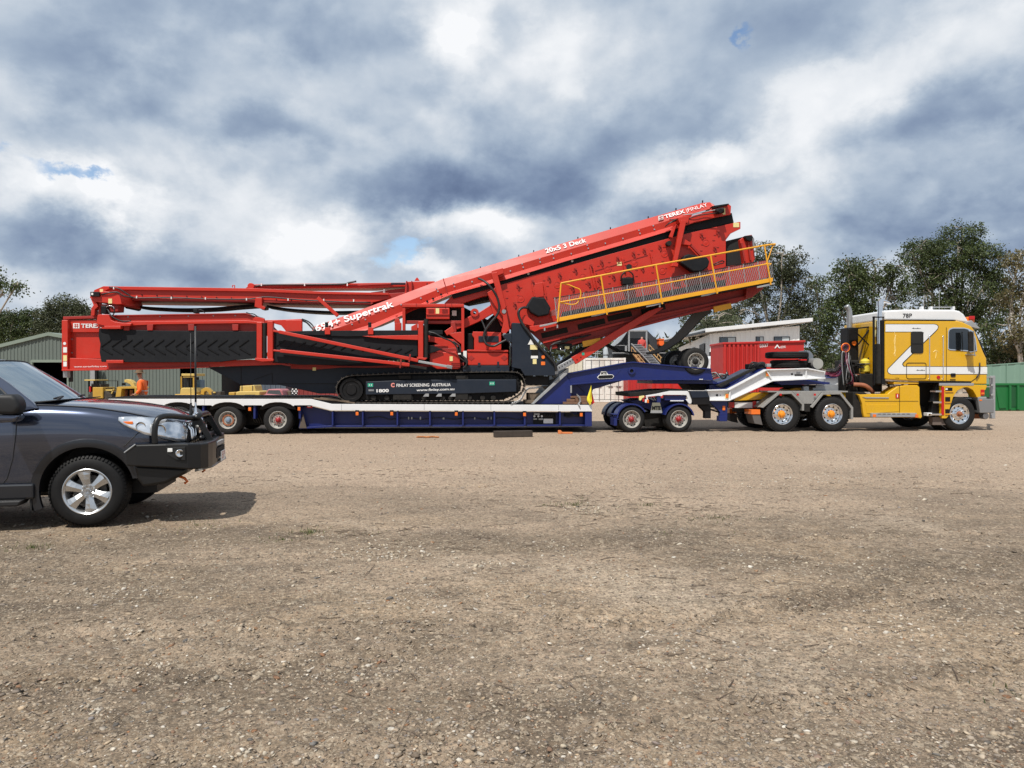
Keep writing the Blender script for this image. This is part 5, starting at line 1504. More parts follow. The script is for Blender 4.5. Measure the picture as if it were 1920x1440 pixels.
    obj('mesh_top_rail', MB().tube([P(1037, mt(1037), wm), P(1240, mt(1240) + 1.5, wm), P(1447.5, mt(1447.5), wm)], .014, 6), BLACK, T)
    for x, y in ((1012, 611), (1109, 592), (1212, 574), (1315, 554), (1420, 538)):
        polys('walkway_bracket', T, GALV, [([(x, y - 1), (x + 33, y - 8), (x + 33, y - 5.5), (x + 14, y - .5), (x, y + 2)], w + .02, w + .10)], .006)
    for x, y in ((1020, 614), (1044, 609), (1236, 570)): boxp('bracket_leg', T, GALV, x, y, x + 2.5, y + 6, w + .05, w + .12, .003)
    for k in range(6): hose('small_hose', T, STEEL, [(1031, 585 + k * 1.6, .3), (1038, 582 + k * 1.8, .2), (1045, 580 + k * 2.2, .1)], .008)
    # ---- crawler tracks
    TRK = mat('track_steel', (.055, .048, .042), .6, metal=.3, var=.3, vscale=8)
    path = [(662, 754.5), (700, 755), (800, 755), (935, 754.5), (962, 748), (980, 735), (984.5, 720), (978, 704), (962, 697.5), (900, 697.5), (820, 699), (740, 701), (690, 703), (655, 705), (638, 713), (630.5, 729), (636, 744), (648, 752)]
    for w0 in (.08, 2.3):
        tr = bpy.data.objects.new('crawler_track', None); COL.objects.link(tr); tr.parent = T; ORG[tr.name] = ORG[T.name]
        q = [Vector(P(x, y, .08)) for x, y in path]; q.append(q[0])
        q = smooth_path(q, 4)
        # resample
        L = [0]
        for a, b in zip(q, q[1:]): L.append(L[-1] + (b - a).length)
        n = int(L[-1] / .145)
        mb = MB(); mb.box(-.066, .066, 0, .52, -.012, .012); mb.box(-.02, .0, 0, .52, .0121, .045)
        shoe = shared('track_shoe', mb, TRK)
        for k in range(n):
            s = L[-1] * k / n; i = max(j for j in range(len(L)) if L[j] <= s); t = (s - L[i]) / max(1e-6, L[i + 1] - L[i]); p = q[i].lerp(q[i + 1], t); d = q[i + 1] - q[i]
            ang = math.atan2(d.z, d.x)
            put_mesh('track_shoe', shoe, tr, (p.x, w0, p.z), (0, -ang + math.pi, 0))
        ins = []
        mb = MB().prism([(p.x, p.z) for p in [Vector(P(*c, .08)) for c in [(662, 750), (935, 750), (960, 744), (977, 733), (979, 718), (972, 706), (958, 701.5), (900, 701.5), (690, 707), (657, 709), (642, 716), (635, 729), (640, 742), (650, 749)]]], w0 + .2, w0 + .42)
        obj('link_chain', mb, BLACK, tr)
        c = Vector(P(658, 731, .08)); c2 = Vector(P(956, 724, .08))
        obj('idler', MB().lathe((c.x, w0 + .06, c.z), (0, 1, 0), [(0, .001), (0, .14), (.03, .16), (.03, .24), (.0, .26), (.0, .33), (.1, .35)], 26), BLACK, tr, smooth=True)
        mb = MB().lathe((c2.x, w0 + .08, c2.z), (0, 1, 0), [(0, .001), (0, .15), (.03, .17), (.03, .28), (.1, .28)], 26)
        for k in range(18): a = k * math.pi / 9; mb.box(c2.x + math.cos(a) * .3 - .025, c2.x + math.cos(a) * .3 + .025, w0 + .1, w0 + .16, c2.z + math.sin(a) * .3 - .025, c2.z + math.sin(a) * .3 + .025)
        obj('sprocket', mb, BLACK, tr)
        fr_ = [(686, 715.6), (760, 712.5), (880, 711.5), (968, 711.5), (968, 734.6), (870, 738), (770, 739), (686, 740)]
        mb = MB().prism([(p[0], p[2]) for p in [P(*c_, .08) for c_ in fr_]], w0 - .03, w0 + .19)
        obj('track_frame', mb, SLATE, tr, .015)
        for x in (700, 725, 770, 795, 830, 845, 880, 905, 925):
            u, _, z = P(x, 746, .08); obj('track_roller', MB().disc((u, w0 + .03, z), (0, 1, 0), .075, .14, 14), DARK, tr, .01)
        for x0, y0, x1, y1 in ((737, 738, 772, 750), (853, 738, 878, 750)):
            a = P(x0, y1, .08); b = P(x1, y0, .08); obj('roller_guard', MB().box(a[0], b[0], w0 - .01, w0 + .02, a[2], b[2]), DARK, tr, .02)
        for x0, x1 in ((747, 770), (855, 878)):
            a = P(x0, 711, .08); b = P(x1, 704, .08); obj('carrier_pad', MB().box(a[0], b[0], w0 + .05, w0 + .3, a[2], b[2]), DARK, tr, .01)
    text('finlay_lettering', T, DECAL, 'FINLAY SCREENING  AUSTRALIA', RIG, (743.5, 725.3), (845, 723.8), 5.6, .043, .015)
    text('phone_lettering', T, DECAL, '1800', RIG, (706, 735.5), (729, 735), 5.6, .043, .035)
    text('web_lettering', T, DECAL, 'www.finlay.com.au', RIG, (781, 733.5), (852, 731.2), 4.2, .043, .02)
    text('c_mark', T, mat('c_mark_red', (.7, .25, .22), .5), 'C', RIG, (733, 725.5), (740, 725.4), 7, .043, .06)
    for x, y in ((694.5, 722), (922.5, 719)):
        boxp('sticker', T, GREENST, x - 5, y - 3.4, x + 5, y + 3.4, .038, .044, 0)
        for dx in (-2, 2): boxp('sticker_mark', T, WSTICK, x + dx - .6, y - 1.5, x + dx + .6, y + 1.5, .034, .0375, 0)
    boxp('sticker', T, STEEL, 691, 730, 701, 733.5, .038, .044, 0)
    for x in (798, 822, 848): poly('slider_plate', T, GALV, [(x - 5, 743.5), (x + 6, 743.5), (x + 6, 738), (x, 738)], .05, .07, 0)
    return T


machine()


# ------------------------------------------------------------------ wheels
def wheel_meshes(key, R, rr, wd, rim_m, hub_m, hub_r, holes=10, deep=.06, hub_out=.04, lug=False, simple=False):
    """tyre, rim and hub meshes, centred, outer face towards -w"""
    mb = MB().lathe((0, 0, 0), (0, 1, 0), [(.02, rr), (.0, rr + .01), (-.012, rr + (R - rr) * .35), (-.004, R - .05), (.012, R - .018), (.035, R), (wd * .5, R + .004), (wd - .035, R), (wd - .01, R - .02), (wd, R - .06), (wd, rr + .02), (wd - .04, rr)], 40)
    mb.v = [tuple(q) for q in mb.v]
    if lug:
        for k in range(40):
            a = 2 * math.pi * k / 40
            for side in (0, 1):
                a2 = a + side * math.pi / 40; w0, w1 = (.004, wd * .42) if side == 0 else (wd * .58, wd - .004)
                n = len(mb.v); da = .055
                for r in (R - .01, R + .012):
                    for ww in (w0, w1):
                        for aa in (a2 - da, a2 + da): mb.v.append((math.cos(aa) * r, ww, math.sin(aa) * r))
                mb.f += [tuple(n + i for i in f) for f in ((0, 1, 3, 2), (4, 5, 7, 6), (0, 1, 5, 4), (2, 3, 7, 6), (0, 2, 6, 4), (1, 3, 7, 5))]
    else:
        for k in (1, 2, 3):
            mb.lathe((0, wd * k / 4 - .004, 0), (0, 1, 0), [(0, R + .0005), (0, R + .006), (.008, R + .006), (.008, R + .0005)], 32)
    ty = shared('tyre', mb, TYRE, True)
    mb = MB().lathe((0, 0, 0), (0, 1, 0), [(.0, rr + .012), (-.006, rr + .004), (.0, rr - .008), (.03, rr - .018), (deep, rr - .03), (deep + .02, rr * .70), (deep - .01, rr * .55), (deep - .01, .001)], 36)
    if not simple:
        pass
    rm = shared('rim', mb, rim_m, True)
    hl = MB()
    for k in range(holes):
        a = 2 * math.pi * (k + .5) / holes; hl.disc((math.cos(a) * rr * .745, deep + .004, math.sin(a) * rr * .745), (0, 1, 0), rr * .075, .01, 8)
    hm = shared('rim_hole', hl, DKIN)
    nt_ = MB()
    for k in range(10):
        a = 2 * math.pi * k / 10; nt_.disc((math.cos(a) * rr * .47, deep - .045, math.sin(a) * rr * .47), (0, 1, 0), rr * .055, .04, 6)
    nm = shared('wheel_nut', nt_, hub_m if hub_m is REDHUB else STEEL)
    hb = shared('hub', MB().lathe((0, deep - .012, 0), (0, -1, 0), [(0, hub_r * 1.15), (.02, hub_r * 1.1), (.03, hub_r * .85), (hub_out + .04, hub_r * .75), (hub_out + .06, hub_r * .4), (hub_out + .06, .001)], 16), hub_m, True)
    return dict(tyre=ty, rim=rm, hole=hm, nut=nm, hub=hb)


def put_wheel(par, W, u, w, z, inner=False, spin=0.0, name='wheel'):
    e = bpy.data.objects.new(name, None); COL.objects.link(e); e.parent = par
    off = ORG.get(par.name, (0, 0, 0)); e.location = (u - off[0], w - off[1], z - off[2]); e.rotation_euler = (0, spin, 0)
    ORG[e.name] = (0, 0, 0)
    put_mesh('tyre', W['tyre'], e, (0, 0, 0))
    if not inner:
        put_mesh('rim', W['rim'], e, (0, 0, 0)); put_mesh('rim_holes', W['hole'], e, (0, 0, 0)); put_mesh('wheel_nuts', W['nut'], e, (0, 0, 0)); put_mesh('hub', W['hub'], e, (0, 0, 0))
    else:
        put_mesh('rim', W['rim'], e, (0, 0, 0))
    return e


PRIM = mat('pale_rim_paint', (.33, .32, .295), .5, var=.12, vscale=8, dirt=.35, dirtcol=(.22, .15, .09))
W_LOW = wheel_meshes('low', .402, .235, .23, PRIM, REDHUB, .07)
W_BLUEHUB = dict(W_LOW); W_BLUEHUB['hub'] = shared('hub', MB().lathe((0, .05, 0), (0, -1, 0), [(0, .08), (.02, .075), (.05, .05), (.06, .001)], 12), mat('pale_blue_hub', (.16, .22, .30), .4), True); W_BLUEHUB['nut'] = shared('wheel_nut', MB().lathe((0, .035, 0), (0, 1, 0), [(0, .12), (0, .16), (.01, .16), (.01, .12)], 20), RUST)
W_DOL = wheel_meshes('dolly', .385, .245, .235, PRIM, REDHUB, .075)
W_TRK = wheel_meshes('truck', .515, .295, .27, CHROME, ORHUB, .10, lug=True, deep=.10, hub_out=.05)
W_STR = wheel_meshes('steer', .505, .295, .30, CHROME, RUST, .075, deep=.03, hub_out=.05)
W_SPR = wheel_meshes('spare', .392, .235, .24, PRIM, DARK, .08, deep=.08, hub_out=.0)


# ------------------------------------------------------------------ low loader trailer
def marker(par, x, y, w, m=ORANGE, name='marker_light'):
    boxp(name, par, m, x - 2.6, y - 3, x + 2.6, y + 3.4, w, w + .03, .008)
    boxp('light_bracket', par, BLACK, x - 3.4, y - 6.5, x + 3.4, y - 3.4, w + .005, w + .05, .0)


def low_loader():
    P = RIG.P
    T = thing('low_loader_trailer', 'long blue low loader trailer with white deck edges carrying the red machine', 'trailer', RIG, P(700, 780)[0], 1.5)
    rail = [(203, 748), (583, 748), (622, 757.5), (1110, 759.5), (1110, 771.5), (620, 769.5), (583, 760), (553, 760)]
    for c in (521, 427, 334, 240):
        for a in range(0, 181, 20): rail.append((c + 31 * math.cos(R_(a)) if True else 0, 766 - 12 * math.sin(R_(a)) if abs(math.cos(R_(a))) < .99 else 760))
        rail.append((c - 33, 760))
    rail += [(203, 760)]
    poly('deck_rail', T, WHITE, rail, 0, .07, .006)
    for x in (383, 640, 795, 920, 1047): boxp('rail_joint', T, GALV, x, 748 + (10 if x > 620 else 0), x + .7, 759 + (10 if x > 620 else 0), -.002, .0, 0)
    poly('deck', T, DARK, [(203, 744.8), (590, 745), (640, 755), (660, 757), (1108, 758), (1108, 763), (620, 760), (583, 751), (203, 751)], .075, 2.95, .004)
    poly('deck_rail', T, WHITE, [(203, 748), (583, 748), (622, 757.5), (1110, 759.5), (1110, 771.5), (620, 769.5), (583, 760), (203, 760)], 2.96, 3.03, .006)
    poly('ramp_cover', T, DARK, [(585, 746), (612, 744.5), (648, 752), (660, 757), (625, 757)], .09, .9, .006)
    for a, b in (((588, 747), (655, 753)), ((600, 746), (665, 756))): barp('ramp_strap', T, TIMBER, a, b, 2.5, .03, .085, .004)
    # beam, outriggers, flanges
    poly('main_beam', T, BLUE, [(565, 762), (583, 762), (620, 771), (1104, 773), (1104, 797.5), (620, 799.5), (600, 802), (560, 803)], .30, .42, .006)
    poly('main_beam', T, BLUE, [(565, 762), (620, 771), (1104, 773), (1104, 797.5), (620, 799.5), (560, 803)], 2.5, 2.62, .006)
    poly('rear_beam', T, DARK, [(203, 760), (566, 760), (566, 797), (203, 797)], .75, 2.3, .006)
    poly('bottom_flange', T, BLUE, [(560, 801.5), (620, 797.5), (1106, 796), (1106, 799), (620, 801), (562, 804.5)], .12, .55, .005)
    for x in (623.5, 680, 745, 806, 868, 927, 984, 1050, 1105):
        boxp('outrigger', T, BLUE, x - 1.5, 771, x + 1.5, 798 if x < 1100 else 800, .03, .29, .005)
    boxp('end_plate', T, BLUE, 1097, 772, 1110, 799.5, .02, .06, .01)
    boxp('front_frame', T, BLUE, 1092, 760, 1108, 800, .43, 2.9, .01)
    for x in (379, 475, 560): boxp('hanger', T, BLUE, x, 761, x + 4, 785, .05, .3, .006)
    barp('long_pipe', T, BLUE, (684, 785), (985, 785), 1.2, .27, .298, 0)
    rr = random.Random(4)
    for i, x in enumerate((765, 771, 787, 830, 889, 914, 920)): boxp('tie_hook', T, STEEL, x, 782 + rr.uniform(-1, 1), x + 1.8 + rr.uniform(0, 2), 786.5, .24, .268, .004)
    for k in range(5):
        x = 690 + k * 60; hose('air_line', T, HOSE, [(x, 784, .26), (x + 20, 782 + rr.uniform(-2, 2), .26), (x + 40, 786, .26), (x + 58, 784, .26)], .012)
    # gauge box
    boxp('gauge_recess', T, DKIN, 1000, 774.5, 1042, 795, .25, .298, .0)
    for x in (1002, 1009.5, 1016): obj('gauge', MB().disc(P(x, 780.5, .2), (0, 1, 0), .03, .04, 14), WHITE, T)
    boxp('gauge_plate', T, WSTICK, 1019, 785, 1037, 794, .21, .245, .01)
    for x0, x1, y0, y1 in ((1000, 1007, 784.5, 787), (1010, 1018, 784.5, 787.5), (1001, 1012, 775, 778)): boxp('valve_handle', T, STEEL, x0, y0, x1, y1, .2, .24, .004)
    for k in range(6): hose('air_line', T, HOSE, [(1021 + k * 3, 775, .24), (1020 + k * 3.5, 779 + rr.uniform(-1, 1), .22), (1024 + k * 3, 784, .24)], .012)
    for k in range(5): hose('air_line', T, HOSE, [(1058, 776 + k, .25), (1070, 774 + k * 2, .2), (1082, 781 - k, .2), (1092, 777, .25)], .012)
    for x, y in ((468, 767), (560.6, 766.5), (669.5, 775.5), (734.5, 775.5), (855.6, 776), (983.7, 777), (1090, 777.5)): marker(T, x, y, -.01 if x < 1000 else .0)
    poly('red_reflector', T, REDLENS, [(575, 761), (585, 761), (586, 765), (576, 765)], .08, .10, .003)
    boxp('sticker', T, WSTICK, 577, 761.2, 582, 763, .074, .079, 0)
    # mud flap and hoses by the axles
    poly('mud_flap', T, mat('dusty_rubber', (.09, .07, .055), .9), [(568, 776), (575, 803), (560.5, 803)], .1, .16, .006)
    for k in range(4): hose('brake_hose', T, HOSE, [(470 + k * 5, 775, .5), (474 + k * 5, 785, .45), (480 + k * 4, 793, .5)], .015)
    # wheel groups
    for i, x in enumerate((521, 427, 334, 240)):
        u, _, z = P(x, 790.5, .06)
        put_wheel(T, W_BLUEHUB if x == 427 else W_LOW, u, .06, .402, spin=.3 * i)
        put_wheel(T, W_LOW, u, .32, .402, inner=True)
        put_wheel(T, W_LOW, u, 2.45, .402, inner=True)
        obj('axle', MB().tube([(u, .3, .402), (u, 2.7, .402)], .07, 10), DARK, T)
        mb = MB().lathe((u, .02, .402), (0, 1, 0), [(0, .44), (0, .47), (.5, .47), (.5, .44)], 14, 25, 155, close=True)
        q = poly('wheel_cover', T, DARK, [(x + 34 * math.cos(R_(a)), 768 - 15 * math.sin(R_(a))) for a in range(0, 181, 18)] + [(x - 30, 768), (x, 760), (x + 30, 768)], .08, .60, 0)
    # gooseneck
    arm = [(1061, 702), (1173, 681.5), (1187, 680), (1250, 686), (1333, 693), (1337, 712), (1180, 712), (1071, 721.5)]
    for w0 in (.30, 2.35):
        poly('gooseneck_arm', T, BLUE, arm, w0, w0 + .3, .012)
        poly('arm_flange', T, BLUE, [(1060, 700.5), (1173, 679.5), (1188, 678), (1250, 684), (1334, 691), (1334, 693.2), (1250, 686.2), (1187, 680.2), (1173, 681.7), (1061, 702.7)], w0 - .07, w0 + .37, .004)
        poly('arm_flange', T, BLUE, [(1071, 719.5), (1180, 710.2), (1337, 710.2), (1337, 712.8), (1180, 712.8), (1071, 722)], w0 - .07, w0 + .37, .004)
    poly('swan_plate', T, BLUE, [(1001, 757.5), (1061, 702), (1072, 721.5), (1072, 757.5)], .22, .32, .01)
    poly('swan_flange', T, GALV, [(996, 757.5), (1056, 700), (1062, 699), (1064, 701), (1001, 758)], .14, .5, .004)
    poly('traction_ramp', T, mat('chequer_grey', (.15, .15, .15), .7, var=.3, vscale=20), [(1000, 755), (1030, 722), (1031, 713), (1050, 702), (1066, 690), (1066, 698), (1060, 701)], .6, 2.4, .004)
    poly('swan_web', T, BLUE, [(1072, 721), (1170, 713), (1112, 730), (1104, 757.5), (1072, 757.5)], .55, .75, .01)
    barp('swan_rib', T, BLUE, (1084, 722), (1098, 735), 2, .5, .548, .004)
    boxp('hydraulic_rod', T, GALV, 1069.5, 723, 1072.5, 737, .16, .21, .01)
    obj('pivot_boss', MB().lathe(P(1184.5, 695.5, .25), (0, 1, 0), [(0, .055), (0, .10), (.05, .10), (.05, .055)], 22, close=True), BLUE, T)
    obj('pivot_hole', MB().disc(P(1184.5, 695.5, .29), (0, 1, 0), .052, .009, 18), DKIN, T)
    poly('arm_crease', T, BLUE, [(1160, 690), (1164, 694), (1156, 702), (1152, 705)], .292, .298, 0)
    poly('lower_chassis', T, BLUE, [(1224, 713.5), (1335, 713), (1345, 716), (1345, 720), (1224, 719.5)], .5, 2.5, .01)
    poly('kingpin_plate', T, DARK, [(1290, 720), (1345, 720), (1335, 732), (1300, 732)], .9, 2.0, .01)
    boxp('sticker', T, WSTICK, 1311, 710.5, 1318, 711.8, .222, .228, 0)
    for k in range(9):
        hose('air_line', T, HOSE if k % 3 else GALV, [(1332, 700 + k * 1.6, .5), (1342 + k, 702 + rr.uniform(-4, 4), .4), (1350 + k * 2, 706 + rr.uniform(-5, 5), .4), (1362, 700 + rr.uniform(-6, 8), .5)], .016)
    # maker's badge
    bg = poly('badge', T, WSTICK, [(1127, 696.5), (1137, 696.5), (1140, 702), (1148, 702), (1151.5, 705.5), (1148, 710), (1123, 711), (1119.5, 707.5), (1123, 703.2), (1125, 702.5)], .285, .296, .002)
    poly('badge_bar', bg, BLACK, [(1124, 704), (1148, 703), (1150, 705.5), (1147.5, 708.8), (1123.5, 709.8), (1121.2, 707.3)], .278, .2845, 0)
    text('badge_lettering', bg, BLACK, 'MTE', RIG, (1127, 702), (1137.5, 701.7), 4.5, .282, .04)
    return T


low_loader()


def spare_axle():
    P = RIG.P
    T = thing('spare_axle', 'pair of dual wheels on an axle resting on top of the blue gooseneck', 'axle', RIG, P(1305, 677, .25)[0], 1.5, z0=1.8)
    u, _, z = P(1305, 677.5, .25)
    put_wheel(T, W_SPR, u, .25, z); u2, _, z2 = P(1303, 677, .27)
    put_wheel(T, W_SPR, u - .05, .53, z, inner=True); put_wheel(T, W_SPR, u, 2.2, z, inner=True); put_wheel(T, W_SPR, u, 2.5, z, inner=False)
    obj('axle_beam', MB().tube([(u, .5, z), (u, 2.4, z)], .075, 10), DARK, T)
    return T


spare_axle()


# ------------------------------------------------------------------ dolly
def dolly():
    P = RIG.P
    T = thing('dolly_trailer', 'blue and white dolly with two rows of red hubbed wheels and blue mudguards', 'dolly', RIG, P(1250, 790)[0], 1.3)
    for i, (x, r) in enumerate(((1184.5, 0), (1273.3, .5))):
        u = P(x, 788, .02)[0]
        for j, w in enumerate((.02, .30, .98, 1.26)):
            put_wheel(T, W_DOL, u, w, .385, inner=j > 0, spin=r)
        put_wheel(T, W_DOL, u, 1.9, .385, inner=True); put_wheel(T, W_DOL, u, 2.18, .385, inner=True)
        obj('axle', MB().tube([(u, .2, .385), (u, 2.3, .385)], .06, 10), DARK, T)
        for w0, w1 in ((-.0, .55), (.92, 1.52), (1.85, 2.4)):
            a0, a1 = (28, 178) if i == 0 else (12, 165)
            mb = MB(); n = 12; pts = []
            for rr_ in (.425, .445):
                seq = [(u + math.cos(R_(a0 + (a1 - a0) * k / n)) * rr_, .400 + math.sin(R_(a0 + (a1 - a0) * k / n)) * rr_ * .98) for k in range(n + 1)]
                pts += seq if rr_ < .43 else seq[::-1]
            mb.prism(pts, w0, w1); g = obj('mudguard', mb, BLUE, T, .004)
            mb = MB()
            for rr_ in (.405, .450):
                pass
            pts = [(u + math.cos(R_(a0 + (a1 - a0) * k / n)) * .452, .400 + math.sin(R_(a0 + (a1 - a0) * k / n)) * .445) for k in range(n + 1)] + [(u + math.cos(R_(a1 - (a1 - a0) * k / n)) * .415, .400 + math.sin(R_(a1 - (a1 - a0) * k / n)) * .405) for k in range(n + 1)]
            obj('guard_edge', MB().prism(pts, w0 - .02, w0 - .001), BLUE, g, 0)
            if i == 0 and w0 < .5:
                for k in range(3): obj('guard_tread', MB().box(u - .50 - k * .02, u - .37, w0 + .02, w1 - .02, .40 + k * .07 - .03, .405 + k * .07 - .01), BLUE, g, 0)
                obj('guard_end', MB().box(u - .52, u - .43, w0, w1, .20, .42), BLUE, g, .01)
    # chassis between the rows
    poly('cross_frame', T, DARK, [(1205, 775), (1255, 775), (1250, 800), (1210, 800)], .6, 2.0, .01)
    poly('rear_frame', T, BLUE, [(1180, 752), (1200, 748), (1290, 748), (1290, 766), (1235, 775), (1218, 768), (1196, 760)], .6, 1.9, .01)
    poly('rear_deck', T, DARK, [(1181, 737), (1250, 730.5), (1290, 730), (1290, 733), (1262, 734), (1211, 742), (1182, 744)], .2, 2.3, .006)
    poly('side_channel', T, WHITE, [(1211, 741.5), (1230, 738.5), (1256, 733), (1289, 733), (1292, 736), (1297.5, 752), (1296, 757), (1292, 757), (1286, 749), (1290, 748), (1287, 740.5), (1243, 740.5), (1241, 743), (1234, 742), (1225, 743), (1214, 744), (1217, 754), (1213, 752)], .05, .11, .006)
    poly('channel_web', T, GALV, [(1243, 735), (1287, 734.5), (1288, 739.5), (1245, 740)], .115, .16, .0)
    boxp('ram_body', T, BLUE, 1246, 741, 1287, 751, .12, .3, .02)
    boxp('ram_rod', T, WHITE, 1257, 750.5, 1282, 752.5, .10, .15, .004)
    boxp('ram_mount', T, BLUE, 1232, 740, 1239, 755, .08, .3, .01)
    poly('yellow_lug', T, STICK, [(1198.5, 743), (1208, 741.5), (1208, 745), (1204, 747), (1202, 751), (1198.5, 750.5)], .0, .05, .006)
    for x, y, m in ((1206.5, 750, REDLENS), (1211, 752, WSTICK), (1215, 752.5, ORANGE)): boxp('small_lamp', T, m, x - 1.5, y - 3, x + 1.8, y + 3, .0, .04, .005)
    rr = random.Random(9)
    for k in range(8): hose('air_line', T, HOSE if k % 2 else GALV, [(1216 + k * 2, 744, .15), (1220 + k * 2, 748 + rr.uniform(-2, 2), .12), (1226 + k, 751 + rr.uniform(-3, 3), .14), (1232, 746 + rr.uniform(-3, 3), .16)], .012)
    bp = poly('maker_plate', T, STICK, [(1223.5, 755), (1237.5, 755), (1242, 774.5), (1219.5, 774.5)], -.02, .0, .004)
    bp.data.materials[0] = mat('dull_brass_plate', (.17, .165, .125), .6, var=.2)
    poly('plate_foot', bp, GALV, [(1220.4, 769.5), (1241, 769.5), (1242, 774.5), (1219.5, 774.5)], -.03, -.0205, .002)
    text('plate_lettering', bp, BLACK, 'MTE', RIG, (1222.5, 768), (1238.5, 768), 6.5, -.024, .05)
    # black toolbox and neck
    poly('toolbox', T, BLACK, [(1292, 733.5), (1325, 733.5), (1331, 745), (1331, 759), (1300, 759), (1297, 746)], -.02, .5, .015)
    poly('toolbox_lid', T, SLATE, [(1293, 733), (1324, 733), (1330, 745), (1298, 746)], -.035, -.021, .006)
    poly('neck_web', T, WHITE, [(1326, 732.5), (1367.5, 731.2), (1438, 694), (1515, 692), (1547, 698), (1547, 709.5), (1511, 711), (1449, 714), (1367.5, 750.8), (1331, 751)], .07, .14, .006)
    for pts in ([(1326, 731), (1367, 729.8), (1437.5, 692.4), (1515, 690), (1548, 696.3), (1548, 698.4), (1515, 692.2), (1438.5, 694.4), (1368, 731.8), (1326, 733)], [(1331, 749.6), (1367, 749.6), (1448, 712.8), (1511, 709.5), (1548, 708), (1548, 710), (1511, 711.8), (1449, 715), (1368, 751.6), (1331, 751.6)]):
        poly('neck_flange', T, WHITE, pts, -.03, .20, .004)
    for a, b in (((1369, 732), (1368, 750)), ((1438, 695), (1449, 713)), ((1512, 692), (1512, 710))): barp('neck_rib', T, WHITE, a, b, 2.0, .0, .069, .004)
    poly('neck_web', T, WHITE, [(1326, 733), (1367.5, 731), (1438, 694), (1515, 691), (1547, 698), (1547, 710), (1449, 714), (1367.5, 751), (1331, 751)], 2.2, 2.3, .006)
    poly('neck_deck', T, BLUE, [(1335, 730), (1362, 728), (1392, 711), (1432, 691), (1440, 692), (1368, 731)], .3, 2.1, .008)
    poly('ramp_rail', T, DARK, [(1344, 723), (1400, 696), (1416, 690), (1418, 693), (1352, 726)], .35, .5, .006)
    poly('ramp_rail', T, BLUE, [(1330, 722), (1420, 697), (1425, 704), (1370, 729), (1330, 730)], .6, 2.0, .01)
    poly('fifth_wheel_plate', T, BLUE, [(1450, 714), (1512, 711.5), (1556, 717), (1556, 720.5), (1465, 722)], .4, 2.0, .008)
    poly('under_neck', T, DARK, [(1446, 712), (1515, 710), (1515, 716), (1446, 717)], .5, 1.9, 0)
    boxp('wing_panel', T, WHITE, 1547, 704, 1572, 722, .9, 1.4, .02)
    for x, y in ((1344.5, 741), (1350.5, 741)): obj('neck_hole', MB().disc(P(x, y, .064), (0, 1, 0), .035 if x < 1348 else .015, .005, 12), BLACK, T)
    obj('neck_hole', MB().disc(P(1485, 701.5, .064), (0, 1, 0), .03, .005, 12), BLACK, T)
    boxp('neck_slot', T, BLACK, 1490, 702, 1505, 704.6, .06, .069, .004); boxp('neck_handle', T, STEEL, 1494, 698, 1501, 701, .05, .069, .004)
    for x, y in ((1439.5, 701.5), (1363.5, 742.5)):
        boxp('lamp_base', T, STICK, x - 4, y - 5, x + 4, y + 5, .045, .068, .01); boxp('marker_light', T, ORANGE, x - 2.4, y - 3.5, x + 2.4, y + 3.5, .02, .044, .01)
    # legs
    poly('landing_leg', T, BLUE, [(1331, 752), (1364, 752), (1364, 789.5), (1350, 789.5), (1350, 773), (1344, 766), (1331, 754)], .12, .3, .01)
    boxp('leg_shoe', T, BLUE, 1349, 780, 1363, 790, .08, .34, .006)
    poly('stand_leg', T, BLACK, [(1312, 759), (1331, 759), (1333, 766), (1333, 784.5), (1322, 784.5), (1322, 772), (1312, 762)], .1, .32, .01)
    barp('leg_tie', T, BLACK, (1330, 767), (1352, 774), 3, .18, .24, .004)
    boxp('marker_light', T, ORANGE, 1355, 761, 1360, 769.5, .09, .119, .01)
    # winch clutter and cables between spares and ramp
    for k in range(12): hose('control_cable', T, HOSE, [(1404 + k * 2, 692 - k * .4, .5), (1410 + k * 2, 682 + rr.uniform(-3, 3), .45), (1424 + k, 684 + rr.uniform(-4, 4), .45), (1436, 690 + rr.uniform(-4, 2), .5)], .022)
    boxp('valve_box', T, DARK, 1410, 682, 1436, 692, .6, 1.2, .03)
    boxp('small_box', T, GALV, 1438, 682, 1446, 688, .3, .5, .01)
    return T


dolly()


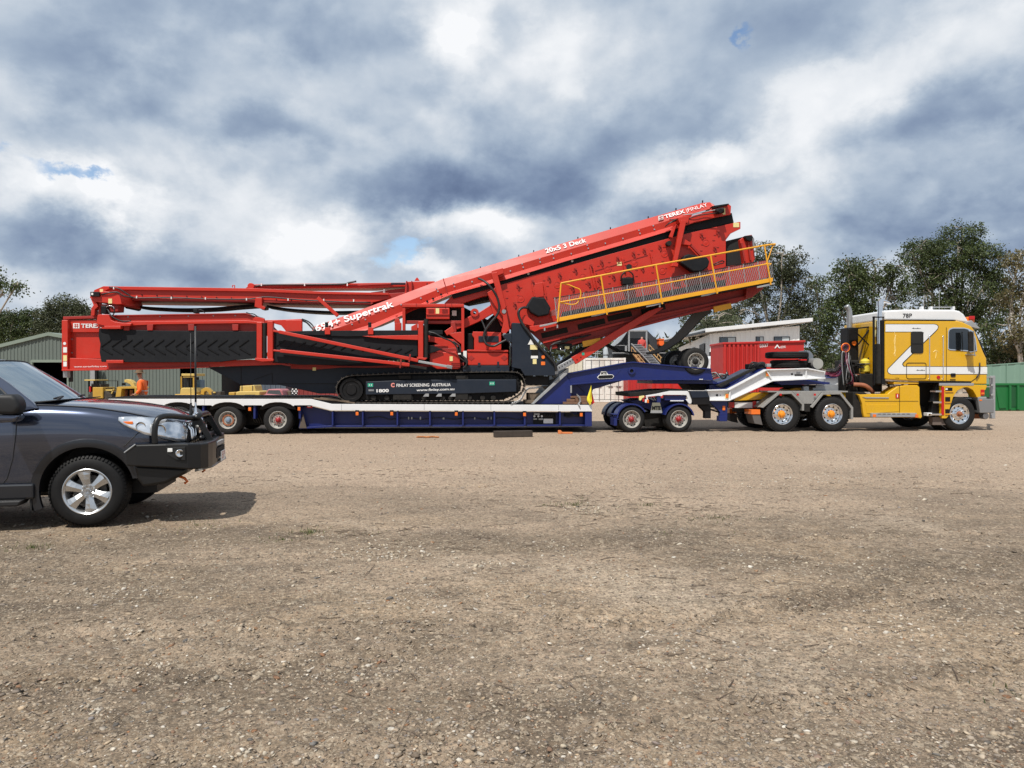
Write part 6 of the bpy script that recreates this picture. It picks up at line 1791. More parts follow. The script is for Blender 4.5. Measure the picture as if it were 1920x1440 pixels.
def spare_tyres():
    P = RIG.P
    for i, (x0, x1, y0, y1, lab) in enumerate(((1437, 1513, 660, 672, 'black spare tyre lying flat, upper of the two stacked on the white gooseneck'),
                                              (1446, 1513, 675, 690.5, 'black spare tyre lying flat, lower of the two stacked on the white gooseneck'))):
        c = P((x0 + x1) / 2, (y0 + y1) / 2, 1.0); R = (P(x1, y0, .9)[0] - P(x0, y0, .9)[0]) / 2; h = P(x0, y0, .5)[2] - P(x0, y1, .5)[2]
        mb = MB().lathe((c[0], 1.0, c[2] - h / 2), (0, 0, 1), [(.03, R * .55), (0, R * .6), (0, R - .06), (.03, R - .005), (h * .3, R), (h * .31, R - .012), (h * .36, R - .012), (h * .37, R), (h * .62, R), (h * .63, R - .012), (h * .68, R - .012), (h * .69, R), (h - .03, R - .005), (h, R - .06), (h, R * .6), (h - .03, R * .55)], 40)
        lone('truck_tyre', mb, TYRE, lab, 'tyre', 'stacked spare tyres', smooth=True, base=(c[0], 1.0, c[2] - h / 2))
    T = thing('air_tank', 'grey cylindrical air tank lying behind the stacked spare tyres', 'tank', RIG, P(1533, 682, .4)[0], .8, z0=1.8)
    c = P(1533.5, 682, .4); R = .17
    obj('shell', MB().lathe((c[0], .4, c[2]), (0, 1, 0), [(0, .001), (0, R - .02), (.03, R), (.95, R), (.98, R - .02), (.98, .001)], 24), mat('tank_grey', (.16, .16, .16), .5, dirt=.2), T, smooth=True)
    obj('end_cap', MB().disc((c[0], .385, c[2]), (0, 1, 0), R - .01, .014, 24), mat('tank_end', (.30, .30, .28), .5), T)
    boxp('strap', T, BLACK, 1520, 680, 1523, 694, .5, 1.3, 0)
    t = MB(); t.box(*[0] * 6) if False else None
    # grey fuel container behind the tyres
    lone('tool_case', MB().pp([(1513, 657), (1519, 657.5), (1526, 667), (1524, 677), (1513, 677)], .9, 1.5), mat('case_grey', (.14, .16, .19), .5), 'bluish grey sloping case wedged between spare tyres and air tank', 'case', bev=.02)
    boxp('tyre_strap', T, REDLENS, 1501, 673.5, 1513, 676, .3, .6, .005)


spare_tyres()


# ------------------------------------------------------------------ the yellow prime mover
def prime_mover():
    P = RIG.P
    T = thing('prime_mover', 'yellow cab over prime mover with white roof and white stripe coupled to the dolly', 'truck', RIG, P(1650, 780)[0], 1.25)
    R3 = lambda pts: pts
    cab = [(1660, 711), (1660, 600), (1795, 601.5), (1808, 605), (1822, 612), (1828, 620), (1838, 645), (1845, 662), (1850, 672), (1851, 700), (1851, 720.5), (1822, 720.5), (1820, 716.5), (1772, 715.5), (1722, 714.5), (1690, 713.5)]
    poly('cab_body', T, TYEL, cab, .0, 2.45, .075, seg=4)
    roof = [(1660, 600.6), (1660, 582), (1700, 580), (1789, 580.5), (1800, 583), (1808, 589), (1815, 600), (1817, 606), (1790, 602)]
    poly('roof_fairing', T, WHITE, roof, .06, 2.39, .07, seg=4)
    boxp('roof_seam', T, BLACK, 1660, 599.8, 1792, 601.0, -.004, .06, 0)
    text('roof_lettering', T, BLACK, '78P', RIG, (1693, 595.5), (1710, 595.3), 7.6, .052, .01)
    poly('sun_visor', T, GALV, [(1804, 607), (1818, 602), (1822, 600.5), (1838, 615), (1836, 616.5), (1822, 613.5), (1808, 610)], .05, 2.4, .012)
    # beacon and aerials
    boxp('beacon', T, ORANGE, 1813, 594, 1828, 605, .4, .65, .03); boxp('beacon_base', T, REDLENS, 1818, 592.5, 1828, 599, .35, .4, .01)
    boxp('roof_bar', T, GALV, 1744, 575, 1789, 577, .6, .66, .01)
    for x in (1729, 1746, 1788): boxp('roof_mount', T, WHITE, x, 574.5, x + 3, 581, .55, .7, .01)
    for x, y in ((1732, 556), (1761, 545), (1820, 570)): obj('aerial', MB().tube([P(x, y, .8), P(x, 581, .8)], .008, 5), GALV, T)
    # stripe: black outline with the white field proud of it
    def stripe(nm, pts, pts2):
        polys(nm + '_outline', T, BLACK, [(pts, -.003, .0)], 0)
        polys(nm, T, WHITE, [(pts2, -.006, -.0031)], 0)
    z = lambda L: [(1570 + a / 4.966, 540 + b / 4.966) for a, b in L]
    stripe('stripe', z([(449, 333), (905, 333), (930, 340), (944, 356), (938, 382), (922, 402), (618, 698), (612, 712), (625, 728), (1396, 730), (1396, 806), (500, 806), (476, 795), (464, 775), (470, 750), (686, 530), (800, 420), (790, 412), (449, 412)]),
           z([(449, 338), (903, 338), (925, 344), (938, 358), (932, 380), (916, 398), (610, 694), (603, 712), (618, 733), (1396, 735), (1396, 801), (502, 801), (480, 791), (470, 774), (476, 753), (690, 536), (808, 418), (792, 407), (449, 407)]))
    # sleeper window, locker outline, door lines
    obj('sleeper_window', rrect(1709, 622.5, 1730.5, 661.5, 4, -.028, -.008), DKIN, T)
    obj('window_gasket', rring(1708, 621.5, 1731.5, 662.5, 4, 1.6, -.016, -.007), HOSE, T)
    boxp('window_bar', T, BLACK, 1709.5, 644, 1730, 645.5, -.032, -.0285, 0)
    obj('locker_seam', rring(1699.5, 680, 1737, 710.5, 4, .9, -.012, -.0065), BLACK, T)
    poly('door_seam', T, BLACK, [(1774.2, 614), (1775, 614), (1775, 714), (1774.2, 714)], -.009, -.0065, 0)
    poly('door_seam', T, BLACK, [(1775, 714), (1821, 715), (1831, 708), (1835, 702), (1835.8, 702.8), (1831.5, 709), (1821.5, 716), (1775, 715)], -.009, -.0065, 0)
    boxp('lower_seam', T, BLACK, 1724, 715, 1821, 717.5, -.012, .02, 0)
    # door window with bright surround
    win = z([(1030, 565), (1032, 400), (1045, 378), (1075, 368), (1180, 368), (1225, 380), (1262, 400), (1290, 470), (1302, 585), (1240, 600), (1225, 590), (1050, 578)])
    poly('door_window_frame', T, CHROME, win, -.016, -.0065, 0)
    poly('door_window', T, WGL_DARK, z([(1040, 560), (1042, 408), (1052, 388), (1078, 378), (1180, 378), (1215, 386), (1228, 400), (1228, 580), (1052, 568)]), -.024, -.0165, .0)
    poly('quarter_window', T, WGL_DARK, z([(1236, 400), (1258, 408), (1282, 475), (1292, 580), (1240, 592)]), -.024, -.0165, .0)
    poly('windscreen', T, DKIN, z([(1296, 470), (1306, 490), (1370, 588), (1370, 600), (1316, 560)]), .15, 2.3, 0)
    obj('windscreen_glass', MB().pp(z([(1262, 375), (1270, 375), (1392, 628), (1384, 632)]), .12, 2.33), WGL_DARK, T)
    # mirror and grab handles
    poly('mirror', T, DARK, z([(1228, 405), (1262, 405), (1270, 440), (1270, 590), (1232, 590)]), -.34, -.26, .015)
    barp('mirror_arm', T, GALV, (1826, 620), (1828, 668), 1.2, -.3, -.27, .0); barp('mirror_arm', T, GALV, (1822, 664), (1831, 666), 1.2, -.3, .02, .0)
    for x in (1743, 1768.5):
        obj('grab_handle', MB().tube(smooth_path([Vector(P(x - 1.5, 630, 0)), Vector(P(x, 632, -.06)), Vector(P(x, 670, -.06)), Vector(P(x, 708, -.06)), Vector(P(x - 1.5, 710, 0))], 4), .013, 6), CHROME, T, smooth='full')
    obj('front_handle', MB().tube(smooth_path([Vector(P(1837, 680, -.02)), Vector(P(1836.5, 698, -.05)), Vector(P(1831, 708, -.05))], 4), .02, 6), HOSE, T, smooth='full')
    obj('side_marker', MB().disc(P(1760, 707.5, -.02), (0, 1, 0), .05, .02, 14), REDLENS, T)
    obj('badge', rrect(1783, 700, 1792, 706.5, 1.5, -.02, -.0065), BLACK, T); boxp('door_handle', T, BLACK, 1782, 711, 1792, 712.2, -.02, -.003, 0)
    boxp('front_corner_lamp', T, WSTICK, 1843, 688, 1850.5, 699, -.01, .0, .004)
    # faint scroll work on the panels
    sm = mat('scroll_decal', (.80, .62, .25), .5)
    for pts in ([(1677, 622), (1679, 634), (1677.6, 650), (1678.4, 668)], [(1680, 628), (1676.5, 640), (1679.5, 655), (1676, 664)], [(1754, 655), (1755.5, 662), (1754, 672)], [(1750, 660), (1754.5, 657), (1759, 660)]):
        mb = MB().tube(smooth_path([Vector(P(x, y, -.002)) for x, y in pts], 4), .008, 4); obj('scroll_mark', mb, sm, T)
    for x, y in ((1716, 615.5), (1724, 694), (1674, 764)):
        for k in range(4): polys('scroll_mark', T, SLATE, [([(x - 6 + k * 4, y + .4), (x - 3 + k * 4, y - 1.2 + (k % 2)), (x - 1 + k * 4, y + .9)], -.011, -.0075)], 0) if y < 700 else None
    text('small_lettering', T, BLACK, 'GTW', RIG, (1679, 710.5), (1686, 710.5), 2.4, -.005, .0)
    # black side shields, stacks, rear-of-cab equipment
    for w0 in (.05, 2.2):
        boxp('stack_shield', T, BLACK, 1653, 600, 1660.2, 721, w0, w0 + .30, .01)
        boxp('stack_frame', T, BLACK, 1638.5, 593, 1640.5, 722, w0 + .1, w0 + .18, .006)
        u, _, z0 = P(1650, 645, w0 + .16); z1 = P(1650, 566, w0 + .16)[2]
        st = obj('exhaust_stack', MB().tube([(u, w0 + .16, z0), (u, w0 + .16, z1)], .075, 20), CHROME, T, smooth=True)
        mb = MB().tube([(u, w0 + .16, z1 - .12), (u, w0 + .16, z1 + .02)], .10, 20); obj('stack_collar', mb, CHROME, st, smooth=True)
        if w0 < 1:
            q = [Vector((u, w0 + .16, z1)), Vector((u + .08, w0 + .16, z1 + .03)), Vector((u + .22, w0 + .14, z1 - .01)), Vector((u + .33, w0 + .12, z1 - .06))]
            obj('stack_tip', MB().tube([q[0], q[1], q[2], q[3]], .085, 16, .012), CHROME, st, smooth=True)
        obj('silencer', MB().tube([(u - .01, w0 + .16, z0), (u - .01, w0 + .16, P(0, 720, w0)[2])], .13, 16), DARK, T, smooth=True)
    boxp('shield_bracket', T, BLACK, 1638, 593.5, 1659, 595.5, .12, .2, .004)
    # far side air intake pipe, curved
    q = [P(1597, 620, 1.9), P(1597, 590, 1.9), P(1594, 577, 1.85), P(1588, 572, 1.8)]
    q = [P(1593, 640, 1.8), P(1593, 600, 1.8), P(1592, 582, 1.8), P(1587, 573, 1.8)]
    obj('intake_pipe', MB().tube(smooth_path([Vector(a) for a in q], 5), .085, 16), STEEL, T, smooth='full')
    # the back wall of the cab, in yellow, seen past the stacks; headboard and lamps
    boxp('intake_box', T, BLACK, 1590, 614, 1610, 728, 1.2, 1.7, .03)
    obj('work_lamp', MB().disc(P(1602, 643.5, 1.15), (0, 1, 0), .07, .04, 18), ORANGE, T)
    for y in (607, 625): obj('work_lamp', MB().lathe(P(1645, y, .5), (-1, 0, 0), [(0, .001), (0, .10), (.06, .11), (.06, .001)], 18), STICK, T)
    barp('brace_rod', T, BLACK, (1610, 646), (1638, 608), 1.8, .9, .95, 0); barp('brace_rod', T, BLACK, (1605, 622), (1637, 654), 1.4, .9, .95, 0); barp('brace_rod', T, BLACK, (1612, 690), (1638, 662), 1.4, .9, .95, 0)
    barp('brace_rod', T, BLACK, (1595, 617), (1640, 612), 2.6, .9, 1.0, 0)
    for x in (1628,): boxp('wall_step', T, YELL, x, 612, x + 8, 690, 1.0, 1.06, .01)
    # yellow water drum
    yc = mat('drum_yellow', (.62, .50, .04), .5, var=.2, dirt=.3)
    u, _, z0 = P(1622, 698, .8); z1 = P(1622, 674, .8)[2]
    obj('yellow_drum', MB().lathe((u, .8, z0), (0, 0, 1), [(0, .001), (0, .11), (.03, .14), (z1 - z0 - .05, .14), (z1 - z0, .10), (z1 - z0 + .03, .05), (z1 - z0 + .03, .001)], 16), yc, T, smooth=True)
    boxp('drum_strap', T, STEEL, 1612, 681, 1631.5, 682.4, .64, .96, 0)
    rr = random.Random(2)
    cable = mat('red_air_line', (.16, .02, .05), .45); cab2 = mat('blue_air_line', (.03, .04, .16), .45)
    # coiled air lines hanging from the cab to the neck
    for i, (m, dx, dz) in enumerate(((cable, 0, 0), (cab2, 2, 6), (HOSE, 4, -6), (cable, 6, 3))):
        a = Vector(P(1588, 660 + dz, .9)); b = Vector(P(1545 + dx * 2, 700 + dz, .8)); pts = []
        for k in range(120):
            t = k / 119; c = a.lerp(b, t) + Vector((0, 0, -.38 * math.sin(math.pi * t) * (1 - .5 * t)))
            th = k * 1.15; pts.append(c + Vector((math.cos(th) * .05, math.sin(th) * .05, math.sin(th) * .045)))
        obj('coiled_air_line', MB().tube(pts, .011, 4, caps=False), m, T, smooth='full', recalc=False)
    for k in range(2): obj('hose_ring', MB().lathe(P(1586, 652, .7), (0, 1, .1), [(0, .13 - k * .04), (.02, .15 - k * .04), (.04, .13 - k * .04), (.02, .11 - k * .04)], 20, close=True), ORANGE if k == 0 else cable, T, smooth='full')
    for k in range(10):
        x = 1582 + rr.uniform(0, 14); hose('hanging_line', T, (HOSE, GALV, cable)[k % 3], [(x, 662 + rr.uniform(-4, 6), .7), (x + rr.uniform(-3, 3), 680, .6), (x + rr.uniform(-3, 12), 705 + rr.uniform(-5, 10), .6), (x + rr.uniform(-2, 6), 722, .8)], .011)
    hose('hanging_line', T, STEEL, [(1584, 660, .5), (1579, 662, .5), (1579, 690, .5), (1582, 722, .5)], .016)
    for x in (1581, 1592): boxp('rear_upright', T, DARK, x, 658, x + 2.4, 735, .7, .8, .006)
    boxp('engine_block', T, DARK, 1588, 675, 1612, 735, .8, 1.6, .04); boxp('engine_block', T, DARK, 1612, 700, 1655, 735, .7, 1.8, .04)
    for k in range(14):
        x, y = 1584 + rr.uniform(0, 34), 678 + rr.uniform(0, 48); s = rr.uniform(1.5, 4); boxp('engine_fitting', T, rr.choice((DARK, DARK, RUST, STEEL, BLACK)), x, y, x + s * 1.5, y + s, .6, .79, .01)
    for k in range(8): hose('hanging_line', T, HOSE if k % 3 else STEEL, [(1640 + rr.uniform(0, 8), 712 + rr.uniform(-3, 3), .5), (1650 + rr.uniform(-3, 3), 716 + rr.uniform(-4, 4), .4), (1662 + rr.uniform(-3, 3), 718 + rr.uniform(-4, 4), .4), (1668, 726 + rr.uniform(-4, 4), .5)], .014)
    obj('turbo_pipe', MB().tube(smooth_path([Vector(P(1600, 721, .65)), Vector(P(1618, 722, .6)), Vector(P(1628, 727, .6)), Vector(P(1637, 736, .65))], 5), .065, 14), mat('lagged_pipe', (.30, .11, .06), .8, var=.25), T, smooth='full')
    # chassis
    poly('chassis_rail', T, TYEL, [(1375, 737), (1440, 735), (1590, 735), (1590, 750), (1375, 750)], .85, .95, .01)
    poly('chassis_rail', T, DARK, [(1375, 745), (1860, 745), (1860, 762), (1375, 762)], 1.0, 1.6, .01)
    poly('chassis_rail', T, TYEL, [(1378, 738), (1430, 736), (1470, 736), (1470, 746), (1378, 752)], .55, .65, .01)
    poly('turntable', T, YELL, [(1481, 730), (1495, 726), (1508, 727), (1520, 736), (1482, 736)], .8, 1.6, .02); boxp('turntable_plate', T, DARK, 1440, 722, 1530, 727, .7, 1.7, .01)
    boxp('white_bottle', T, WHITE, 1507, 724, 1517, 735, .6, .8, .02)
    boxp('battery_tray', T, STEEL, 1524, 722, 1572, 733, .8, 1.4, .01)
    # tail light bar
    boxp('rear_bar', T, WHITE, 1378, 754, 1411, 765, .60, .66, .005); boxp('rear_light', T, REDLENS, 1412, 752, 1418, 765, .56, .62, .01); boxp('rear_light', T, WSTICK, 1419, 752, 1425, 765.5, .56, .62, .01); boxp('rear_light', T, REDLENS, 1367, 754, 1377, 764, .6, .66, .01)
    boxp('rear_valance', T, DARK, 1375, 765, 1412, 772, .7, .8, .0)
    fl_ = mat('flap_grey', (.10, .09, .085), .8)
    boxp('orange_strip', T, ORANGE, 1409, 768, 1425.5, 777, .05, .6, .006); poly('mud_flap', T, fl_, [(1410, 777.5), (1425, 777.5), (1430, 797), (1415, 794)], .07, .60, .006)
    boxp('orange_strip', T, ORANGE, 1368, 766, 1381, 775, 1.7, 2.2, .006); poly('mud_flap', T, fl_, [(1368, 775.5), (1381, 775.5), (1384, 793), (1370, 788)], 1.7, 2.2, .006)
    # drive wheels
    for x in (1467.5, 1561):
        u = P(x, 778, 0)[0]
        put_wheel(T, W_TRK, u, 0, .515, spin=.4); put_wheel(T, W_TRK, u, .33, .515, inner=True); put_wheel(T, W_TRK, u, 1.85, .515, inner=True); put_wheel(T, W_TRK, u, 2.15, .515, inner=True)
        obj('axle', MB().tube([(u, .3, .515), (u, 2.2, .515)], .1, 10), DARK, T)
    # angular guards of chequer plate
    gm = mat('chequer_plate', (.30, .30, .29), .45, metal=.3, var=.2, vscale=30, dirt=.25, bump=.3, bscale=80)
    for pts in ([(1427, 763.5), (1459, 735.5), (1486, 734.5), (1508, 757), (1508, 770), (1504, 770), (1504, 759), (1484, 738.5), (1461, 739.5), (1431, 765)], [(1520, 763), (1542, 736), (1577, 735.5), (1600, 764), (1600, 786), (1596, 786), (1596, 766), (1575, 739.5), (1544, 740), (1524, 765)]):
        poly('wheel_guard', T, gm, pts, -.03, .62, .006)
    poly('guard_apron', T, gm, [(1486, 734), (1541, 734), (1522, 757), (1508, 757)], .03, .06, .004)
    boxp('guard_top', T, gm, 1440, 733, 1590, 735.5, .05, .75, .004)
    for x in (1464, 1496, 1528): boxp('small_lamp', T, REDLENS, x - 2, 738, x + 2, 742, -.045, -.032, .004)
    boxp('guard_bracket', T, DARK, 1509, 758, 1519, 772, .02, .5, .01)
    poly('inner_guard', T, DARK, [(1600, 735), (1622, 735), (1640, 760), (1640, 783), (1602, 783), (1600, 764)], .12, .6, .02)
    # side fairing
    side = z([(180, 985), (218, 992), (472, 985), (485, 970), (560, 918), (640, 905), (750, 905), (768, 925), (770, 1080), (792, 1200), (778, 1216), (740, 1205), (330, 1205), (250, 1203), (243, 1170), (232, 1080), (205, 1005)])
    poly('side_fairing', T, TYEL, side, .02, .5, .03, seg=3)
    poly('fairing_panel', T, TYEL, z([(265, 1085), (560, 1085), (575, 1150), (275, 1170)]), .008, .021, .006)
    poly('fairing_rib', T, GALV, z([(235, 1015), (480, 1018), (480, 1028), (270, 1028)]), .0, .019, .004)
    boxp('fairing_seam', T, BLACK, 1686.6, 722, 1687.2, 775, .012, .021, 0)
    boxp('fairing_seam', T, BLACK, 1622, 752, 1722, 752.5, .012, .021, 0)
    st_ = boxp('side_step', T, GALV, 1634.5, 774.5, 1719, 782, -.08, .05, .01)
    for k in range(7): boxp('step_slot', st_, DARK, 1646 + k * 9, 775.8, 1652 + k * 9, 776.9, -.084, -.0805, 0)
    boxp('orange_end', T, ORANGE, 1637, 777, 1643, 782, -.1, -.081, .004); boxp('orange_end', T, ORANGE, 1717, 777, 1722, 783, -.1, .0, .004)
    boxp('extinguisher_sign', T, REDLENS, 1679.5, 738, 1686, 746.5, .004, .012, 0); boxp('sign_stripe', T, DECAL, 1682, 739.5, 1683.6, 745, .0, .0035, 0)
    boxp('upper_fairing', T, TYEL, 1676, 715.5, 1723, 720.5, .05, .5, .02)
    # steps, and a black slab painting the shade in the gap
    poly('gap_shade', T, DKIN, [(1720, 716), (1765, 716), (1765, 782), (1728, 782)], .7, 1.2, 0)
    poly('step_frame', T, BLACK, z([(930, 885), (975, 885), (975, 1195), (870, 1195), (885, 1060), (905, 940)]), .14, .3, .01)
    for x0, x1, y in ((915, 972, 963), (893, 972, 1065), (868, 972, 1178)):
        a = z([(x0, y), (x1, y)]); boxp('cab_step', T, CHROME, a[0][0], a[0][1] - 1.6, a[1][0], a[0][1] + 1.6, -.02, .25, .006)
    boxp('white_bracket', T, WHITE, 1739, 774, 1748, 780, .1, .3, .01)
    guard = z([(975, 905), (1000, 893), (1390, 905), (1395, 915), (1380, 950), (1350, 960), (1335, 1015), (1300, 1020), (1292, 1000), (1262, 950), (1215, 925), (1180, 927), (1120, 955), (1080, 1015), (1060, 1080), (1045, 1130), (1035, 1195), (1015, 1215), (975, 1215)])
    poly('front_guard', T, TYEL, guard, .0, .35, .012)
    boxp('red_strip', T, REDLENS, 1765.5, 725, 1770.5, 778, -.02, .0, .004)
    for (x0, y0, x1, y1) in ((1007, 928, 1072, 962), (1005, 1015, 1052, 1062), (1005, 1128, 1042, 1172)):
        a = z([(x0, y0), (x1, y1)]); boxp('guard_recess', T, BLACK, a[0][0], a[0][1], a[1][0], a[1][1], -.006, .0, 0)
        boxp('recess_lip', T, YELL, a[0][0], a[1][1] - .4, a[1][0] + 2, a[1][1] + 1.4, -.03, -.007, .002)
    boxp('step_light', T, WSTICK, 1773, 728, 1777, 731, -.012, -.0065, 0)
    boxp('sill_trim', T, CHROME, 1761, 718, 1826, 723, -.01, .02, .006)
    boxp('corner_lens', T, REDLENS, 1838.5, 730, 1846.5, 742, -.01, .05, .02); boxp('corner_lens_lamp', T, ORANGE, 1840, 736, 1846, 739.5, -.018, -.0105, .01)
    boxp('step_flap', T, mat('flap_brown', (.13, .10, .085), .8), 1749, 782, 1775, 797, .1, .3, .01)
    # steer wheels
    u = P(1799.5, 777, .03)[0]
    put_wheel(T, W_STR, u, .04, .505); u2 = u
    put_wheel(T, W_STR, u2, 2.1, .505, inner=True)
    u3 = P(1697, 777, 2.1)[0]; 
    obj('inner_arch', MB().lathe((u, .36, .505), (0, 1, 0), [(0, .50), (.0, .58), (.4, .58), (.4, .50)], 14, 10, 170, close=True), DARK, T)
    boxp('axle', T, DARK, 1790, 774, 1810, 782, .3, 2.2, .02)
    # second steer wheel set further back seen under the fairing on the far side
    u4 = P(1708, 790, .5)[0]
    put_wheel(T, W_STR, P(1705, 790, 1.9)[0], 1.9, .505, inner=True)
    boxp('under_tank', T, DARK, 1640, 762, 1735, 783, .5, 1.9, .03)
    # bumper and bull bar
    bm_ = mat('bumper_grey', (.22, .225, .23), .4, metal=.35, var=.05, vscale=2)
    poly('bumper', T, bm_, [(1834, 748), (1864, 748), (1864, 774.5), (1838, 774.5)], -.02, 2.5, .02)
    poly('bumper_cap', T, GALV, [(1833, 744), (1850, 744), (1850, 748), (1834, 748)], .0, .3, .01)
    boxp('bull_bar_plate', T, GALV, 1856.5, 704.5, 1866.5, 785, .3, .34, .01); boxp('bull_bar_plate', T, GALV, 1856.5, 704.5, 1866.5, 785, 2.1, 2.14, .01)
    for y in (707, 722, 740): obj('bull_bar_tube', MB().tube([P(1860, y, .0), P(1860, y, 2.45)], .03, 10), GALV, T, smooth=True)
    boxp('bar_bracket', T, GALV, 1846, 706, 1857, 709, .28, .4, .005); boxp('bar_bracket', T, CHROME, 1838, 724, 1857, 726, .1, .2, .004)
    boxp('small_lamp', T, ORANGE, 1836.5, 749, 1841.5, 751.5, -.028, -.021, 0)
    boxp('tow_block', T, RUST, 1826, 776, 1840, 785, .4, 1.0, .01)
    obj('fog_lamp', MB().disc(P(1849, 780, .1), (0, 1, 0), .10, .2, 20), STEEL, T, .02)
    poly('bumper_stay', T, BLACK, [(1827, 750), (1835, 752), (1840, 776), (1834, 776)], .1, .3, .01)
    return T


def rrect(x0, y0, x1, y1, r, w0, w1, fr=None):
    pts = []
    for cx, cy, a0 in ((x1 - r, y0 + r, -90), (x1 - r, y1 - r, 0), (x0 + r, y1 - r, 90), (x0 + r, y0 + r, 180)):
        for k in range(5): a = R_(a0 + 90 * k / 4); pts.append((cx + math.cos(a) * r, cy + math.sin(a) * r))
    return MB(fr).pp(pts, w0, w1)


def rring(x0, y0, x1, y1, r, th, w0, w1, fr=None):
    def ring(d):
        pts = []
        for cx, cy, a0 in ((x1 - r, y0 + r, -90), (x1 - r, y1 - r, 0), (x0 + r, y1 - r, 90), (x0 + r, y0 + r, 180)):
            for k in range(5): a = R_(a0 + 90 * k / 4); pts.append((cx + math.cos(a) * (r - d), cy + math.sin(a) * (r - d)))
        return pts
    mb = MB(fr); A = [mb.fr.P(x, y, w0) for x, y in ring(0)]; B = [mb.fr.P(x, y, w0) for x, y in ring(th)]
    n = len(A); vs = A + B + [(a[0], w1, a[2]) for a in A] + [(a[0], w1, a[2]) for a in B]
    fs = []
    for i in range(n):
        j = (i + 1) % n; fs += [(i, j, n + j, n + i), (2 * n + i, 2 * n + j, 3 * n + j, 3 * n + i), (i, j, 2 * n + j, 2 * n + i), (n + i, n + j, 3 * n + j, 3 * n + i)]
    return mb.add(vs, fs)


WGL_DARK = glass('tinted_glass', (.010, .012, .014), .03, .15)
prime_mover()


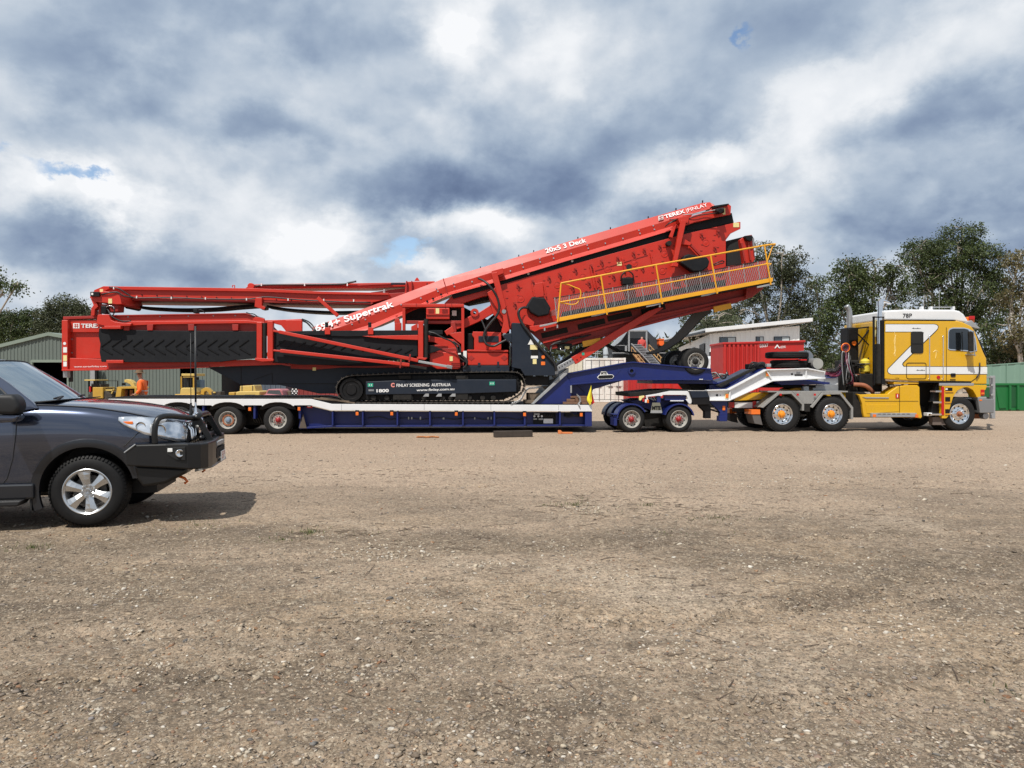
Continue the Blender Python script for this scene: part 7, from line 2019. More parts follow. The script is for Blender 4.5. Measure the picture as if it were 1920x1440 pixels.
# ------------------------------------------------------------------ loose things on and around the trailer
def loose():
    P = RIG.P
    # sleepers stacked at the front of the deck
    specs = [(1056, 1102, 753.5, 758.5, .1, 'brown hardwood block, the long lowest one of the stack on the deck end'),
             (1063, 1078, 748, 753.3, .12, 'brown hardwood block, middle layer left of the chain on the deck end'),
             (1079, 1102, 746.5, 753.3, .11, 'brown hardwood block, middle layer right of the chain on the deck end'),
             (1070, 1102, 742.8, 746.3, .14, 'brown hardwood block, topmost of the stack on the deck end')]
    br = mat('red_brown_hardwood', (.16, .085, .05), .85, var=.3, vscale=9, bump=.4, bscale=30)
    for x0, x1, y0, y1, w, lab in specs:
        lone('timber_block', MB().bx(x0, y0, x1, y1, w, w + .5), br, lab, 'timber block', 'timber blocks stacked on the trailer deck', bev=.008)
    # blocks and chain at the foot of the gooseneck beside the track
    for x0, x1, y0, y1, w, lab in ((990, 1012, 737, 754, .35, 'weathered timber packed beside the track end, under the shackle'), (1010, 1030, 724.5, 728.5, .4, 'pale timber plank lying on top of the packing by the gooseneck'), (984, 1006, 750, 756.5, .2, 'dusty timber wedge in front of the crawler track')):
        lone('timber_packing', MB().bx(x0, y0, x1, y1, w, w + .6), TIMBER, lab, 'timber block', 'timber packing beside the track', bev=.01)
    mb = MB(); q = smooth_path([Vector(P(x, y, w)) for x, y, w in ((960, 757, .0), (975, 750, .05), (984, 736, .1), (990, 729, .1), (1003, 727, .2), (1012, 726, .25), (1018, 729, .3), (1024, 738, .3))], 7)
    for i, p in enumerate(q[::1]):
        d = (q[min(i + 1, len(q) - 1)] - q[max(i - 1, 0)]).normalized(); a = d.cross(Vector((0, 1, 0))).normalized() if i % 2 else Vector((0, 1, 0))
        pts = [p + d * math.cos(t) * .045 + a * math.sin(t) * .022 for t in [k * math.pi / 4 for k in range(9)]]
        mb.tube(pts, .008, 4, caps=False)
    c = lone('tie_down_chain', mb, STEEL, 'steel tie down chain running from the track to the foot of the gooseneck', 'chain')
    mb = MB(); q = smooth_path([Vector(P(x, y, w)) for x, y, w in ((1083, 741, .06), (1087, 746, .04), (1088, 752, .04), (1085, 757, .0), (1086, 760, -.03))], 5)
    for i, p in enumerate(q):
        d = (q[min(i + 1, len(q) - 1)] - q[max(i - 1, 0)]).normalized(); a = Vector((1, 0, 0)) if i % 2 else Vector((0, 1, 0))
        mb.tube([p + d * math.cos(t) * .04 + a * math.sin(t) * .02 for t in [k * math.pi / 4 for k in range(9)]], .008, 4, caps=False)
    lone('tie_down_chain', mb, GALV, 'short bright chain hanging over the brown timber stack', 'chain')
    # warning flags
    ym = mat('flag_yellow', (.78, .66, .03), .7, var=.08); rm = mat('flag_red', (.62, .02, .02), .7)
    def flag(pts, w, m, lab):
        mb = MB(); base = [P(x, y, w) for x, y in pts]; n = 8
        top, lb, bot, rb = base
        vs = []; 
        for i in range(n + 1):
            t = i / n
            L = Vector(top).lerp(Vector(lb), min(1, t * 1.4)) if t < .714 else Vector(lb).lerp(Vector(bot), (t - .714) / .286)
            Rr = Vector(top).lerp(Vector(rb), t)
            for j in range(5):
                s = j / 4; p = L.lerp(Rr, s); vs.append((p.x, w + .035 * math.sin(s * 6 + t * 3) * t, p.z))
        fs = [(i * 5 + j, i * 5 + j + 1, (i + 1) * 5 + j + 1, (i + 1) * 5 + j) for i in range(n) for j in range(4)]
        mb.add(vs, fs); mb.add([(a, b + .006, c) for a, b, c in vs], fs)
        lone('warning_flag', mb, m, lab, 'flag', smooth=True)
    flag([(1108.5, 722), (1100, 749), (1106, 760), (1110, 752)], -.06, ym, 'yellow warning flag hanging at the front corner of the white deck')
    flag([(1110, 735), (1108, 752), (1109, 759), (1115, 755)], .05, rm, 'small red warning flag hanging behind the yellow one')
    # timber baulk, chain and strap on the gravel
    fr = Frame(0, 19.9, 4); P2 = fr.P
    fr = Frame(0.35, 20.55, 14)
    mb = MB(fr); a = fr.P(928, 820)[0]; b = fr.P(999, 812)[0]
    mb.box(a, b, 0, .2, 0.005, .17)
    lone('timber_baulk', mb, mat('dark_wet_timber', (.045, .034, .027), .85, var=.4, vscale=8, bump=.6, bscale=25), 'heavy dark timber baulk lying on the gravel in front of the trailer', 'timber block', bev=.012)
    x, y = px_ground(803, 821); om = mat('rust_orange_chain', (.42, .16, .05), .7, var=.2)
    mb = MB(Frame(x, y, 0)); rr = random.Random(8); q = smooth_path([Vector((-.28, 0, .02)), Vector((-.15, .05, .025)), Vector((-.02, -.03, .02)), Vector((.10, .06, .03)), Vector((.26, -.02, .02)), Vector((.15, .12, .02)), Vector((-.1, .12, .02)), Vector((-.26, .05, .03))], 6)
    for i, p in enumerate(q):
        d = (q[min(i + 1, len(q) - 1)] - q[max(i - 1, 0)]).normalized(); s = d.cross(Vector((0, 0, 1))).normalized() if i % 2 else Vector((0, 0, 1))
        mb.tube([p + d * math.cos(t) * .035 + s * math.sin(t) * .016 for t in [k * math.pi / 4 for k in range(9)]], .008, 4, caps=False)
    lone('loose_chain', mb, om, 'rusty orange chain heaped on the gravel below the middle of the trailer', 'chain')
    x, y = px_ground(1059, 813.5); mb = MB(Frame(x, y, 2)); mb.box(-.08, .22, 0, .06, .005, .05); mb.lathe((-.12, .03, .045), (0, 1, 0), [(-.04, .02), (-.04, .045), (.04, .045), (.04, .02)], 14, close=True); mb.box(-.19, -.11, -.02, .08, .005, .10)
    lone('ratchet_strap', mb, mat('strap_orange', (.65, .20, .06), .6), 'small orange ratchet strap lying on the gravel near the trailer front', 'strap', bev=.004)


loose()


# ------------------------------------------------------------------ skinned figures
def skin(name, verts, edges, radii, m, parent=None, sub=2, rot=None):
    """verts with radii grown into one continuous smooth surface"""
    me = bpy.data.meshes.new(name); me.from_pydata(verts, edges, [])
    o = bpy.data.objects.new(name, me); COL.objects.link(o)
    sk = o.modifiers.new('skin', 'SKIN')
    for i, r in enumerate(radii):
        d = me.skin_vertices[0].data[i]; d.radius = (r, r) if isinstance(r, (int, float)) else r; d.use_root = (i == 0)
    sk.use_smooth_shade = True
    s = o.modifiers.new('sub', 'SUBSURF'); s.levels = sub; s.render_levels = sub
    dg = bpy.context.evaluated_depsgraph_get(); dg.update()
    me2 = bpy.data.meshes.new_from_object(o.evaluated_get(dg)); bpy.data.objects.remove(o); bpy.data.meshes.remove(me)
    me2.name = name; me2.materials.clear(); me2.materials.append(m); me2.shade_smooth()
    return link(name, me2, parent)


def worker():
    """a man in a hat and orange high visibility shirt walking to the left behind the trailer"""
    d = 27.2; X = (268 - 960) / FPX * d
    fr = Frame(X, d, 0)
    t = thing('person', 'person in orange high visibility shirt and brimmed hat standing behind the trailer, facing left', 'person', fr, 0, 0)
    sk_ = mat('skin', (.42, .22, .15), .55); hv = mat('hi_vis_orange', (.85, .14, .015), .7, var=.12, vscale=6); nv = mat('navy_cloth', (.02, .025, .045), .8, var=.2)
    # local axes: x to the right of the photo, y away, z up; he faces -x and a little away
    V = [(0, 0, .98), (-.01, 0, 1.18), (-.03, 0, 1.42), (-.06, 0, 1.52), (-.10, 0, 1.60), (-.12, 0, 1.70), (-.12, 0, 1.78),
         (-.02, -.20, 1.42), (.03, -.25, 1.15), (-.17, -.22, 1.00), (-.24, -.20, .98),
         (-.02, .20, 1.42), (-.05, .25, 1.15), (-.22, .20, 1.02), (-.29, .18, 1.0),
         (0, -.10, .88), (-.03, -.11, .50), (.03, -.12, .10), (-.10, -.12, .05), (0, .10, .88), (-.08, .11, .50), (-.10, .12, .10), (-.23, .12, .05)]
    E = [(0, 1), (1, 2), (2, 3), (3, 4), (4, 5), (5, 6), (2, 7), (7, 8), (8, 9), (9, 10), (2, 11), (11, 12), (12, 13), (13, 14), (0, 15), (15, 16), (16, 17), (17, 18), (0, 19), (19, 20), (20, 21), (21, 22)]
    Rr = [.15, .15, .15, .07, .065, .095, .08, .065, .05, .036, .03, .065, .05, .036, .03, .10, .065, .045, .04, .10, .065, .045, .04]
    b = skin('body', V, E, Rr, sk_, t)
    for a, r in ((.0, .35), (.3, .2)): pass
    nose = MB(fr).lathe((-.205, 0, 1.69), (-1, 0, -.25), [(0, .018), (.025, .010), (.03, .001)], 8); obj('nose', nose, sk_, b, smooth='full')
    for s in (-1, 1):
        obj('eye', MB(fr).disc((-.20, s * .035, 1.725), (-1, 0, 0), .012, .006, 8), BLACK, b); obj('ear', MB(fr).lathe((-.11, s * .09, 1.70), (0, s, 0), [(0, .03), (.015, .028), (.02, .01)], 8), sk_, b, smooth='full')
    # fingers
    for hx, hy, hz in ((-.24, -.20, .98), (-.29, .18, 1.0)):
        for k in range(4): obj('finger', MB(fr).tube([(hx - .02, hy - .03 + k * .02, hz), (hx - .07, hy - .03 + k * .02, hz - .01), (hx - .085, hy - .03 + k * .02, hz - .04)], .009, 6), sk_, b, smooth='full')
        obj('thumb', MB(fr).tube([(hx - .01, hy + .01, hz + .02), (hx - .05, hy + .02, hz + .03)], .010, 6), sk_, b, smooth='full')
    V2 = [(0, 0, .92), (-.01, 0, 1.16), (-.03, 0, 1.40), (-.05, 0, 1.50), (-.02, -.20, 1.42), (.035, -.25, 1.15), (-.13, -.225, 1.02), (-.02, .20, 1.42), (-.05, .25, 1.15), (-.18, .21, 1.04)]
    skin('shirt', V2, [(0, 1), (1, 2), (2, 3), (2, 4), (4, 5), (5, 6), (2, 7), (7, 8), (8, 9)], [.175, .18, .18, .095, .09, .072, .055, .09, .072, .055], hv, t)
    V3 = [(0, 0, .94), (0, -.10, .86), (-.03, -.11, .50), (.03, -.12, .12), (0, .10, .86), (-.08, .11, .50), (-.10, .12, .12)]
    skin('trousers', V3, [(0, 1), (1, 2), (2, 3), (0, 4), (4, 5), (5, 6)], [.16, .12, .085, .07, .12, .085, .07], nv, t)
    obj('hat', MB(fr).lathe((-.12, 0, 1.77), (.05, 0, 1), [(-.02, .001), (-.02, .20), (-.01, .205), (.0, .13), (.06, .115), (.11, .10), (.13, .06), (.135, .001)], 20), mat('hat_felt', (.16, .105, .06), .9), t, smooth=True)
    for s in (-1, 1): obj('boot', MB(fr).lathe((-.03 if s < 0 else -.17, s * .12, .0), (0, 0, 1), [(0, .001), (0, .07), (.06, .065), (.14, .05), (.14, .001)], 10), BLACK, t, smooth=True)
    tp = mat('silver_tape', (.55, .55, .52), .3, metal=.3)
    mb = MB(fr).lathe((-.01, 0, 1.10), (0, 0, 1), [(0, .182), (0, .186), (.04, .186), (.04, .182)], 20); obj('reflective_band', mb, tp, t)


worker()


def stair_worker():
    d = 51.5; fr = Frame((1203.5 - 960) / FPX * d, d, 0)
    z = 2.62
    t = thing('person', 'small person in red shirt standing at the top of the conveyor stair under the dome', 'person', fr, 0, 0, z0=z)
    ORG[t.name] = (0, 0, 0)
    V = [(0, 0, .95), (0, 0, 1.35), (0, 0, 1.5), (0, 0, 1.68), (-.2, 0, 1.38), (-.24, -.02, 1.1), (-.2, -.1, .9), (.2, 0, 1.38), (.24, -.02, 1.1), (.2, -.1, .9), (-.1, 0, .85), (-.1, 0, .1), (.1, 0, .85), (.1, 0, .1)]
    E = [(0, 1), (1, 2), (2, 3), (1, 4), (4, 5), (5, 6), (1, 7), (7, 8), (8, 9), (0, 10), (10, 11), (0, 12), (12, 13)]
    sc = 1.0
    V = [(a * sc, b * sc, c * sc) for a, b, c in V]
    skin('body', V, E, [r * sc for r in [.15, .15, .06, .10, .07, .05, .04, .07, .05, .04, .10, .06, .10, .06]], mat('skin_small', (.4, .22, .16), .6), t, 1)
    skin('shirt', V[:10], E[:9], [r * sc for r in [.18, .18, .08, .001, .09, .07, .05, .09, .07, .05]], mat('red_shirt', (.45, .05, .04), .8), t, 1)


stair_worker()


# ------------------------------------------------------------------ plant parked along the green shed
PY = mat('plant_yellow', (.46, .27, .03), .5, var=.15, vscale=2, dirt=.35, dirtcol=(.22, .15, .08))
PY2 = mat('faded_yellow', (.52, .37, .10), .55, var=.12, vscale=2, dirt=.3, dirtcol=(.3, .22, .12))
PD = mat('plant_dark', (.03, .026, .022), .8, dirt=.3)


def plant():
    fr = Frame(0, 42, 0); P = fr.P
    K = dict(fr=fr)
    t = thing('roller', 'small yellow ride on roller with canopy parked at the left by the green shed', 'roller', fr, P(185, 740)[0], 0)
    boxp('canopy', t, PY2, 158, 711.5, 178, 714, -.2, 1.2, .01, **K); boxp('post', t, BLACK, 165, 714, 167, 735, 0, .1, 0, **K); boxp('post', t, BLACK, 175, 714, 176.5, 735, .9, 1.0, 0, **K)
    boxp('body', t, PY, 173.5, 726, 193, 747, -.1, 1.2, .03, **K); boxp('engine_grille', t, PD, 171, 720, 189, 726, .1, 1.0, .01, **K)
    boxp('seat', t, BLACK, 168, 728, 173, 740, .2, .8, .02, **K); boxp('red_tank', t, REDLENS, 166.5, 724, 170, 735, .0, .3, .01, **K)
    for y in (719, 722.5): barp('guard_rail', t, BLACK, (171, y), (189, y - .5), .7, -.1, -.05, 0, **K)
    boxp('roll_plate', t, PY, 188, 728, 197, 747, .2, 1.3, .03, **K)
    for x in (178, 196): obj('drum', MB(fr).disc((P(x, 700)[0], .0, .42), (0, 1, 0), .42, 1.1, 20), PD, t, .02)
    t = thing('screen_frame', 'thin dark steel screen frame standing beside the yellow roller', 'frame', fr, P(205, 740)[0], 0)
    for a, b in (((194, 714), (194, 747)), ((220, 714), (220, 747)), ((194, 714), (220, 714)), ((194, 728), (220, 728))): barp('frame_bar', t, BLACK, a, b, 1.0, .2, .26, 0, **K)
    barp('tilted_strut', t, PY2, (213, 729), (204, 747), 2, .1, .2, 0, **K); boxp('lower_tray', t, PY2, 196, 730, 212, 733, .1, .5, 0, **K)
    t = thing('bucket', 'large dull yellow loader bucket standing open beside the worker', 'bucket', fr, P(238, 740)[0], 0)
    mb = MB(fr); mb.pp([(217, 727), (222, 725), (250, 724), (257, 727), (257, 728.5), (222, 729)], -.2, 1.2); obj('top_edge', mb, PY, t, .01)
    poly('side_plate', t, PY, [(216, 747), (219, 728), (228, 729), (226, 747)], -.2, .3, .02, **K); poly('side_plate', t, PY, [(252, 747), (252, 728), (256, 728), (257, 747)], -.2, .3, .02, **K)
    boxp('back', t, DKIN, 224, 729, 254, 750, .6, 1.2, 0, **K)
    for x in (233, 243): boxp('tine', t, RUST, x, 731, x + 3, 750, .2, .4, .01, **K)
    t = thing('chute', 'curved yellow discharge chute rising behind the bucket', 'chute', fr, P(243, 740)[0], 1.3)
    pts = [(233, 712), (238, 711), (245, 713), (250, 718), (253, 725), (247, 725), (243, 720), (237, 717.5), (233, 717)]
    poly('spout', t, PY2, pts, .9, 1.3, .02, **K); boxp('black_cap', t, BLACK, 228, 718, 232, 722.5, 1, 1.2, .01, **K); boxp('stem', t, PY, 246, 725, 253, 760, .9, 1.3, .02, **K)
    # tracked loader with open cage cab
    t = thing('tracked_loader', 'yellow tracked loader with an upright open cage cab facing the trailer', 'loader', fr, P(355, 740)[0], 0)
    boxp('roof', t, PY2, 340, 700.5, 364, 705, -.3, 1.2, .02, **K); boxp('roof_lamp_bar', t, PY2, 343, 705.5, 363, 708, -.25, -.2, .01, **K)
    for x in (338.5, 361.5): boxp('cage_post', t, PY, x, 706, x + 2, 728, -.25, -.15, .01, **K)
    for x in (343.5, 348, 353, 357): boxp('cage_bar', t, BLACK, x, 709, x + .8, 727, -.2, -.16, 0, **K)
    boxp('cab_interior', t, DKIN, 341, 707, 362, 728, .3, 1.1, 0, **K)
    poly('engine_cover', t, PY2, [(337, 742), (338, 729), (342, 727), (362, 727), (366, 735), (366, 742)], -.5, 1.2, .04, **K)
    boxp('counterweight', t, PY, 327, 739, 372, 747.5, -.6, 1.3, .04, **K)
    for x in (330, 368): boxp('track_box', t, PD, x - 5, 745, x + 5, 768, -.5, 1.3, .05, **K)
    boxp('blue_barrel', t, mat('faded_blue', (.10, .17, .24), .6), 366, 712, 376, 740, .5, 1.1, .03, **K)
    t = thing('excavator_arm', 'yellow bent excavator arm with a dark bucket lying beside the tracked loader', 'excavator arm', fr, P(390, 740)[0], 0)
    poly('arm', t, PY, [(376, 741), (377, 731), (384, 726.5), (390, 727), (397, 734), (398, 741), (393, 740), (387, 733), (383, 735), (382, 744), (376, 745)], 0, .3, .02, **K)
    boxp('bucket', t, PD, 396, 734, 414, 743, -.1, .5, .03, **K); boxp('bracket', t, PY2, 399, 734.5, 404, 737, -.15, -.1, .01, **K); boxp('support', t, PD, 378, 744, 412, 768, .0, .5, .02, **K)
    t = thing('yellow_hood', 'pale yellow engine hood of a machine seen just above the white deck', 'machine', fr, P(458, 740)[0], 0)
    poly('hood', t, PY2, [(449, 734), (450, 723.5), (477, 722), (480, 734)], -.2, 1.0, .04, **K)
    poly('body', t, PY2, [(441, 748), (442, 735), (449, 733.5), (480, 733), (487, 734), (487, 747), (480, 748)], -.4, 1.2, .05, **K)
    boxp('side_tank', t, PY, 428.5, 735.5, 440, 745, -.3, .6, .04, **K); boxp('opening', t, PD, 459, 740, 478, 744, -.42, -.41, 0, **K)
    for x in (453, 473): boxp('hood_strap', t, PD, x, 723, x + 1.2, 733, -.22, -.205, 0, **K)
    boxp('undercarriage', t, PD, 432, 747, 486, 768, -.2, 1.0, .03, **K)
    # old utility
    t = thing('old_utility', 'faded pink red old utility seen nose on beyond the white deck', 'car', fr, P(508, 740)[0], 0)
    pk = mat('faded_red_paint', (.36, .12, .13), .6, var=.2)
    poly('cab', t, pk, [(496, 743), (501, 731), (504, 729.5), (525, 729.5), (529, 732), (532, 745), (496, 747)], -.1, 1.3, .05, **K)
    poly('windscreen', t, WGLASS, [(499.5, 740), (503.5, 731.8), (524, 731.8), (528, 740)], -.13, -.105, 0, **K)
    poly('bonnet', t, pk, [(490, 748), (492, 741), (499, 738.5), (527, 741), (534, 748), (534, 758), (490, 758)], -.5, .2, .05, **K)
    boxp('tray', t, DARK, 532, 744, 558, 747, .2, 1.2, .01, **K); boxp('spoil_box', t, TIMBER, 529, 733, 545, 744, .8, 1.3, .02, **K)
    for x in (495, 528): boxp('tyre', t, TYRE, x - 3, 755, x + 3, 768, -.4, .1, .02, **K)
    # patterned sign
    t = thing('sign_board', 'square white board with black circles under the grey chassis', 'sign', fr, P(552, 734)[0], 0)
    boxp('board', t, DECAL, 546, 727, 558, 740, .1, .13, 0, **K)
    for x, y in ((548.5, 729.5), (555, 729.5), (548.5, 737), (555, 737)): obj('circle_mark', MB(fr).lathe(P(x, y, .1), (0, -1, 0), [(.001, .045), (.001, .10), (.006, .10), (.006, .045)], 14), BLACK, t)
    boxp('post', t, BLACK, 551, 740, 553, 768, .14, .2, 0, **K)


plant()


def far_wood():
    """the distant tree line closing the yard, one mass of foliage"""
    V = []; n = 52000
    x = rng.uniform(-230, 260, n); base = 7.0 + 4.0 * fbm(x * .045, x * 0 + 3, 4, 91) * 2
    y = 150 + rng.uniform(-8, 8, n) + 8 * fbm(x * .03, x * 0, 2, 17)
    z = base * rng.uniform(0, 1, n) ** .6 + rng.uniform(-.6, 1.0, n)
    c = np.stack([x, y, z], -1)
    a = rng.normal(0, 1, (n, 3)); a /= np.linalg.norm(a, axis=1)[:, None]; b = np.cross(a, rng.normal(0, 1, (n, 3))); b /= np.linalg.norm(b, axis=1)[:, None]
    s = rng.uniform(.3, .8, (n, 1))
    V = np.stack([c, c + a * s + b * s * .5, c + a * s * 2, c + a * s - b * s * .5], 1).reshape(-1, 3)
    me = np_mesh('distant_wood', V, (np.arange(n) * 4)[:, None] + np.arange(4)[None]); me.materials.append(LEAF2)
    tag(link('distant_wood', me), kind='stuff')


far_wood()


# ------------------------------------------------------------------ the dark four wheel drive in the foreground
def suv():
    fr = CAR; TC = .94
    T = thing('parked_car', 'dark grey four wheel drive with black bull bar and tall aerials in the left foreground', 'car', fr, -1.4, TC)
    paint = mat('dark_metallic_paint', (.040, .052, .088), .22, metal=.7, var=.03, vscale=1, coat=1.0)
    paint.node_tree.nodes['Principled BSDF'].inputs['Coat Roughness'].default_value = .015; paint.node_tree.nodes['Principled BSDF'].inputs['Coat IOR'].default_value = 1.7
    trim = mat('grey_arch_paint', (.016, .018, .023), .36, metal=.4, var=.06, coat=.6)
    blk = mat('bull_bar_black', (.006, .006, .0065), .38, var=.2, vscale=5, spec=.5)
    plas = mat('black_plastic', (.010, .010, .011), .6, var=.2)
    # s, half width, bottom, shoulder, hood edge, centre
    S = [(-3.78, .70, .60, .95, 1.05, 1.08), (-3.70, .86, .48, 1.05, 1.18, 1.22), (-3.45, .91, .42, 1.12, 1.24, 1.26), (-2.6, .93, .36, 1.16, 1.26, 1.27), (-1.6, .938, .34, 1.19, 1.27, 1.28), (-.95, .938, .34, 1.22, 1.29, 1.31), (-.66, .936, .35, 1.235, 1.312, 1.345),
         (-.35, .932, .37, 1.235, 1.305, 1.355), (0, .928, .40, 1.215, 1.283, 1.338), (.3, .915, .42, 1.175, 1.235, 1.305), (.52, .885, .47, 1.125, 1.185, 1.268), (.68, .83, .55, 1.075, 1.14, 1.225), (.79, .745, .62, 1.02, 1.09, 1.17), (.86, .63, .68, .96, 1.03, 1.10), (.90, .52, .72, .90, .96, 1.02), (.915, .40, .76, .86, .90, .94)]
    prof = [(.62, 0, 0), (.90, 0, .01), (.955, 0, .10), (.972, 0, .25), (.985, .45, 0), (1.0, .62, 0), (.998, .78, 0), (.985, .90, 0), (.955, 1.0, 0)]

    def section(row):
        s, hw, zb, zs, ze, zc = row
        pts = []
        for f, q, dz in prof: pts.append((hw * f, (zb + dz * (1 if hw > .8 else .4)) if q == 0 else zb + (zs - zb) * q))
        e = hw * .88
        pts += [(hw * .915, zs + (ze - zs) * .62), (e, ze - .004), (e - .03, ze + .012), (e * .72, ze + (zc - ze) * .62), (e * .38, zc - .008), (0, zc)]
        return pts

    def interp(s):
        for a, b in zip(S, S[1:]):
            if a[0] <= s <= b[0]:
                t = (s - a[0]) / (b[0] - a[0]); return tuple(x + (y - x) * t for x, y in zip(a, b))
        return S[-1] if s > 0 else S[0]

    def side_t(s, z):
        p = section(interp(s)); out = p[-1][0]
        for a, b in zip(p, p[1:]):
            if a[1] <= z <= b[1] and b[1] > a[1]: return TC - (a[0] + (b[0] - a[0]) * (z - a[1]) / (b[1] - a[1]))
        return TC - out if z > p[-1][1] else TC - p[0][0]
    rows = []
    ss = []
    for a, b in zip(S, S[1:]): ss += [a[0], (a[0] + b[0]) / 2]
    ss.append(S[-1][0])
    mb = MB(fr)
    for s in ss:
        p = section(interp(s)); ring = [(s, TC - h, z) for h, z in p] + [(s, TC + h, z) for h, z in reversed(p[:-1])]
        rows.append(len(mb.v)); mb.v += ring
    n = len(ring)
    for a, b in zip(rows, rows[1:]):
        for j in range(n): mb.f.append((a + j, a + (j + 1) % n, b + (j + 1) % n, b + j))
    mb.f.append(tuple(rows[0] + j for j in range(n))); mb.f.append(tuple(rows[-1] + j for j in range(n)))
    body = obj('body', mb, paint, T)
    sb = body.modifiers.new('s', 'SUBSURF'); sb.levels = 2; sb.render_levels = 2
    cut = MB(fr)
    for sx in (0.0, -2.79): cut.lathe((sx, -.3, .40), (0, 1, 0), [(0, .001), (0, .468), (.75, .468), (.75, .001)], 48); cut.lathe((sx, 1.43, .40), (0, 1, 0), [(0, .001), (0, .468), (.75, .468), (.75, .001)], 48)
    co = obj('cutter', cut, plas, T)
    bo = body.modifiers.new('b', 'BOOLEAN'); bo.object = co; bo.operation = 'DIFFERENCE'; bo.solver = 'EXACT'
    dg = bpy.context.evaluated_depsgraph_get(); dg.update()
    me = bpy.data.meshes.new_from_object(body.evaluated_get(dg)); body.modifiers.clear(); body.data = me; bpy.data.objects.remove(co)
    me.shade_smooth(); me.set_sharp_from_angle(angle=R_(34))
    if len(me.materials) > 1 or True:
        me.materials.clear(); me.materials.append(paint); me.materials.append(plas)
        for p in me.polygons:
            c = p.center; s, t = c.x - 1.4 + 0, c.y + TC
            inside = min(math.hypot(c.x - 1.4, c.z - .40), math.hypot(c.x - 1.4 + 2.79, c.z - .40)) < .47
            p.material_index = 1 if inside or c.z < .36 else 0
    # lower cladding, arch flares, door seams, sill
    for sx in (0.0, -2.79):
        for near in (0, 1):
            m2 = MB(fr); n_ = 26; a0, a1 = (14, 202)
            for k in range(n_ + 1):
                a = R_(a0 + (a1 - a0) * k / n_); ca, sa = math.cos(a), math.sin(a)
                for r, o in ((.462, .03), (.464, -.012), (.50, -.016), (.545, -.008), (.562, .012)):
                    s, z = sx + ca * r, .40 + sa * r
                    t = side_t(s, max(.45, min(z, 1.1))); t = min(t, .05) + o
                    m2.v.append((s, t if near == 0 else 2 * TC - t, z))
            for k in range(n_):
                for j in range(4): m2.f.append((k * 5 + j, k * 5 + j + 1, k * 5 + 6 + j, k * 5 + 5 + j))
            obj('arch_flare', m2, trim, T, smooth=True)
        obj('arch_liner', MB(fr).box(sx - .5, sx + .5, .46, .50, .35, .9), plas, T); obj('arch_liner', MB(fr).box(sx - .5, sx + .5, 1.38, 1.42, .35, .9), plas, T)

    def seam(pts, nm='door_seam', r=.0045, m=plas):
        q = []
        for a, b in zip(pts, pts[1:]):
            for k in range(8): q.append((a[0] + (b[0] - a[0]) * k / 8, a[1] + (b[1] - a[1]) * k / 8))
        q.append(pts[-1])
        obj(nm, MB(fr).tube([(s, side_t(s, z) - .0005, z) for s, z in q], r, 5), m, T)
    seam([(-.66, 1.24), (-.665, 1.0), (-.70, .75), (-.76, .55), (-.80, .50)]); seam([(-.80, .50), (-1.9, .50)]); seam([(-1.9, 1.2), (-1.9, .50)]); seam([(-.62, 1.255), (-.52, 1.275)])
    seam([(.36, .86), (.50, 1.0), (.60, 1.03)]); seam([(-.52, .50), (-.75, .50)])
    obj('hood_seam', MB(fr).tube([(s, TC - interp(s)[1] * .88 - .002, interp(s)[4] + .001) for s in [-.6 + k * .1 for k in range(14)]], .005, 5), plas, T)
    obj('hood_seam', MB(fr).tube([(s, TC + interp(s)[1] * .88 + .002, interp(s)[4] + .001) for s in [-.6 + k * .1 for k in range(14)]], .005, 5), plas, T)
    obj('sill_cladding', MB(fr).prism([(-2.25, .33), (-.50, .33), (-.50, .49), (-2.25, .49)], .0, .12), trim, T, .02)
    obj('side_step', MB(fr).prism([(-2.2, .27), (-.62, .27), (-.58, .33), (-2.2, .33)], -.08, .16), plas, T, .015)
    obj('mud_flap', MB(fr).box(-.55, -.53, .03, .28, .20, .42), plas, T, .004)
    obj('floor_pan', MB(fr).box(-3.4, .60, .45, 1.43, .30, .62), plas, T)
    # greenhouse
    L = lambda z: .045 + (z - 1.25) * .40
    def lean(name, pts, m, o=0.0, th=.03, near=True, sm=0):
        m2 = MB(fr); k = len(pts)
        vs = [(s, L(z) + o, z) for s, z in pts] + [(s, L(z) + o + th, z) for s, z in pts]
        if not near: vs = [(a, 2 * TC - b, c) for a, b, c in vs]
        m2.add(vs, [tuple(range(k)), tuple(range(2 * k - 1, k - 1, -1))] + [(i, i + k, (i + 1) % k + k, (i + 1) % k) for i in range(k)])
        return obj(name, m2, m, T, sm)
    cg = glass('car_side_glass', (.004, .005, .006), .01, .35)
    wg = glass('windscreen_glass', (.16, .23, .28), .02, .45, .22)  # pale blue diffuse colour paints in a reflection of the sky
    for near in (True, False):
        lean('pillar', [(-.47, 1.275), (-.54, 1.345), (-.79, 1.54), (-1.12, 1.765), (-1.26, 1.745), (-.93, 1.545), (-.66, 1.30), (-.64, 1.24)], paint, -.005, .06, near, .012)
        lean('side_window', [(-.66, 1.24), (-.70, 1.32), (-.93, 1.54), (-1.22, 1.725), (-1.80, 1.735), (-1.80, 1.24)], cg, .012, .006, near)
        lean('side_window', [(-1.90, 1.24), (-1.90, 1.735), (-2.75, 1.73), (-2.85, 1.24)], cg, .012, .006, near)
        lean('side_window', [(-2.95, 1.26), (-2.88, 1.72), (-3.35, 1.68), (-3.55, 1.26)], cg, .012, .006, near)
        lean('pillar', [(-1.81, 1.22), (-1.81, 1.74), (-1.89, 1.74), (-1.89, 1.22)], plas, .0, .05, near); lean('pillar', [(-2.84, 1.22), (-2.76, 1.74), (-2.88, 1.74), (-2.96, 1.22)], paint, .0, .05, near); lean('pillar', [(-3.36, 1.70), (-3.56, 1.22), (-3.66, 1.22), (-3.46, 1.72)], paint, .0, .05, near)
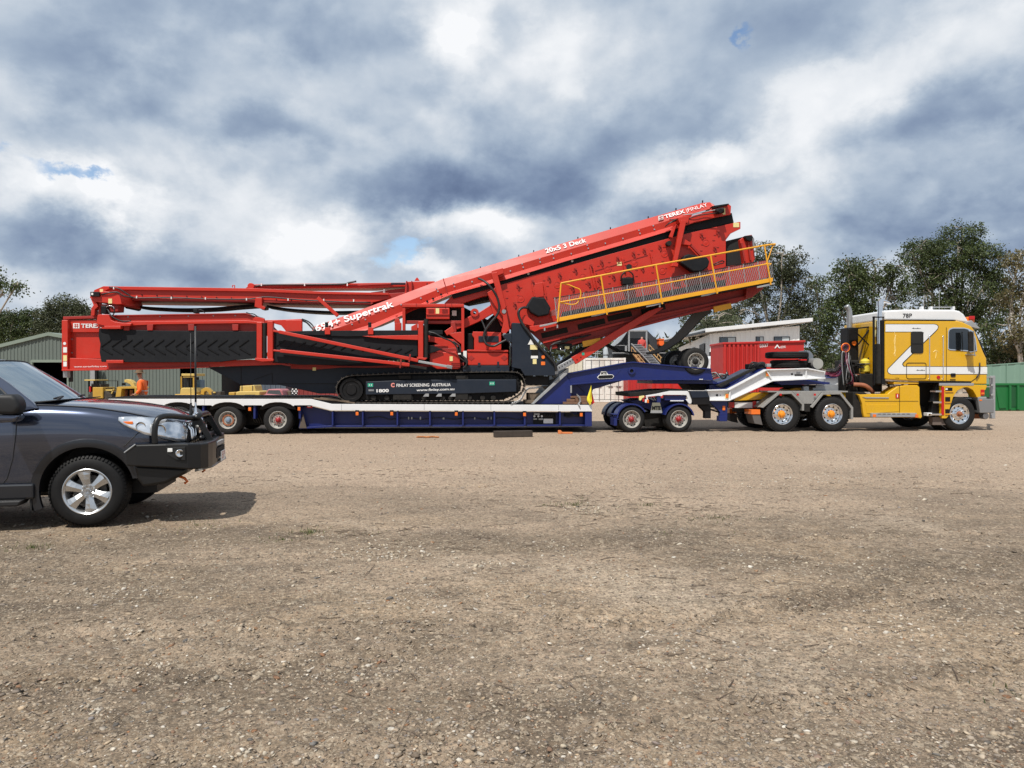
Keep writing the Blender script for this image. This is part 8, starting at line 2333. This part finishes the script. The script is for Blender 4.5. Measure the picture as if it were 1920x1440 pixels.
        lean('window_sill', [(-.62, 1.225), (-.66, 1.252), (-3.6, 1.252), (-3.6, 1.225)], plas, -.006, .03, near, .004)
        lean('window_seal', [(-.655, 1.245), (-.70, 1.325), (-.935, 1.548), (-1.22, 1.735), (-1.215, 1.747), (-.925, 1.558), (-.69, 1.335), (-.64, 1.25)], plas, -.008, .03, near)
    mb = MB(fr); rs = [(-1.08, 1.755, 1.775, .64), (-1.15, 1.775, 1.80, .70), (-1.4, 1.79, 1.835, .715), (-1.9, 1.80, 1.865, .72), (-2.6, 1.80, 1.865, .715), (-3.2, 1.78, 1.84, .70), (-3.5, 1.74, 1.80, .67)]
    for s, ze, zc, hw in rs:
        for v in (-1, -.97, -.85, -.5, 0, .5, .85, .97, 1): mb.v.append((s + (.09 * (1 - v * v) if s > -1.3 else 0), TC + hw * v, ze - .03 + (zc - ze + .03) * (1 - abs(v) ** 3.2)))
    for i in range(len(rs) - 1):
        for j in range(8): a = i * 9 + j; mb.f.append((a, a + 1, a + 10, a + 9))
    rf = obj('roof', mb, paint, T, smooth='full'); s_ = rf.modifiers.new('s', 'SUBSURF'); s_.levels = 2; s_.render_levels = 2; so = rf.modifiers.new('t', 'SOLIDIFY'); so.thickness = .02
    obj('tail_gate', MB(fr).add([(-3.48, .28, 1.76), (-3.48, 1.60, 1.76), (-3.70, 1.75, 1.15), (-3.70, .13, 1.15)], [(0, 1, 2, 3)]), paint, T)
    mb = MB(fr); nu, nv = 14, 6
    for j in range(nv + 1):
        q = j / nv
        for i in range(nu + 1):
            v = -1 + 2 * i / nu
            s0 = -.54 + .20 * (1 - v * v) - .02; s1 = -1.125 + .10 * (1 - v * v); hw = .825 + (.675 - .825) * q
            mb.v.append((s0 + (s1 - s0) * q + .02 * math.sin(math.pi * q), TC + hw * v, 1.332 + .015 * (1 - v * v) + (1.765 + .025 * (1 - v * v) - 1.332 - .015 * (1 - v * v)) * q))
    for j in range(nv):
        for i in range(nu): a = j * (nu + 1) + i; mb.f.append((a, a + 1, a + nu + 2, a + nu + 1))
    obj('windscreen', mb, wg, T, smooth='full', recalc=False)
    ed = lambda v, q: (-.54 + .20 * (1 - v * v) - .02 + (-1.125 + .10 * (1 - v * v) + .54 - .20 * (1 - v * v) + .02) * q, TC + (.825 - .15 * q) * v, 1.332 + .015 * (1 - v * v) + (.433 + .01 * (1 - v * v)) * q)
    obj('windscreen_seal', MB(fr).tube([ed(-1 + k / 10, 0) for k in range(21)], .012, 6), plas, T, smooth='full')
    for v in (-1, 1): obj('windscreen_seal', MB(fr).tube([ed(v, k / 6) for k in range(7)], .012, 6), plas, T, smooth='full')
    obj('windscreen_seal', MB(fr).tube([ed(-1 + k / 10, 1) for k in range(21)], .010, 6), plas, T, smooth='full')
    obj('cowl_panel', MB(fr).prism([(-.70, 1.30), (-.34, 1.352), (-.34, 1.362), (-.55, 1.345), (-.70, 1.34)], .18, 1.70), plas, T, .01)
    for t0, t1 in ((.35, .85), (.95, 1.50)):
        obj('wiper', MB(fr).tube([(-.42, t0, 1.37), (-.43, (t0 + t1) / 2, 1.385), (-.47, t1, 1.385)], .011, 6).tube([(-.40, t0 + .05, 1.355), (-.42, t0 + .22, 1.385)], .014, 6), plas, T, smooth='full')
    # cabin
    grey = mat('cabin_grey', (.05, .05, .052), .8)
    obj('dashboard', MB(fr).prism([(-.62, 1.30), (-.95, 1.33), (-1.05, 1.25), (-1.05, 1.0), (-.62, 1.0)], .15, 1.73), grey, T, .03)
    obj('dash_top_paper', MB(fr).box(-.80, -.70, .60, .78, 1.325, 1.33), WSTICK, T)
    obj('steering_wheel', MB(fr).lathe((-1.12, .55, 1.22), (-.75, 0, .5), [(-.012, .17), (0, .185), (.012, .17), (0, .155)], 24, close=True).tube([(-1.12, .38, 1.22), (-1.12, .72, 1.22)], .02, 6), plas, T, smooth='full')
    for t0 in (.28, 1.10):
        obj('seat_back', MB(fr).prism([(-1.55, .9), (-1.72, 1.48), (-1.84, 1.48), (-1.70, .9)], t0, t0 + .50), grey, T, .05); obj('head_rest', MB(fr).box(-1.86, -1.75, t0 + .12, t0 + .38, 1.50, 1.66), grey, T, .04)
    obj('mirror_inside', MB(fr).box(-1.08, -1.04, .85, 1.03, 1.66, 1.72), plas, T, .01)
    # door mirror
    obj('door_mirror', MB(fr).prism([(-.78, 1.23), (-.56, 1.22), (-.52, 1.30), (-.55, 1.40), (-.60, 1.43), (-.78, 1.43)], -.28, -.06), plas, T, .06, seg=5, smooth='full')
    obj('mirror_cap', MB(fr).prism([(-.76, 1.14), (-.57, 1.15), (-.53, 1.22), (-.78, 1.225)], -.275, -.07), paint, T, .03, seg=3)
    obj('mirror_arm', MB(fr).box(-.72, -.62, -.07, .06, 1.20, 1.26), plas, T, .01)
    # headlights
    hl = bpy.data.materials.new('headlight_reflector'); hl.use_nodes = True; b = hl.node_tree.nodes['Principled BSDF']; N, Lk = hl.node_tree.nodes, hl.node_tree.links
    b.inputs['Metallic'].default_value = .7; b.inputs['Roughness'].default_value = .16; b.inputs['Coat Weight'].default_value = 1
    tc = N.new('ShaderNodeTexCoord'); vo = N.new('ShaderNodeTexNoise'); vo.inputs['Scale'].default_value = 7; vo.inputs['Detail'].default_value = 1; cr = N.new('ShaderNodeValToRGB'); Lk.new(tc.outputs['Object'], vo.inputs['Vector']); Lk.new(vo.outputs['Fac'], cr.inputs[0]); cr.color_ramp.elements[0].position = .40; cr.color_ramp.elements[1].position = .56; cr.color_ramp.elements[0].color = (.45, .50, .56, 1); cr.color_ramp.elements[1].color = (.85, .87, .9, 1); Lk.new(cr.outputs[0], b.inputs['Base Color'])
    bp = N.new('ShaderNodeBump'); bp.inputs['Strength'].default_value = .35; bp.inputs['Distance'].default_value = .02; Lk.new(vo.outputs['Fac'], bp.inputs['Height']); Lk.new(bp.outputs[0], b.inputs['Normal'])
    H = [(.30, 1.165, 1.135), (.36, 1.168, 1.085), (.44, 1.165, 1.045), (.54, 1.155, .99), (.62, 1.145, .965), (.70, 1.135, .94), (.76, 1.12, .915), (.81, 1.10, .895), (.85, 1.08, .885), (.875, 1.05, .885), (.885, 1.02, .89)]
    for near in (1, 0):
        m2 = MB(fr); k = 7
        for s, zt, zb in H:
            for j in range(k):
                z = zb + (zt - zb) * j / (k - 1); t = side_t(s, min(z, interp(s)[3] + (interp(s)[4] - interp(s)[3]) * .9)) - .022
                m2.v.append((s + .012 + .02 * (s - .3), t if near else 2 * TC - t, z))
        for i in range(len(H) - 1):
            for j in range(k - 1): a = i * k + j; m2.f.append((a, a + 1, a + k + 1, a + k))
        o = obj('headlight', m2, hl, T, smooth='full'); so = o.modifiers.new('t', 'SOLIDIFY'); so.thickness = .05; so.offset = 0
        for s, z, r in ((.52, 1.075, .048), (.70, 1.03, .06)):
            t = side_t(s, z) - .048; t = t if near else 2 * TC - t
            obj('light_bowl', MB(fr).lathe((s + .01, t, z), (.45, -1 if near else 1, 0), [(-.01, r), (.008, r * 1.05), (.004, r * .9), (-.012, r * .6), (-.008, .001)], 18), CHROME, o, smooth='full')
        t = side_t(.40, 1.10) - .03
        obj('indicator', MB(fr).box(.36, .46, (t - .02) if near else 2 * TC - t + .008, (t - .008) if near else 2 * TC - t + .02, 1.10, 1.13), ORANGE, o, .005)
    # grille
    obj('grille_panel', MB(fr).prism([(.88, .80), (.935, .82), (.925, 1.05), (.86, 1.09)], .44, 1.44), plas, T, .02)
    for k in range(9):
        t = .48 + k * .115; obj('grille_bar', MB(fr).tube([(.90, t, 1.07), (.955, t, 1.0), (.965, t, .90), (.94, t, .82)], .017, 6), CHROME, T, smooth='full')
    obj('grille_surround', MB(fr).tube([(.885, .42, .98), (.89, .46, 1.075), (.915, .94, 1.085), (.89, 1.42, 1.075), (.885, 1.46, .98)], .018, 6), CHROME, T, smooth='full')
    # bull bar: wrap round channel
    path = [(.40, -.03, .85, .66), (.50, -.045, .885, .65), (.80, -.05, .888, .63), (1.02, -.03, .885, .605), (1.14, .03, .88, .60), (1.20, .14, .88, .60), (1.215, .32, .878, .60), (1.215, .56, .875, .60)]
    full = path + [(s - .07 * (s > .9), 2 * TC - t, a, b_) for s, t, a, b_ in reversed(path)]
    mb = MB(fr)
    for i, (s, t, zt, zb) in enumerate(full):
        p0 = full[max(0, i - 1)]; p1 = full[min(len(full) - 1, i + 1)]; d = Vector((p1[0] - p0[0], p1[1] - p0[1], 0)).normalized(); nrm = Vector((-d.y, d.x, 0)) * .16
        mb.v += [(s, t, zb), (s, t, zt), (s + nrm.x, t + nrm.y, zt), (s + nrm.x, t + nrm.y, zb)]
    for i in range(len(full) - 1):
        for j in range(4): mb.f.append((i * 4 + j, i * 4 + (j + 1) % 4, i * 4 + 4 + (j + 1) % 4, i * 4 + 4 + j))
    mb.f += [(0, 1, 2, 3), tuple(len(full) * 4 - 4 + j for j in range(4))]
    bb = obj('bull_bar', mb, blk, T, .016)
    obj('wing_edge', MB(fr).tube([(.385, -.03, .80), (.50, -.05, .888)], .008, 6), GALV, bb)
    for near in (1, 0):
        M_ = (lambda t: t) if near else (lambda t: 2 * TC - t)
        m2 = MB(fr); pts = [(.46, .66), (1.02, .61), (.98, .55), (.78, .45), (.55, .42), (.50, .50)]
        m2.prism(pts, min(M_(.02), M_(.5)), max(M_(.02), M_(.5))); obj('bumper_skirt', m2, blk, bb, .03)
        obj('hoop', MB(fr).tube(smooth_path([Vector((.68, M_(.0), .87)), Vector((.68, M_(.0), 1.02)), Vector((.69, M_(.015), 1.11)), Vector((.72, M_(.06), 1.165)), Vector((.79, M_(.20), 1.175)), Vector((.90, M_(.45), 1.145)), Vector((.98, M_(.62), 1.125))], 5), .032, 12), blk, bb, smooth='full')
        a = M_(.60); m2 = MB(fr)
        m2.prism([(.93, .87), (.94, 1.0), (.95, 1.12), (1.0, 1.16), (1.05, 1.12), (1.17, .90), (1.18, .87), (1.11, .87), (1.01, 1.05), (.985, 1.05), (.975, .87)], a - .012, a + .012); obj('upright_plate', m2, blk, bb, .005)
        sp_ = (.985, M_(.06))
        obj('lamp_recess', MB(fr).prism([(.80, .855), (1.0, .855), (1.0, .70), (.90, .71), (.81, .77)], *sorted((M_(-.053), M_(-.03)))), DKIN, bb, .01)
        obj('fog_lamp', MB(fr).lathe((.94, M_(-.055), .785), (.5, -1 if near else 1, 0), [(-.01, .042), (.012, .042), (.012, .034), (.0, .02), (.0, .001)], 16), CHROME, bb, smooth='full')
        obj('park_lamp', MB(fr).box(.82, .87, *sorted((M_(-.062), M_(-.0535))), .80, .84), WSTICK, bb, .004)
        obj('driving_light', MB(fr).lathe((.97, M_(.80), .985), (1, 0, 0), [(-.07, .001), (-.06, .06), (0, .092), (.03, .094), (.03, .086), (.015, .07), (.0, .001)], 22), blk, T, smooth=True); obj('driving_lens', MB(fr).lathe((.997, M_(.80), .985), (1, 0, 0), [(0, .084), (.01, .05), (.012, .001)], 20), CHROME, T, smooth=True)
    obj('centre_tube', MB(fr).tube([(1.0, .55, 1.135), (1.01, .75, 1.16), (1.01, 1.13, 1.16), (1.0, 1.33, 1.135)], .034, 12), blk, bb, smooth='full')
    obj('centre_tube', MB(fr).tube([(1.06, .50, .905), (1.07, 1.38, .905)], .026, 10), blk, bb, smooth='full')
    obj('winch_slot', MB(fr).box(1.19, 1.223, .60, 1.10, .80, .845), GALV, bb, .004); obj('winch_slot', MB(fr).box(1.18, 1.2195, .58, 1.16, .66, .775), DKIN, bb, .0)
    obj('skid_plate', MB(fr).prism([(1.19, .60), (1.20, .57), (1.0, .52), (1.0, .55)], .45, 1.43), GALV, bb, .005)
    npl = obj('number_plate', MB(fr).box(1.226, 1.232, .80, 1.12, .60, .72), WSTICK, T, .003)
    mb = MB(fr)
    for i, g in enumerate(('E', 'P')):
        t0 = .89 + i * .10; mb.box(1.2325, 1.234, t0, t0 + .012, .625, .705)
        for z in ((.625, .665, .697) if g == 'E' else (.665, .697)): mb.box(1.2325, 1.234, t0 + .012, t0 + .05, z, z + .012)
        if g == 'P': mb.box(1.2325, 1.234, t0 + .05, t0 + .06, .665, .709)
    obj('plate_lettering', mb, REDLENS, npl)
    for t in (.40, 1.48): obj('recovery_hook', MB(fr).tube([(.80, t, .50), (.90, t, .46), (.93, t, .42), (.90, t, .40)], .016, 6), ORANGE, T, smooth='full')
    # aerials
    for s, t, zt, r in ((.885, 1.15, 2.23, .012), (.90, .78, 2.12, .0045)):
        obj('aerial', MB(fr).tube([(s, t, 1.17), (s, t, zt)], r, 8), HOSE, T, smooth='full')
        obj('aerial_base', MB(fr).lathe((s, t, 1.08), (0, 0, 1), [(0, .001), (0, .016), (.06, .02), (.12, .02), (.16, .012), (.22, .012), (.22, .001)], 10), CHROME if r > .01 else HOSE, T, smooth=True)
    obj('aerial_bracket', MB(fr).prism([(.84, 1.08), (.93, 1.08), (.93, 1.16), (.88, 1.20)], 1.10, 1.20), CHROME, T, .02)
    # wheels
    CT = mat('car_tyre_rubber', (.007, .007, .0075), .6, spec=.25, var=.15, vscale=8, dirt=.12, dirtcol=(.05, .045, .04))
    W = dict(tyre=shared('tyre', MB().lathe((0, 0, 0), (0, 1, 0), [(.03, .232), (.004, .240), (-.006, .275), (-.004, .31), (.006, .345), (.022, .372), (.045, .384), (.13, .388), (.215, .384), (.24, .37), (.26, .33), (.262, .28), (.25, .232)], 64), CT, True))
    mb = MB()
    for k in range(60):
        a = 2 * math.pi * k / 60
        for w0, w1, r0, r1, da in ((-.001, .045, .362, .384, .030), (.05, .12, .384, .3895, .040), (.135, .205, .384, .3895, .040), (.21, .25, .37, .385, .030)):
            a2 = a + (.05 if w0 > .1 else 0); b0 = len(mb.v)
            for r, ww in ((r0, w0), (r1, max(w0 + .02, w0)), (r1, w1), (r0, w1)):
                for aa in (a2 - da, a2 + da): mb.v.append((math.cos(aa) * r, ww, math.sin(aa) * r))
            mb.f += [(b0, b0 + 1, b0 + 3, b0 + 2), (b0 + 2, b0 + 3, b0 + 5, b0 + 4), (b0 + 4, b0 + 5, b0 + 7, b0 + 6), (b0, b0 + 2, b0 + 4, b0 + 6), (b0 + 1, b0 + 3, b0 + 5, b0 + 7)]
    tread = shared('tyre_tread', mb, CT)
    alloy = mat('alloy_silver', (.56, .57, .58), .26, metal=.85, var=.04)
    rim = shared('rim', MB().lathe((0, 0, 0), (0, 1, 0), [(.03, .235), (.0, .245), (-.004, .238), (.006, .222), (.03, .212), (.16, .200), (.2, .21)], 48), alloy, True)
    mb = MB()
    for k in range(6):
        a = R_(100 + 60 * k); ca, sa = math.cos(a), math.sin(a)
        sec = [(.045, .034, .030), (.08, .038, .022), (.13, .044, .010), (.18, .056, .006), (.218, .070, .008)]
        b0 = len(mb.v)
        for r, hw, w0 in sec:
            for sd in (-1, 1):
                mb.v.append((ca * r - sa * hw * sd, w0 + .014, sa * r + ca * hw * sd)); 
            mb.v.append((ca * r, w0 - .006, sa * r)); mb.v.append((ca * r + sa * hw, w0 + .06, sa * r - ca * hw)); mb.v.append((ca * r - sa * hw, w0 + .06, sa * r + ca * hw))
        for i in range(4):
            q = b0 + i * 5
            # 0 left, 1 right, 2 ridge, 3 left back (sd=-1), 4 right back
            mb.f += [(q, q + 2, q + 7, q + 5), (q + 2, q + 1, q + 6, q + 7), (q, q + 3, q + 8, q + 5), (q + 1, q + 4, q + 9, q + 6)]
    spokes = shared('spokes', mb, alloy)
    hubm = shared('hub', MB().lathe((0, 0, 0), (0, 1, 0), [(.02, .001), (.014, .028), (.018, .032), (.03, .034), (.028, .07), (.045, .085), (.08, .085)], 24), alloy, True)
    mb = MB()
    for k in range(6): a = R_(70 + 60 * k); mb.disc((math.cos(a) * .058, .012, math.sin(a) * .058), (0, 1, 0), .011, .03, 6)
    nuts = shared('wheel_nuts', mb, STEEL)
    disc = shared('brake_disc', MB().disc((0, .10, 0), (0, 1, 0), .165, .02, 28), mat('brake_steel', (.10, .095, .09), .5, metal=.6))
    capm = shared('cap_mark', MB().lathe((0, .012, 0), (0, 1, 0), [(0, .012), (-.002, .012), (-.002, .020), (0, .020)], 18), STEEL)
    for sx, t0, fl in ((0, .035, 0), (-2.79, .035, 0), (0, 2 * TC - .035, 1), (-2.79, 2 * TC - .035, 1)):
        e = bpy.data.objects.new('wheel', None); COL.objects.link(e); e.parent = T; e.location = (sx + 1.4, t0 - TC, .386); ORG[e.name] = (0, 0, 0)
        e.rotation_euler = (0, 0, math.pi if fl else 0)
        for nm, mm in (('tyre', W['tyre']), ('tyre_tread', tread), ('rim', rim), ('spokes', spokes), ('hub', hubm), ('wheel_nuts', nuts), ('brake_disc', disc), ('cap_mark', capm)): put_mesh(nm, mm, e, (0, 0, 0))
    return T


suv()
